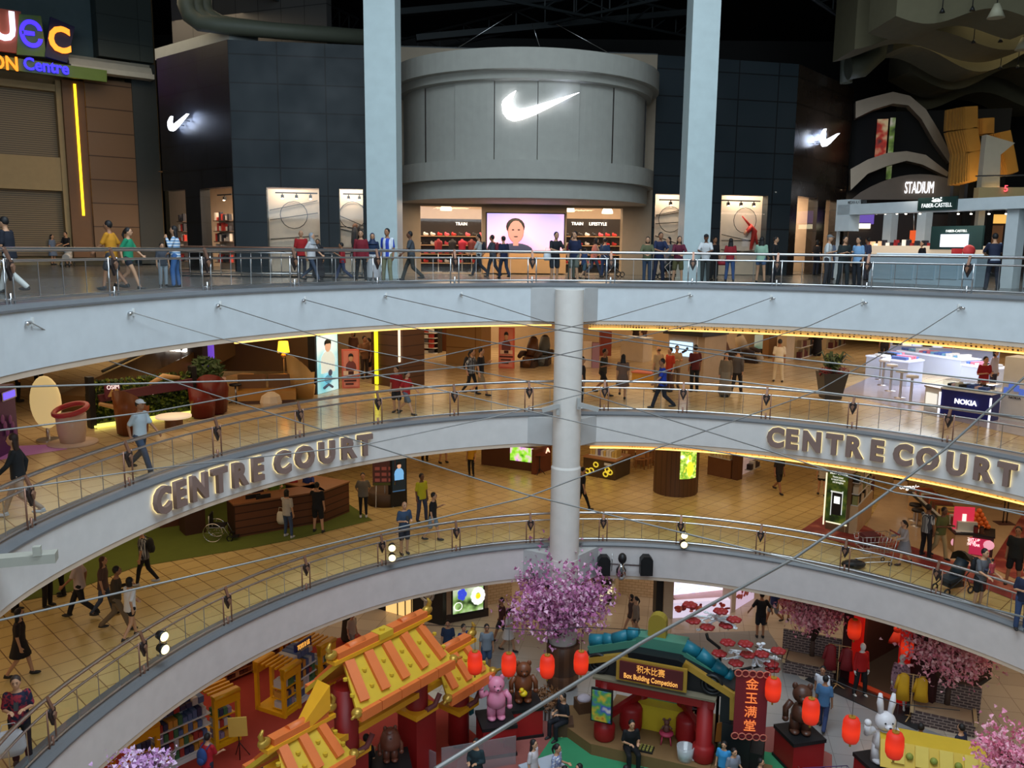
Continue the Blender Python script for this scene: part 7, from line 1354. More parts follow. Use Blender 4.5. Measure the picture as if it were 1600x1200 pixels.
mb = MB(); wR.lbox(mb, -.6, wR.L + .2, .001, .03, -4, 1.1); tag(wR.build(mb, 'trim_dress_shop_floor', cm((44, 42, 42), .5)), kind='structure'); mb = MB(); wR.lbox(mb, hz[0], hz[1], .03, .09, -.1, .15); tag(wR.build(mb, 'trim_door_sill', cm((170, 60, 30), .5)), kind='structure')
mb = MB(); wR.lbox(mb, 0, wR.L + .1, 0, Z0T, -4.2, -4); wR.lbox(mb, 0, .1, 0, Z0T, -4, -.25); wR.lbox(mb, wR.L, wR.L + .1, 0, Z0T, -4, -.25); tag(wR.build(mb, 'wall_dress_shop_back', cm((44, 20, 18))), kind='structure')
area('dress_shop_light', tuple(wR.at(wR.L / 2, 3.1, -1.5)), 2.5, 2, 60, (1, .55, .3))
for u, z, c in ((hz[0] + .35, 1.75, (200, 60, 40)), (hz[0] + .8, 1.6, (210, 150, 60)), (hz[0] + 1.25, 1.75, (180, 70, 60)), (hz[0] + 1.7, 1.4, (190, 110, 90))):
    e = empty('hung_garment', wR.at(u, z, -1.6), 'garment in colour %s hanging deep inside the dress shop' % {200: 'scarlet', 210: 'gold', 180: 'brick red', 190: 'dusty pink'}[c[0]], 'garment'); mb = MB(); mb.lathe([(.1, -.1), (.28, -.5), (.3, -.6)], n=12, sy=.3); mb.lathe([(.02, .02), (.16, -.05), (.12, -.3)], n=12, sy=.35); mb.build('cloth', cm(c), e); mb = MB(); mb.tube([(-.15, 0, 0), (0, 0, .08), (.15, 0, 0)], .01, 5); mb.build('hanger', STEEL, e)
def garment_rack(px, py, label, c, rz=-.4):
    e = empty('garment_stand', floor_at(px, py, 0), label, 'clothes stand', None, rz); mb = MB(); mb.tube([(0, 0, 0), (0, 0, 1.5)], .02)
    for k in range(3): a = k * 2.1; mb.tube([(0, 0, .15), (.28 * math.cos(a), .28 * math.sin(a), 0)], .018)
    mb.tube([(-.35, 0, 1.48), (.35, 0, 1.48)], .015); mb.build('stand', cm((190, 150, 100)), e)
    for i, x in enumerate((-.25, .25)): mb = MB(); mb.lathe([(.04, 1.49), (.15, 1.4), (.17, 1.0), (.21, .62 + .1 * i)], x, -.05 * i, 0, 12, 1, .5); mb.tube([(x - .13, 0, 1.38), (x - .22, -.03, .95)], .05); mb.build('garment', cm(c), e)
garment_rack(1421, 1125, 'clothes stand of bright yellow jackets at the dress shop door', (214, 160, 20)); garment_rack(1307, 1075, 'clothes stand of dark red tops left of the dress shop', (130, 24, 30))
# ---- misc
trolley(floor_at(1292, 1262, 0) , .1, 'purple handled shopping trolley at the foot of the dark brown bear', (90, 50, 110), 1.2)
e = empty('yellow_brick_roof', floor_at(1465, 1262, 0), 'yellow toy brick play roof at the lower right', 'play structure', None, -.35); mb = MB(); mb.box(0, 0, 0, 2.6, 1.0, 1.3); mb.build('base', cm((190, 150, 50)), e)
mb = MB(); mb.prism([(-.8, 1.3), (.8, 1.3), (.35, 1.8), (-.35, 1.8)], (-1.5, 0, 0), (0, 1, 0), (0, 0, 1), 3.0); mb.build('roof', GY, e)
for k in range(5): mb = MB(); mb.bar((-1.1 + .55 * k, -.72, 1.42), (-1.1 + .55 * k, -.38, 1.8), .3, .1); mb.build('roof_tile', cm((220, 190, 80)), e)
mb = MB()
for k in range(4): mb.ball(-.83 + .55 * k, -.6, 1.6, .09)
mb.build('green_studs', cm((140, 150, 60)), e)
e, w, z0, zt = block('glass_barrier', 690, 1215, 806, 1195, 0, 1160, .04, glass_mat('barrier_glass', (.85, .92, .95), .4, .12), 'frameless glass barrier at the foot of the toy brick gate', 'barrier'); e2, w, z0, zt = block('glass_barrier', 660, 1205, 680, 1215, 0, 1172, .04, glass_mat('barrier_glass'), 'short glass barrier beside the red gate column', 'barrier')
for x, y, nm in ((877, 1148, 'brass queue post beside the seated man in black'),): e = empty('queue_post', floor_at(x, y, 0), nm, 'post'); mb = MB(); mb.tube([(0, 0, 0), (0, 0, .95)], .03); mb.ball(0, 0, .98, .05); mb.build('pole', cm((180, 170, 110), .3, .6), e); mb = MB(); mb.lathe([(.18, 0), (.16, .04), (.03, .06)], n=16); mb.build('base', cm((180, 170, 110), .3, .6), e)
for x, y, nm in ((912, 1125, 'woven basket in a dark wire frame beside the pavilion'),): e = empty('wire_basket', floor_at(x, y, 0) , nm, 'basket', None, .3); mb = MB(); mb.box(0, 0, .33, .5, .45, .35); mb.build('frame', cm((90, 62, 40)), e); mb = MB(); mb.ball(0, 0, .7, .22, .2, .12); mb.build('contents', cm((190, 180, 190)), e)
e = empty('dry_planter', floor_at(852, 1118, 0), 'low white slatted planter of dry brown leaves beside the duck bear', 'planter', None, -.35); mb = MB(); mb.box(0, 0, 0, 1.3, .6, .35); mb.build('slats', stripes_mat('white_slats', C(190, 186, 180), C(90, 84, 80), 8, 0), e); mb = MB(); leaf_ball(mb, (0, 0, .55), .6, 420, random.Random(6), .1, .5); mb.build('leaves', cm((120, 78, 44)), e)
# ================================================================ PEOPLE
SK = [C(226, 180, 148), C(200, 150, 116), C(166, 116, 84), C(120, 80, 58)]
def skin_mat(i): return mat('skin_%d' % i, SK[i], .55)
def loft(mb, rings, n=14):
    R = []
    for (x, y, z, rx, ry) in rings: R.append([mb.bm.verts.new((x + rx * math.cos(2 * PI * j / n), y + ry * math.sin(2 * PI * j / n), z)) for j in range(n)])
    for a, b in zip(R, R[1:]):
        for j in range(n): mb.bm.faces.new([a[j], a[(j + 1) % n], b[(j + 1) % n], b[j]]).smooth = True
    mb.bm.faces.new(R[0][::-1]); mb.bm.faces.new(R[-1])
def limb(mb, pts, rs, n=10):
    for p, r in ((pts[0], rs[0]), (pts[-1], rs[-1])): mb.ball(p[0], p[1], p[2], r, r, r, n, 6)
    for a, b, ra, rb in zip(pts, pts[1:], rs, rs[1:]): mb.tube([a, b], [ra, rb], n); mb.ball(b[0], b[1], b[2], rb, rb, rb, n, 6)
LEGS = {  # hip, knee, ankle for left (x<0) and right (x>0); front is -y
    'stand': (((-.095, 0, .9), (-.1, -.01, .49), (-.105, .03, .09)), ((.095, 0, .9), (.1, -.01, .49), (.105, .03, .09))),
    'ease': (((-.095, 0, .9), (-.13, -.02, .49), (-.17, .02, .09)), ((.095, 0, .9), (.12, -.08, .5), (.15, -.06, .09))),
    'stride': (((-.09, 0, .87), (-.09, -.17, .5), (-.09, -.3, .1)), ((.09, 0, .87), (.09, .05, .47), (.09, .38, .17))),
    'stride2': (((-.09, 0, .88), (-.09, .06, .48), (-.09, .3, .14)), ((.09, 0, .88), (.09, -.13, .5), (.09, -.2, .09))),
    'lift': (((-.09, 0, .9), (-.09, -.0, .49), (-.09, .02, .09)), ((.09, 0, .9), (.09, -.06, .5), (.09, .28, .3))),
    'sit': (((-.1, .0, .5), (-.13, -.42, .5), (-.13, -.42, .09)), ((.1, .0, .5), (.13, -.42, .5), (.13, -.4, .09))),
    'dangle': (((-.1, .0, .5), (-.13, -.36, .46), (-.13, -.38, .04)), ((.1, .0, .5), (.13, -.36, .46), (.14, -.34, .04))),
}
ARMS = {  # elbow, wrist relative to the shoulder, for left and right
    'down': (((-.05, .02, -.28), (-.06, -.03, -.53)), ((.05, .02, -.28), (.06, -.03, -.53))),
    'swing': (((-.05, .14, -.25), (-.05, .1, -.48)), ((.05, -.12, -.25), (.04, -.3, -.42))),
    'phone': (((-.06, .0, -.28), (.06, -.25, -.22)), ((.06, .0, -.28), (-.05, -.27, -.2))),
    'onephone': (((-.05, .02, -.28), (-.06, -.03, -.53)), ((.06, -.02, -.28), (-.02, -.26, -.14))),
    'rail': (((-.08, -.16, -.24), (.08, -.36, -.3)), ((.08, -.16, -.24), (-.06, -.38, -.3))),
    'push': (((-.04, -.1, -.26), (-.02, -.36, -.32)), ((.04, -.1, -.26), (.02, -.36, -.32))),
    'face': (((-.05, .0, -.28), (-.04, -.2, -.4)), ((.08, -.1, -.24), (-.06, -.2, -.0))),
    'back': (((-.1, .1, -.26), (-.02, .16, -.42)), ((.1, .1, -.26), (.02, .16, -.42))),
    'wide': (((-.16, .02, -.24), (-.24, -.1, -.44)), ((.16, .02, -.24), (.24, -.1, -.44))),
    'point': (((-.05, .02, -.28), (-.06, -.03, -.53)), ((.1, -.2, -.12), (.12, -.44, -.06))),
}
LEAN = {'rail': .16, 'push': .08, 'phone': .03}
def joints(legs, arms):
    L = [tuple(Vector(p) for p in s_) for s_ in LEGS[legs]]; hz = L[0][0].z; lean = LEAN.get(arms, 0) + (.05 if legs.startswith('stride') else 0) + (.1 if legs == 'dangle' else 0)
    def up(h, y=0, x=0): return Vector((x, y - lean * h, hz + h))
    sh = [up(.485, .0, s_ * .165) for s_ in (-1, 1)]
    A = [(sh[i], sh[i] + Vector(a), sh[i] + Vector(b)) for i, (a, b) in enumerate(ARMS[arms])]
    return L, A, up, hz, lean
_PM = {}
def remeshed(key, fill, vox):
    if key in _PM: return _PM[key]
    mb = MB(); fill(mb); bmesh.ops.recalc_face_normals(mb.bm, faces=mb.bm.faces); me = bpy.data.meshes.new('tmp'); mb.bm.to_mesh(me); mb.bm.free(); o = bpy.data.objects.new('tmp', me); COL.objects.link(o)
    md = o.modifiers.new('r', 'REMESH'); md.mode = 'VOXEL'; md.voxel_size = vox; md.use_smooth_shade = True; md2 = o.modifiers.new('s', 'SMOOTH'); md2.iterations = 2; md2.factor = .5
    bpy.context.view_layer.update(); r = bpy.data.meshes.new_from_object(o.evaluated_get(bpy.context.evaluated_depsgraph_get())); bpy.data.objects.remove(o); bpy.data.meshes.remove(me)
    r.materials.clear(); r.materials.append(None); r.name = key.split('|')[0]; _PM[key] = r; return r
def hand(mb, w, d, side, curl=.5):
    d = d.normalized(); sd = Vector((1, 0, 0)) * side; sd = (sd - d * sd.dot(d)).normalized(); nn = d.cross(sd)
    fwd = nn if nn.y < 0 else -nn
    wide = fwd if abs(d.z) > .6 else sd; pn = d.cross(wide).normalized()
    if pn.dot(Vector((-side, 0, -.3))) < 0: pn = -pn
    mb.tube([w, w + d * .08], [.03, .034], 8)
    for k, ln in enumerate((.075, .085, .08, .062)):
        b = w + d * .085 + wide * (.03 - .02 * k); m_ = b + d * ln * .55 + pn * ln * .15 * curl * 2; t = m_ + d * ln * .35 + pn * ln * .5 * curl * 2; mb.tube([w + d * .05 + wide * (.03 - .02 * k) * .8, b, m_, t], [.012, .0105, .0098, .0075], 6)
    b = w + d * .02 + wide * .028; mb.tube([b, b + wide * .03 + d * .03, b + wide * .036 + d * .065 + pn * .015], [.014, .012, .009], 6)
def body_fill(legs, arms):
    def f(mb):
        L, A, up, hz, ln = joints(legs, arms)
        for h, k, a in L: limb(mb, [h, k, a], [.082, .056, .038]); fw = Vector((0, -1, 0)); mb.ball(a.x, a.y - .06, max(a.z - .045, .03), .042, .11, .035, 10, 6)
        loft(mb, [(u.x, u.y, u.z, rx, ry) for u, rx, ry in ((up(-.1), .13, .09), (up(0), .165, .115), (up(.16), .14, .1), (up(.34), .155, .115), (up(.44), .15, .1), (up(.51), .1, .075), (up(.56), .058, .055))])
        for i, (s_, e, w) in enumerate(A):
            limb(mb, [s_, e, w], [.042, .036, .027]); hand(mb, w, (w - e), -1 if i == 0 else 1)
        n0, n1 = up(.52), up(.62, -.01); mb.tube([n0, n1], [.055, .052], 10)
        hc = up(.71, -.02); mb.ball(hc.x, hc.y, hc.z, .08, .097, .115, 18, 12); mb.ball(hc.x, hc.y - .03, hc.z - .06, .056, .06, .052, 12, 8)
        mb.tube([hc + Vector((0, -.085, .015)), hc + Vector((0, -.112, -.022))], [.009, .015], 6)
        for s_ in (-1, 1): mb.ball(s_ * .077, hc.y + .005, hc.z - .005, .012, .02, .03, 8, 6); mb.ball(s_ * .03, hc.y - .078, hc.z + .025, .02, .012, .008, 8, 5)
        mb.ball(hc.x, hc.y - .085, hc.z - .052, .024, .012, .01, 8, 5)
    return f
def top_fill(legs, arms, kind):
    def f(mb):
        L, A, up, hz, ln = joints(legs, arms); low = -.08 if kind != 'tuck' else .02; q = .022 if kind != 'loose' else .04
        loft(mb, [(u.x, u.y, u.z, rx + q, ry + q) for u, rx, ry in ((up(low), .165, .12), (up(.08), .15, .11), (up(.2), .145, .105), (up(.36), .158, .116), (up(.43), .15, .1), (up(.485), .115, .08), (up(.525), .06, .055))], 18)
        for s_, e, w in A:
            if kind == 'long': limb(mb, [s_ + Vector((0, 0, -.0)), e, e.lerp(w, .92)], [.06, .052, .044])
            elif kind == 'vest': mb.ball(s_.x * .85, s_.y, s_.z, .06, .06, .06, 10, 6)
            else: limb(mb, [s_, s_.lerp(e, .45), s_.lerp(e, .8)], [.066, .06, .06])
    return f
def bot_fill(legs, kind):
    def f(mb):
        L, A, up, hz, ln = joints(legs, 'down')
        if kind in ('skirt', 'dress', 'gown'):
            (h0, k0, a0), (h1, k1, a1) = L; z1 = {'skirt': .56, 'dress': .52, 'gown': .14}[kind]
            loft(mb, [(0, 0, hz + .12, .165, .12), (0, 0, hz, .195, .15), (0, 0, (hz + z1) / 2, .23, .19), (0, 0, z1, .27, .24)], 20)
            if kind == 'gown':
                for h, k, a in L: limb(mb, [h, k, a], [.11, .1, .12])
            return
        loft(mb, [(u.x, u.y, u.z, rx, ry) for u, rx, ry in ((up(-.12), .14, .1), (up(-.02), .182, .13), (up(.1), .17, .122))], 16)
        for h, k, a in L:
            if kind == 'trousers': limb(mb, [h, k, a + Vector((0, 0, .0))], [.098, .074, .062])
            elif kind == 'slim': limb(mb, [h, k, a + Vector((0, 0, .02))], [.093, .066, .048])
            elif kind == 'shorts': limb(mb, [h, h.lerp(k, .85)], [.1, .092])
            else: limb(mb, [h, h.lerp(k, .35)], [.1, .095])
    return f
def hair_fill(legs, arms, kind):
    def f(mb):
        L, A, up, hz, ln = joints(legs, arms); c = up(.71, -.02)
        if kind == 'bald': mb.ball(c.x, c.y + .03, c.z - .01, .078, .075, .07, 14, 8); return
        mb.ball(c.x, c.y + .022, c.z + .028, .09, .096, .11, 18, 12)
        if kind in ('long', 'veil'): loft(mb, [(0, c.y + .06, c.z - .34, .1, .035), (0, c.y + .06, c.z - .2, .11, .05), (0, c.y + .045, c.z - .05, .095, .06), (0, c.y + .03, c.z + .05, .08, .06)])
        if kind == 'tail': mb.ball(0, c.y + .11, c.z + .03, .035, .04, .035, 10, 6); mb.tube([(0, c.y + .12, c.z + .03), (0, c.y + .16, c.z - .08), (0, c.y + .12, c.z - .22)], [.03, .035, .012], 8)
        if kind == 'bob': loft(mb, [(0, c.y + .03, c.z - .13, .09, .07), (0, c.y + .03, c.z, .092, .08)])
        if kind == 'scarf':
            loft(mb, [(0, c.y + .0, c.z - .27, .2, .15), (0, c.y + .01, c.z - .17, .12, .1), (0, c.y + .015, c.z - .1, .085, .085), (0, c.y + .025, c.z + .02, .09, .09)])
    return f
def cap_fill(legs, arms):
    def f(mb):
        L, A, up, hz, ln = joints(legs, arms); c = up(.71, -.02); mb.ball(c.x, c.y + .01, c.z + .06, .092, .1, .075, 16, 8); mb.ball(c.x, c.y - .1, c.z + .045, .065, .08, .012, 12, 6)
    return f
def shoe_fill(legs, i):
    def f(mb):
        for h, k, a in LEGS[legs][i:i + 1]: z = max(a[2] - .05, .035); mb.ball(a[0], a[1] - .055, z, .05, .135, .04, 12, 6); mb.ball(a[0], a[1] + .01, z + .03, .045, .055, .05, 10, 6)
    return f
def face_fill(legs, arms):
    def f(mb):
        L, A, up, hz, ln = joints(legs, arms); c = up(.71, -.02)
        for s_ in (-1, 1): mb.ball(s_ * .03, c.y - .088, c.z + .008, .013, .008, .007, 8, 5); mb.box(s_ * .03, c.y - .09, c.z + .032, .032, .012, .006)
    return f
def plain(key, fill):
    if key in _PM: return _PM[key]
    mb = MB(); fill(mb); me = bpy.data.meshes.new(key.split('|')[0]); mb.bm.to_mesh(me); mb.bm.free(); me.materials.append(None); _PM[key] = me; return me
def put(name, me, m, parent):
    o = bpy.data.objects.new(name, me); COL.objects.link(o); o.parent = parent; o.material_slots[0].link = 'OBJECT'; o.material_slots[0].material = m; return o
def m_of(c):
    if isinstance(c, str): return {'check': tile_mat('check_shirt', C(230, 230, 225), C(40, 40, 50), C(60, 60, 70), .05, .05, .5, .8, .008, 0), 'stripe': stripes_mat('stripe_shirt', C(222, 228, 236), C(110, 150, 190), 12, 2, .8), 'thin': stripes_mat('thin_stripe_shirt', C(216, 210, 200), C(130, 120, 110), 22, 2, .8), 'floral': blotch_mat('floral_shirt', [C(230, 230, 235), C(90, 110, 170), C(235, 235, 240)], 14, .8), 'print': blotch_mat('red_print_shirt', [C(24, 28, 56), C(30, 32, 60), C(170, 40, 54), C(24, 28, 56), C(24, 28, 56)], 7, .8), 'jersey': stripes_mat('jersey', C(40, 70, 180), C(225, 230, 240), 4.5, 0, .7), 'band': stripes_mat('band_shirt', C(26, 34, 60), C(190, 200, 215), 1.9, 2, .8, .72), 'purple_floral': blotch_mat('purple_floral', [C(90, 50, 70), C(180, 140, 150), C(70, 40, 60)], 9, .7)}[c]
    return cm(c, .85)
def person(loc, label, legs='stand', arms='down', face=0, H=1.7, skin=1, hair='short', top=('tee', (30, 30, 34)), bot=('trousers', (30, 32, 40)), shoes=(40, 38, 38), haircol=(24, 20, 20), cap=None, group=None, child=False):
    e = empty('person', loc, label, 'person', group, math.radians(face)); s = H / 1.72; e.scale = (s * (1.06 if child else 1), s * (1.06 if child else 1), s)
    put('body', remeshed('body|%s|%s' % (legs, arms), body_fill(legs, arms), .0125), skin_mat(skin), e)
    put('top', remeshed('top|%s|%s|%s' % (legs, arms, top[0]), top_fill(legs, arms, top[0]), .02), m_of(top[1]), e)
    bn = {'skirt': 'skirt', 'dress': 'skirt', 'gown': 'long_skirt', 'shorts': 'shorts', 'mini': 'shorts'}.get(bot[0], 'trousers')
    put(bn, remeshed('%s|%s|%s' % (bn, legs, bot[0]), bot_fill(legs, bot[0]), .02), m_of(bot[1]), e)
    put('headscarf' if hair == 'scarf' else 'hair', remeshed('hair|%s|%s|%s' % (legs, arms, hair), hair_fill(legs, arms, hair), .016), cm(haircol, .6), e)
    [put('shoe', plain('shoe|%s|%d' % (legs, i), shoe_fill(legs, i)), cm(shoes, .6), e) for i in (0, 1)]
    if hair != 'scarf' or True: put('face_features', plain('face_features|%s|%s' % (legs, arms), face_fill(legs, arms)), cm((40, 26, 22)), e)
    if cap: put('cap', remeshed('cap|%s|%s' % (legs, arms), cap_fill(legs, arms), .016), cm(cap, .8), e)
    return e
def local(e, v): return e.matrix_basis @ Vector(v)
def backpack(e, label, col=(26, 26, 30), z=1.18):
    b = empty('backpack', local(e, (0, .19, z - .22)), label, 'backpack', None, e.rotation_euler.z); mb = MB(); mb.ball(0, 0, .22, .15, .09, .23); mb.ball(0, .06, .12, .11, .06, .12); mb.build('pack', cm(col, .8), b)
    mb = MB()
    for s_ in (-.1, .1): mb.tube([(s_, -.05, .4), (s_, -.2, .46), (s_, -.32, .3), (s_, -.1, .05)], .014, 5)
    mb.build('strap', cm(col, .8), b)
def bag(e, label, col, x=.3, z=.35, w=.26, h=.3, name='bag', y=-.05):
    b = empty(name, local(e, (x, y, z)), label, 'bag', None, e.rotation_euler.z); mb = MB(); loft(mb, [(0, 0, 0, w * .4, .06), (0, 0, h * .3, w * .55, .1), (0, 0, h * .8, w * .5, .06), (0, 0, h, w * .35, .03)]); mb.build('sack', cm(col, .6), b)
    mb = MB(); mb.tube([(-w * .3, 0, h * .95), (-w * .2, 0, h + .14), (w * .2, 0, h + .14), (w * .3, 0, h * .95)], .008, 5); mb.build('handle', cm(col, .6), b)
def phone(e, label, z=.0):
    p = empty('phone', local(e, (0, -.3, 1.19 + z)), label, 'phone', None, e.rotation_euler.z); mb = MB(); mb.box(0, 0, 0, .075, .012, .15, 0, -.5); mb.build('case', BLACK, p); mb = MB(); mb.box(0, .008, .01, .066, .004, .13, 0, -.5); mb.build('screen', em((190, 200, 220), .8), p)
_K = {'s': 'stand', 'e': 'ease', 'w': 'stride', 'v': 'stride2', 'l': 'lift', 't': 'sit', 'd': 'dangle'}
def P(px, py, lv, legs, arms, face, H, skin, hair, top, tc, bot, bc, label, **k):
    loc = floor_at(px, py, lv) if not isinstance(lv, tuple) else Vector((W(px, py, lv[1]).x, lv[1], LEV[lv[0]]))
    return person(loc, label, _K[legs], arms, face, H, skin, hair, (top, tc), (bot, bc), **k)
BK, NV, WH, GY_, DN = (26, 26, 30), (26, 34, 62), (222, 222, 222), (110, 112, 116), (70, 96, 136)
RED_ = (150, 32, 40)
# ---- topmost gallery
e = P(20, 459, 3, 'w', 'phone', -90, 1.78, 1, 'short', 'tee', (22, 26, 40), 'trousers', (206, 204, 200), 'person in a dark navy T-shirt and white trousers walking left at the far left')
P(84, 414, 3, 's', 'onephone', 80, 1.62, 1, 'long', 'tee', (110, 126, 150), 'dress', (110, 126, 150), 'person in a grey-blue dress with a pack, before the closed shutter')
e = P(107, 415, 3, 's', 'push', -10, 1.75, 1, 'short', 'tee', BK, 'shorts', BK, 'person in a black T-shirt bending over a pram before the closed shutter')
P(178, 453, 3, 'v', 'swing', -90, 1.76, 2, 'short', 'tee', (206, 140, 30), 'shorts', (60, 60, 66), 'person in a mustard yellow T-shirt behind the one in green')
P(203, 453, 3, 'w', 'swing', 95, 1.6, 1, 'tail', 'tee', (30, 140, 100), 'mini', (24, 26, 40), 'person in a bright green T-shirt and dark shorts by the railing')
e = P(256, 447, 3, 's', 'down', 40, 1.2, 1, 'short', 'tee', (70, 74, 84), 'trousers', (160, 170, 180), 'short person in grey beside the blue-striped top', child=True)
P(277, 449, 3, 'e', 'face', -80, 1.66, 1, 'long', 'long', 'stripe', 'trousers', (56, 96, 150), 'person in a blue and white striped top and jeans raising a hand')
P(472, 436, 3, 's', 'down', 20, 1.7, 1, 'bald', 'tee', (170, 30, 34), 'trousers', (50, 50, 60), 'person in a red T-shirt behind the grey headscarf', haircol=(70, 56, 48))
P(487, 441, 3, 'w', 'swing', 80, 1.6, 1, 'scarf', 'loose', (206, 204, 206), 'slim', (60, 70, 90), 'person in a light grey headscarf and white top striding right', haircol=(150, 154, 160))
P(498, 436, 3, 's', 'down', 0, 1.4, 2, 'scarf', 'long', (40, 36, 40), 'gown', (40, 36, 40), 'short person in a dark headscarf behind the grey one', haircol=(30, 28, 32), child=True)
P(536, 438, 3, 'w', 'onephone', -80, 1.3, 2, 'short', 'tee', (160, 34, 40), 'trousers', (50, 60, 90), 'child in a red T-shirt left of the long-haired person in red', child=True)
P(565, 442, 3, 'e', 'down', 5, 1.68, 1, 'long', 'long', (120, 22, 38), 'slim', BK, 'person with long hair in a dark red top and black trousers facing the court')
P(583, 440, 3, 's', 'down', 10, 1.6, 1, 'scarf', 'long', (30, 50, 80), 'gown', (206, 206, 210), 'person in a navy headscarf and white skirt', haircol=(24, 44, 80))
P(606, 442, 3, 'e', 'down', -20, 1.74, 2, 'short', 'tee', 'jersey', 'trousers', (130, 128, 100), 'person in a blue and white jersey and khaki trousers')
P(643, 439, 3, 'w', 'swing', -80, 1.72, 3, 'short', 'tee', (70, 76, 84), 'trousers', (60, 60, 56), 'person in a grey T-shirt walking left before the left shop door')
e = P(749, 432, 3, 'w', 'swing', -100, 1.74, 1, 'short', 'tee', (176, 180, 180), 'trousers', (40, 44, 54), 'person in a pale grey T-shirt wearing a dark backpack by the screen'); backpack(e, 'dark backpack on the pale grey T-shirt by the screen', (26, 30, 46))
e = P(770, 433, 3, 'v', 'swing', -110, 1.68, 2, 'short', 'tee', (66, 72, 84), 'trousers', (44, 46, 54), 'person in dark grey with a maroon backpack before the screen'); backpack(e, 'maroon backpack before the lit screen', (120, 40, 54))
P(787, 435, 3, 'v', 'down', -150, 1.62, 1, 'short', 'tee', (26, 34, 66), 'trousers', (40, 48, 70), 'person in a navy cap and navy T-shirt before the screen', cap=(24, 26, 44))
e = P(866, 441, 3, 's', 'rail', 20, 1.72, 1, 'short', 'tee', (26, 28, 36), 'shorts', (40, 42, 50), 'person in a black T-shirt leaning on the topmost railing right of the screen'); bag(e, 'white carrier bag hanging from the arm of the person leaning right of the screen', (214, 218, 224), -.3, .75)
P(897, 441, 3, 'e', 'down', -30, 1.75, 1, 'short', 'tee', (24, 34, 66), 'shorts', (100, 104, 96), 'person in a navy T-shirt and grey shorts before the right shop door')
P(893, 436, 3, 's', 'down', 30, 1.65, 1, 'short', 'tee', (110, 30, 40), 'trousers', (90, 96, 86), 'person in a maroon top partly hidden by the one in navy')
P(912, 437, 3, 'v', 'down', 120, 1.2, 1, 'short', 'tee', (50, 70, 110), 'shorts', (70, 96, 110), 'child in blue between the navy T-shirt and the coral top', child=True)
P(927, 434, 3, 'w', 'push', 110, 1.62, 1, 'bob', 'vest', (210, 120, 100), 'slim', (60, 66, 84), 'person in a sleeveless coral top pushing a pram')
P(944, 433, 3, 's', 'down', 160, 1.6, 1, 'short', 'tee', (40, 60, 90), 'trousers', (40, 60, 100), 'person in blue jeans next to the pram by the right shop door')
def pram(px, py, lv, label, rz, col=(30, 34, 40)):
    e = empty('pram', floor_at(px, py, lv), label, 'pram', None, rz); mb = MB(); mb.tube([(-.2, 0, .55), (.2, 0, .45)], [.2, .18], 10); mb.build('seat', cm(col), e); mb = MB(); mb.ball(-.2, 0, .75, .2, .19, .2); mb.build('hood', cm(col), e); mb = MB()
    for s_ in (-.2, .2): mb.tube([(-.6, s_, 1.0), (.35, s_, .12)], .014); mb.tube([(0, s_, .55), (-.35, s_, .12)], .014)
    mb.build('frame', STEEL, e)
    for x in (-.35, .35):
        for s_ in (-.2, .2): mb = MB(); mb.tube([(x + .1 * math.cos(a), s_, .12 + .1 * math.sin(a)) for a in [i * PI / 5 for i in range(10)]], .022, 5, True); mb.build('wheel', BLACK, e)
pram(957, 433, 3, 'dark pram before the right shop door', .3); pram(106, 417, 3, 'white and black pram before the closed shutter', -1.4, (190, 186, 180)); pram(1040, 437, 3, 'dark pram among the crowd right of the shop doors', 2.5)
P(1010, 441, 3, 's', 'rail', -10, 1.6, 1, 'bob', 'tee', (96, 98, 70), 'trousers', (60, 74, 96), 'person in an olive top leaning on the topmost railing, left end of the crowd')
P(1028, 441, 3, 'e', 'rail', 10, 1.76, 2, 'short', 'tee', (30, 40, 74), 'trousers', (30, 36, 60), 'tall person in a navy T-shirt beside the olive top')
P(1043, 437, 3, 's', 'down', -60, 1.64, 1, 'long', 'tee', (110, 106, 112), 'skirt', (100, 96, 104), 'person with long hair in a grey dress behind the crowd')
P(1058, 443, 3, 'e', 'rail', 0, 1.62, 1, 'long', 'tee', (96, 26, 50), 'shorts', (90, 84, 50), 'person in a maroon top leaning with folded arms on the topmost railing')
P(1077, 438, 3, 's', 'down', 30, 1.76, 1, 'short', 'tee', (28, 46, 90), 'trousers', (40, 50, 80), 'tall person in a blue T-shirt in front of the right square pillar')
P(1086, 439, 3, 's', 'down', -70, 1.62, 1, 'tail', 'tee', (50, 80, 130), 'trousers', (40, 50, 70), 'person with a ponytail in denim blue by the right square pillar')
P(1101, 441, 3, 's', 'rail', -20, 1.72, 3, 'short', 'tee', (222, 224, 226), 'trousers', (60, 62, 60), 'person in a white T-shirt and black cap by the right square pillar', cap=(26, 26, 30))
P(1114, 438, 3, 's', 'down', 20, 1.66, 2, 'short', 'tee', (30, 26, 30), 'trousers', (40, 38, 40), 'person in black beside the white T-shirt and black cap')
e = P(1139, 440, 3, 'e', 'down', 160, 1.6, 1, 'long', 'tee', (150, 30, 40), 'trousers', (60, 84, 130), 'person in a red top and jeans before the gymnast window'); bag(e, 'red handbag beside the person in the red top', (160, 24, 40), .32, .65, .3, .22, 'handbag')
P(1187, 443, 3, 'e', 'face', 150, 1.64, 1, 'long', 'tee', (150, 184, 160), 'mini', (80, 104, 140), 'person with long hair in a pale green top and denim shorts')
P(1208, 441, 3, 's', 'down', 60, 1.68, 1, 'short', 'tee', (24, 24, 28), 'trousers', (30, 34, 44), 'person in black right of the pale green top')
P(1274, 430, 3, 's', 'down', 120, 1.7, 1, 'bob', 'tee', (24, 22, 26), 'trousers', (30, 30, 44), 'person in black against the bronze corner wall')
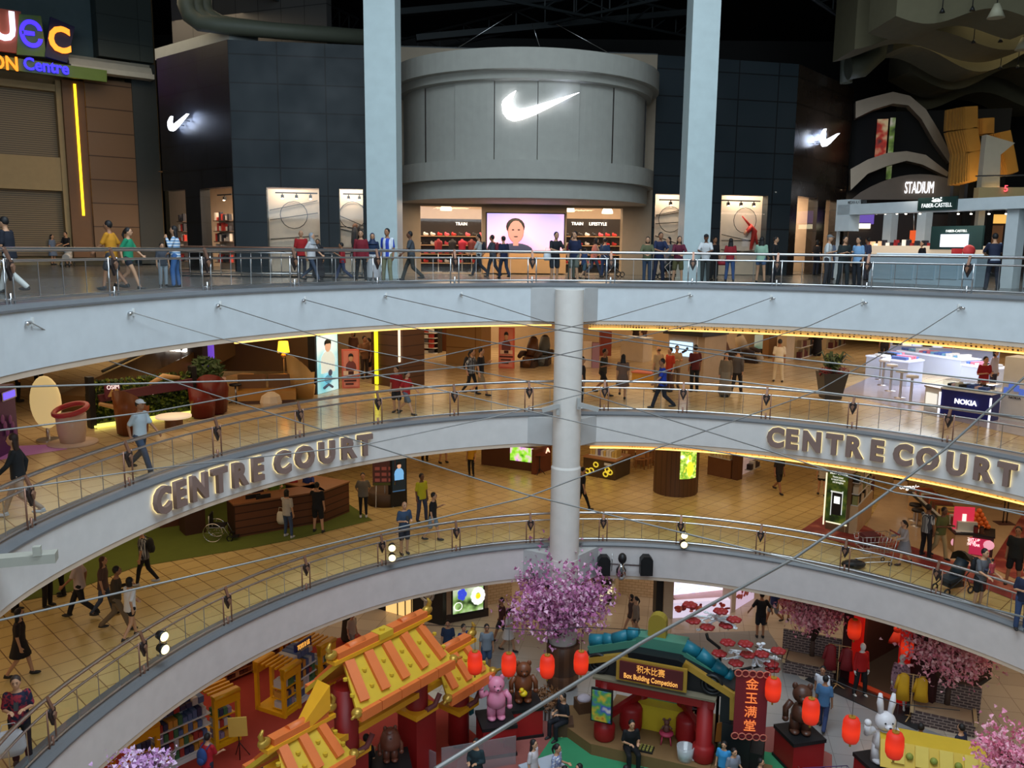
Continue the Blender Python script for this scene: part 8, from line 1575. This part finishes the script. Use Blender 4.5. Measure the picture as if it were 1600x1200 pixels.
P(1290, 446, 3, 'e', 'phone', 60, 1.72, 1, 'bald', 'tee', (214, 216, 214), 'trousers', (52, 50, 54), 'person in a white polo shirt and grey cap reading', haircol=(90, 90, 92), cap=(120, 120, 120))
P(1304, 437, 3, 's', 'down', 20, 1.7, 1, 'short', 'tee', (100, 110, 130), 'trousers', (50, 54, 64), 'person in grey-blue behind the white polo shirt')
P(1315, 448, 3, 'e', 'phone', 10, 1.66, 1, 'tail', 'tee', (36, 44, 44), 'trousers', (40, 46, 50), 'person in a dark grey printed T-shirt between white and light blue')
P(1337, 448, 3, 's', 'down', -60, 1.64, 1, 'long', 'tee', (130, 170, 210), 'trousers', (34, 36, 44), 'person with long hair in a light blue blouse by the railing')
P(1352, 438, 3, 's', 'down', -140, 1.74, 2, 'short', 'tee', (50, 60, 90), 'trousers', (50, 50, 60), 'person in dark blue behind the light blue blouse')
P(1418, 392, (3, 36.5), 's', 'phone', 10, 1.72, 1, 'short', 'long', (206, 190, 150), 'trousers', (60, 60, 60), 'kiosk seller in a cream shirt beneath the orange sign')
P(1440, 400, (3, 35), 's', 'down', -80, 1.62, 1, 'bob', 'tee', (20, 20, 24), 'trousers', BK, 'kiosk seller in black in profile before the green board')
P(1549, 453, 3, 'e', 'rail', 170, 1.78, 1, 'short', 'tee', 'band', 'trousers', (26, 30, 46), 'person seen from behind in a navy shirt with a pale band')
# ---- middle gallery
e = P(34, 808, 2, 'w', 'swing', -70, 1.68, 1, 'long', 'long', (24, 26, 30), 'slim', (176, 150, 130), 'person with long brown hair in a black jacket at the left edge', haircol=(50, 32, 26), shoes=(200, 200, 205))
P(222, 738, 2, 'w', 'swing', 75, 1.76, 2, 'short', 'tee', (184, 198, 206), 'trousers', (60, 74, 96), 'person in a white cap and pale polo shirt walking behind the middle railing', cap=(220, 222, 226))
P(620, 645, 2, 's', 'down', -20, 1.5, 1, 'short', 'tee', (150, 26, 30), 'shorts', (30, 30, 36), 'taller of two children in red T-shirts behind the middle railing', child=True)
P(635, 648, 2, 'w', 'swing', 70, 1.42, 1, 'short', 'tee', (170, 30, 34), 'shorts', (96, 104, 116), 'shorter of two children in red T-shirts, in grey shorts', child=True)
e = P(637, 577, 2, 's', 'phone', 0, 1.66, 1, 'long', 'tee', (30, 26, 28), 'trousers', (40, 34, 34), 'person in dark clothes beside the walnut pillar'); bag(e, 'round orange-red bag held beside the walnut pillar', (200, 60, 30), 0, .8, .45, .45, 'bag', -.35)
P(570, 592, 2, 's', 'phone', 40, 1.72, 2, 'short', 'tee', (130, 90, 60), 'trousers', (60, 46, 40), 'person in a tan top between the pink poster and the walnut pillar')
P(577, 590, 2, 's', 'down', -60, 1.6, 1, 'tail', 'tee', (150, 110, 90), 'shorts', (40, 36, 40), 'person in beige touching the left edge of the walnut pillar')
P(553, 578, 2, 's', 'down', -20, 1.68, 1, 'bob', 'tee', (120, 84, 70), 'trousers', (30, 30, 30), 'person half hidden behind the pink standing poster', cap=(210, 190, 150))
e = P(736, 616, 2, 'v', 'swing', 70, 1.66, 1, 'tail', 'tee', 'check', 'slim', (26, 26, 30), 'person in a black and white checked top with a black backpack'); backpack(e, 'black backpack on the checked top, middle gallery', (24, 22, 24))
P(750, 618, 2, 'w', 'onephone', 70, 1.74, 1, 'short', 'tee', (22, 22, 26), 'shorts', (140, 120, 90), 'person in a black T-shirt and khaki shorts beside the checked top')
P(941, 618, 2, 'w', 'phone', 60, 1.74, 2, 'short', 'tee', (54, 50, 40), 'shorts', (36, 34, 34), 'person in a dark olive T-shirt and shorts right of the column')
P(972, 624, 2, 'l', 'down', 170, 1.6, 1, 'long', 'tee', (120, 96, 84), 'dress', (110, 92, 84), 'person with long black hair in a grey-brown dress')
P(1034, 639, 2, 'w', 'swing', -85, 1.72, 2, 'short', 'tee', (24, 56, 160), 'trousers', (26, 28, 40), 'person in a royal blue T-shirt striding left on the middle gallery')
P(1027, 612, 2, 's', 'down', -150, 1.7, 1, 'bald', 'tee', (190, 160, 120), 'trousers', (150, 130, 100), 'person in a beige shirt behind the royal blue T-shirt', haircol=(90, 70, 60))
P(1045, 612, 2, 's', 'down', -60, 1.66, 1, 'short', 'tee', (200, 60, 30), 'trousers', (90, 60, 50), 'person in an orange-red top behind the royal blue T-shirt')
P(1055, 606, 2, 's', 'phone', 10, 1.64, 1, 'short', 'tee', (180, 150, 110), 'trousers', (120, 96, 70), 'person in a tan shirt just below the booth television')
P(1084, 612, 2, 's', 'down', -170, 1.76, 2, 'short', 'tee', (90, 26, 26), 'trousers', (24, 24, 26), 'person in a dark red top and black trousers before the booth')
P(1132, 620, 2, 's', 'down', -10, 1.62, 1, 'long', 'long', (120, 108, 92), 'gown', (130, 120, 104), 'person in a long taupe dress right of the booth')
P(1150, 616, 2, 'w', 'swing', 150, 1.74, 1, 'short', 'long', (84, 78, 76), 'trousers', (36, 32, 34), 'person in a dark grey shirt beside the long taupe dress')
P(993, 540, (2, 44.5), 's', 'phone', 0, 1.64, 1, 'long', 'long', (40, 26, 26), 'trousers', BK, 'receptionist with long hair behind the white counter'); P(1006, 545, (2, 44.6), 's', 'down', 40, 1.4, 1, 'short', 'tee', (70, 46, 40), 'trousers', BK, 'child beside the receptionist at the white counter', child=True)
P(1215, 597, 2, 'e', 'down', 170, 1.74, 2, 'short', 'tee', (220, 210, 190), 'trousers', (206, 190, 160), 'person seen from behind in a white T-shirt and cream trousers')
P(1276, 556, 2, 's', 'down', 180, 1.66, 1, 'scarf', 'long', (20, 18, 22), 'gown', (20, 18, 22), 'person in a full black robe on the receding corridor', haircol=(18, 18, 20))
P(1380, 567, 2, 's', 'down', -30, 1.7, 2, 'short', 'tee', (50, 40, 34), 'trousers', (40, 34, 34), 'person in dark brown at the far end of the stools')
P(1537, 590, (2, 29.2), 's', 'phone', 0, 1.7, 1, 'short', 'tee', (150, 22, 36), 'trousers', BK, 'phone seller in a dark red shirt behind the navy counter')
e = P(1553, 575, (2, 31.5), 's', 'down', 30, 1.68, 1, 'bob', 'long', (206, 206, 226), 'trousers', (60, 60, 80), 'phone seller in white behind the one in red')
P(908, 634, 2, 's', 'down', 90, 1.68, 1, 'short', 'tee', (30, 26, 30), 'trousers', (22, 22, 24), 'person in black mostly hidden behind the round column, middle gallery')
P(62, 612, 2, 's', 'phone', 60, 1.6, 1, 'short', 'tee', (110, 30, 34), 'trousers', (30, 26, 26), 'person in dark red beside the purple kiosk')
P(30, 628, 2, 's', 'down', 120, 1.7, 1, 'bob', 'tee', (40, 30, 34), 'trousers', (26, 24, 26), 'person in black behind the purple kiosk')
# ---- lowest gallery
e = P(228, 914, 1, 'v', 'down', -85, 1.74, 1, 'short', 'tee', 'check', 'slim', (22, 22, 26), 'person in a black and white checked shirt on the green carpet edge', shoes=(190, 190, 190)); backpack(e, 'dark backpack on the checked shirt by the green carpet', (30, 30, 32))
P(128, 964, 1, 'w', 'swing', -75, 1.78, 2, 'short', 'tee', (206, 186, 184), 'trousers', (26, 26, 32), 'person in a pale pink shirt and dark trousers striding left')
P(164, 962, 1, 'v', 'down', 100, 1.64, 1, 'long', 'tee', (90, 66, 60), 'slim', (66, 76, 96), 'person with long brown hair, brown top and jeans', haircol=(80, 50, 40))
P(184, 985, 1, 'w', 'phone', 110, 1.72, 2, 'short', 'long', (66, 54, 38), 'trousers', (120, 100, 76), 'person in a brown shirt and khaki trousers beside long brown hair')
P(206, 998, 1, 'v', 'swing', 150, 1.6, 1, 'bob', 'tee', (232, 228, 226), 'mini', (24, 22, 26), 'person in a white T-shirt and black shorts on the tiled walkway')
P(35, 1058, 1, 'v', 'down', 110, 1.64, 1, 'long', 'tee', (34, 22, 24), 'skirt', (28, 20, 22), 'person in a short black dress walking by the left edge')
e = P(36, 1192, 1, 's', 'phone', 25, 1.76, 1, 'short', 'tee', 'print', 'trousers', (34, 32, 38), 'person in a navy T-shirt with red print at the lowest railing', haircol=(60, 46, 40)); phone(e, 'phone held by the person in the red printed T-shirt'); bag(e, 'large white carrier bag of the person in the red printed T-shirt', (216, 214, 220), -.15, .3, .5, .5, 'carrier_bag', -.2)
P(26, 955, 1, 's', 'down', 100, 1.72, 2, 'short', 'tee', (24, 24, 26), 'trousers', (20, 20, 24), 'person in black under the middle fascia, leftmost of the dark group'); P(76, 948, 1, 's', 'down', 80, 1.7, 2, 'short', 'tee', (92, 60, 56), 'trousers', (22, 20, 24), 'person in dusky brown and black trousers under the middle fascia'); P(98, 930, 1, 's', 'down', -60, 1.7, 2, 'short', 'long', (24, 24, 26), 'trousers', (20, 20, 24), 'person in black right of the dusky brown top under the fascia'); P(5, 950, 1, 's', 'down', 60, 1.7, 2, 'short', 'tee', (30, 30, 34), 'trousers', (20, 20, 24), 'person in black cut by the left edge under the middle fascia')
P(568, 808, 1, 's', 'back', 10, 1.64, 1, 'short', 'loose', (110, 104, 96), 'slim', (22, 22, 26), 'person in a loose grey top and black leggings by the easel poster', shoes=(200, 200, 200))
P(659, 814, 1, 'e', 'down', 40, 1.74, 3, 'short', 'tee', (200, 196, 40), 'trousers', (60, 66, 90), 'person in a bright yellow polo shirt on the lowest gallery')
P(676, 845, 1, 'v', 'onephone', 80, 1.68, 1, 'short', 'tee', (24, 24, 30), 'shorts', (120, 140, 156), 'person in a black T-shirt and pale denim shorts beside the yellow polo')
e = P(632, 866, 1, 's', 'phone', 30, 1.74, 1, 'bald', 'tee', (50, 70, 96), 'shorts', (40, 44, 56), 'bald person in a blue polo shirt using a phone at the lowest railing', haircol=(190, 150, 124)); phone(e, 'phone held by the bald person in the blue polo shirt')
P(736, 745, 1, 's', 'down', -30, 1.64, 1, 'long', 'tee', (200, 150, 40), 'slim', (24, 24, 28), 'person in a yellow top and black trousers by the flower picture box')
P(664, 720, 1, 's', 'down', 20, 1.7, 2, 'short', 'tee', (60, 60, 66), 'trousers', (44, 38, 36), 'person mostly hidden by the middle fascia above the yellow polo'); P(692, 723, 1, 'e', 'down', 40, 1.7, 1, 'short', 'tee', (60, 60, 66), 'mini', (44, 38, 36), 'person with bare legs mostly hidden by the middle fascia')
e = P(450, 840, 1, 'e', 'point', 160, 1.66, 1, 'bob', 'tee', 'thin', 'slim', (60, 76, 104), 'person in a striped top and jeans at the reception desk', shoes=(190, 188, 186)); bag(e, 'white tote bag of the person in the striped top', (206, 196, 176), .3, .45, .3, .42, 'tote_bag')
P(497, 832, 1, 'e', 'point', 175, 1.76, 1, 'short', 'tee', (20, 22, 26), 'shorts', (22, 22, 24), 'person in a black T-shirt and shorts at the reception desk')
P(430, 790, (1, floor_at(430, 831, 1).y + 1.35), 's', 'point', 10, 1.74, 1, 'short', 'tee', (110, 140, 50), 'trousers', BK, 'desk clerk in a lime green shirt behind the reception desk'); P(483, 780, (1, floor_at(483, 822, 1).y + 1.4), 's', 'point', -10, 1.66, 2, 'bob', 'tee', (30, 50, 120), 'trousers', BK, 'desk clerk in a blue shirt behind the reception desk'); P(458, 785, (1, floor_at(458, 826, 1).y + 1.7), 's', 'down', 0, 1.5, 2, 'short', 'tee', (140, 36, 36), 'trousers', BK, 'desk clerk in red between the green and blue shirts'); P(402, 795, (1, floor_at(402, 836, 1).y + 1.4), 's', 'phone', 10, 1.6, 1, 'bob', 'tee', (60, 30, 30), 'trousers', BK, 'desk clerk in dark red behind the left monitor')
P(908, 797, 1, 'w', 'down', 100, 1.68, 1, 'short', 'tee', (30, 26, 30), 'slim', (22, 22, 24), 'person in black mostly hidden behind the round column, lowest gallery')
P(1215, 770, 1, 'w', 'down', 20, 1.72, 2, 'short', 'tee', (36, 34, 38), 'shorts', (22, 20, 26), 'person in black shorts below the C of the right lettering'); P(1283, 775, 1, 'v', 'down', 170, 1.6, 1, 'long', 'tee', 'thin', 'mini', (26, 24, 28), 'person in a striped top and black shorts left of the moss pillar')
P(1444, 870, 1, 'e', 'point', 120, 1.74, 3, 'short', 'tee', 'check', 'trousers', (24, 20, 24), 'person in a checked shirt and dark trousers pointing at the food stall')
P(1466, 872, 1, 'v', 'phone', 20, 1.72, 3, 'short', 'tee', (92, 96, 50), 'trousers', (170, 146, 100), 'person in an olive shirt and khaki trousers at the food stall')
P(1411, 882, 1, 'v', 'push', -85, 1.45, 1, 'tail', 'long', (170, 160, 160), 'dress', (130, 128, 136), 'girl in a pale grey dress pushing the supermarket trolley', child=True)
e = P(1527, 950, 1, 's', 'push', 20, 1.72, 1, 'short', 'tee', (96, 98, 104), 'shorts', (24, 24, 28), 'person in a grey T-shirt carrying a small child', shoes=(150, 60, 50)); backpack(e, 'black backpack on the grey T-shirt beside the pushchair', (20, 20, 24))
q = person(local(e, (.02, -.3, .95)), 'small child carried in the arms of the person in grey', 'sit', 'down', 200, .75, 1, 'short', ('tee', (170, 60, 70)), ('trousers', (60, 60, 80)))
P(1582, 915, 1, 'e', 'down', -40, 1.8, 2, 'short', 'loose', (26, 28, 26), 'shorts', (22, 22, 24), 'heavy person in a black T-shirt near the right edge')
e = P(1594, 985, 1, 's', 'phone', -20, 1.72, 1, 'short', 'tee', (26, 34, 60), 'trousers', (52, 72, 110), 'person in a navy T-shirt and jeans at the right edge by the railing'); phone(e, 'phone held at the right edge by the railing')
# ---- ground floor
P(993, 998, 0, 'v', 'down', -80, 1.64, 1, 'tail', 'long', (140, 120, 104), 'mini', (50, 36, 36), 'person in a beige jacket walking behind the pavilion'); P(986, 992, 0, 'w', 'down', -80, 1.6, 1, 'bob', 'tee', (80, 60, 56), 'mini', (50, 40, 40), 'person half hidden behind the beige jacket')
P(1187, 996, 0, 's', 'wide', 175, 1.76, 2, 'short', 'tee', (22, 22, 26), 'shorts', (28, 30, 40), 'person seen from behind in black T-shirt and shorts by the flower spray')
P(1208, 975, 0, 'w', 'down', -60, 1.72, 2, 'short', 'tee', (30, 44, 96), 'shorts', (120, 130, 146), 'person in blue with grey shorts left of the dusky blossom tree'); P(1227, 968, 0, 's', 'down', -20, 1.7, 2, 'short', 'tee', (150, 26, 34), 'shorts', (130, 40, 44), 'person in a red shirt left of the dusky blossom tree')
P(785, 1003, 0, 'w', 'down', -70, 1.72, 2, 'short', 'tee', (70, 30, 34), 'shorts', (40, 40, 46), 'person in maroon by the daisy light box'); P(794, 1018, 0, 'v', 'phone', 60, 1.64, 1, 'tail', 'tee', (226, 220, 216), 'skirt', (216, 210, 206), 'person in white left of the large pink tree')
P(760, 1050, 0, 's', 'down', 10, 1.7, 2, 'short', 'tee', (120, 130, 140), 'shorts', (60, 80, 110), 'person in a grey T-shirt above the pink bear statue')
P(543, 1003, 0, 's', 'down', 150, 1.6, 1, 'scarf', 'long', (64, 56, 40), 'gown', (60, 52, 40), 'person in an olive headscarf and robe behind the toy shelves', haircol=(96, 66, 50)); P(550, 1022, 0, 'w', 'down', 60, 1.6, 1, 'short', 'tee', (196, 180, 160), 'trousers', (150, 140, 130), 'person in a cream top just below the olive headscarf')
P(700, 1040, 0, 's', 'down', 0, 1.64, 1, 'short', 'tee', (40, 60, 90), 'trousers', BK, 'person behind the gold horn of the toy brick gate'); P(724, 1048, 0, 's', 'down', 40, 1.66, 1, 'short', 'tee', (30, 50, 120), 'trousers', BK, 'person in blue behind the small right roof of the toy gate')
P(246, 1142, 0, 's', 'down', 60, 1.7, 1, 'short', 'tee', (20, 20, 22), 'trousers', BK, 'person in black behind the near toy shelf island', cap=(24, 24, 24)); P(312, 1075, 0, 's', 'down', -60, 1.66, 2, 'short', 'tee', (60, 26, 26), 'trousers', BK, 'person in dark red at the edge of the lowest fascia by the toys')
e = P(326, 1238, 0, 's', 'push', 160, 1.62, 1, 'short', 'tee', (176, 24, 40), 'trousers', (40, 40, 60), 'person in a red T-shirt shopping at the near toy island'); backpack(e, 'small blue bag on the back of the red T-shirt shopper', (40, 70, 130))
e = P(573, 1240, 0, 's', 'phone', 160, 1.66, 1, 'short', 'tee', (18, 18, 20), 'trousers', (20, 20, 24), 'person in a black T-shirt with a white tick under the toy gate')
mb = MB(); mb.prism([(a * .2, b * .2) for a, b in SW], (0, 0, 0), (-1, 0, 0), (0, 0, 1), .006); o = mb.build('shirt_print', WHITE, e); o.location = (.1, .16, 1.28)
P(744, 1246, 0, 's', 'phone', -20, 1.66, 1, 'short', 'long', (30, 50, 56), 'trousers', (22, 22, 28), 'person in dark teal looking down by the pink bear pedestal'); P(416, 1262, 0, 's', 'down', 60, 1.66, 2, 'short', 'tee', (60, 64, 70), 'trousers', BK, 'person in grey left of the near orange roof')
loc = floor_at(880, 1153, 0) + Vector((0, .15, 0)); e = person(loc, 'seated person in black reading by the brass queue post', 'sit', 'phone', -50, 1.72, 1, 'short', ('tee', (20, 24, 34)), ('trousers', (28, 28, 36)))
b = empty('low_bench', loc + Vector((0, .1, 0)), 'low dark seat under the seated person in black', 'bench'); mb = MB(); mb.box(0, 0, .0, .6, .5, .42); mb.build('seat', cm((90, 62, 44)), b)
loc = pav.matrix_basis @ Vector((PW / 2 - .55, -.42, 0)); e = person(loc, 'person in black sitting on the pavilion step', 'dangle', 'phone', 10, 1.76, 1, 'short', ('tee', (18, 18, 22)), ('trousers', (20, 20, 24)))
P(832, 1246, 0, 's', 'down', 60, 1.62, 1, 'long', 'tee', (206, 196, 200), 'trousers', (60, 60, 70), 'person with long black hair in a pale top at the bottom edge')
e = P(868, 1232, 0, 't', 'phone', 60, 1.66, 1, 'tail', 'tee', 'floral', 'trousers', (70, 76, 96), 'person in a blue and white floral top seated at the craft table')
P(880, 1262, 0, 't', 'phone', 90, 1.5, 1, 'short', 'tee', (214, 110, 150), 'shorts', BK, 'person in a pink top seated in front of the floral top', child=True); P(905, 1258, 0, 't', 'phone', -60, 1.5, 1, 'short', 'tee', (40, 44, 50), 'shorts', BK, 'person in dark grey seated beside the pink top', child=True)
P(976, 1262, 0, 't', 'phone', 170, 1.5, 1, 'short', 'tee', (190, 190, 196), 'trousers', BK, 'child in pale grey at the bottom edge before the pavilion', child=True); P(1002, 1266, 0, 't', 'phone', 190, 1.5, 1, 'short', 'tee', (26, 28, 30), 'trousers', BK, 'child in black at the bottom edge before the pavilion', child=True); P(950, 1268, 0, 't', 'phone', 150, 1.5, 1, 'short', 'tee', (60, 110, 90), 'trousers', BK, 'child in green at the bottom edge before the pavilion', child=True)
P(1128, 1232, 0, 's', 'down', -30, 1.35, 1, 'short', 'tee', (60, 150, 210), 'shorts', BK, 'boy in a sky blue T-shirt under the orange food poster', child=True); P(1142, 1246, 0, 's', 'phone', 20, 1.4, 1, 'short', 'tee', (130, 136, 150), 'shorts', BK, 'boy in a grey T-shirt beside the sky blue one', child=True); P(1184, 1258, 0, 's', 'down', 60, 1.3, 1, 'short', 'tee', (60, 60, 66), 'shorts', BK, 'child at the bottom edge right of the grey boy', child=True)
P(1281, 1118, 0, 'w', 'swing', -30, 1.66, 2, 'short', 'tee', (214, 214, 222), 'slim', (22, 22, 26), 'person in white walking between the dark bear and the dress shop', shoes=(220, 200, 40)); P(1284, 1140, 0, 'v', 'down', 150, 1.72, 2, 'short', 'tee', (70, 110, 150), 'trousers', (46, 60, 100), 'person in blue jeans walking behind the dark brown bear')
P(1431, 1222, 0, 's', 'down', 140, 1.7, 2, 'short', 'tee', (84, 66, 130), 'trousers', BK, 'person in a purple shirt beside the yellow play roof'); P(1494, 1222, 0, 's', 'down', -150, 1.68, 1, 'short', 'tee', (30, 36, 60), 'trousers', BK, 'person in navy behind the yellow play roof')
M = pav.matrix_basis; person(M @ Vector((.55, 1.9, 0)), 'helper in grey bending behind the pavilion counter, left side', 'stand', 'push', 30, 1.6, 2, 'bob', ('tee', (150, 146, 150)), ('trousers', BK)); e = person(M @ Vector((PW - .55, 1.9, 0)), 'person with a black pack behind the right side of the pavilion', 'stand', 'down', 180, 1.5, 1, 'short', ('tee', (170, 176, 190)), ('trousers', BK)); backpack(e, 'black backpack seen through the right side of the pavilion', (18, 20, 26))
# craft tables
for x, y, rz, nm, c in ((846, 1180 + 45, .5, 'pale grey craft table beside the floral top', (176, 184, 196)), (925, 1262, -.4, 'orange and black craft table at the bottom edge', (200, 80, 40))):
    e = empty('craft_table', floor_at(x, y, 0), nm, 'table', None, rz); mb = MB(); mb.box(0, 0, .5, 1.1, .6, .05); mb.build('table_top', cm(c), e)
    for a in (-.45, .45):
        for b_ in (-.22, .22): mb = MB(); mb.tube([(a, b_, 0), (a, b_, .5)], .025); mb.build('leg', STEEL, e)
# ---- shop dummies
def dummy(px, py, label, topc, bot, botc, face, legs='ease'):
    e = empty('shop_dummy', floor_at(px, py, 0), label, 'mannequin', None, math.radians(face)); e.scale = (1.04,) * 3
    put('figure', remeshed('body|%s|down' % legs, body_fill(legs, 'down'), .0125), cm((226, 222, 214), .35), e); put('top', remeshed('top|%s|down|long' % legs, top_fill(legs, 'down', 'long' if topc[0] == 150 or isinstance(topc, tuple) else 'vest'), .02), m_of(topc), e)
    put('trousers' if bot != 'skirt' else 'skirt', remeshed('%s|%s|%s' % ('trousers' if bot != 'skirt' else 'skirt', legs, bot), bot_fill(legs, bot), .02), m_of(botc), e); mb = MB(); mb.cyl(0, 0, 0, .24, .02); mb.build('base', STEEL, e)
dummy(1342, 1086, 'white shop dummy in a red jacket and black trousers at the shop door', (180, 20, 20), 'trousers', (20, 20, 22), 10)
dummy(1403, 1106, 'white shop dummy in a purple flowered dress at the shop door', 'purple_floral', 'skirt', 'purple_floral', -20)
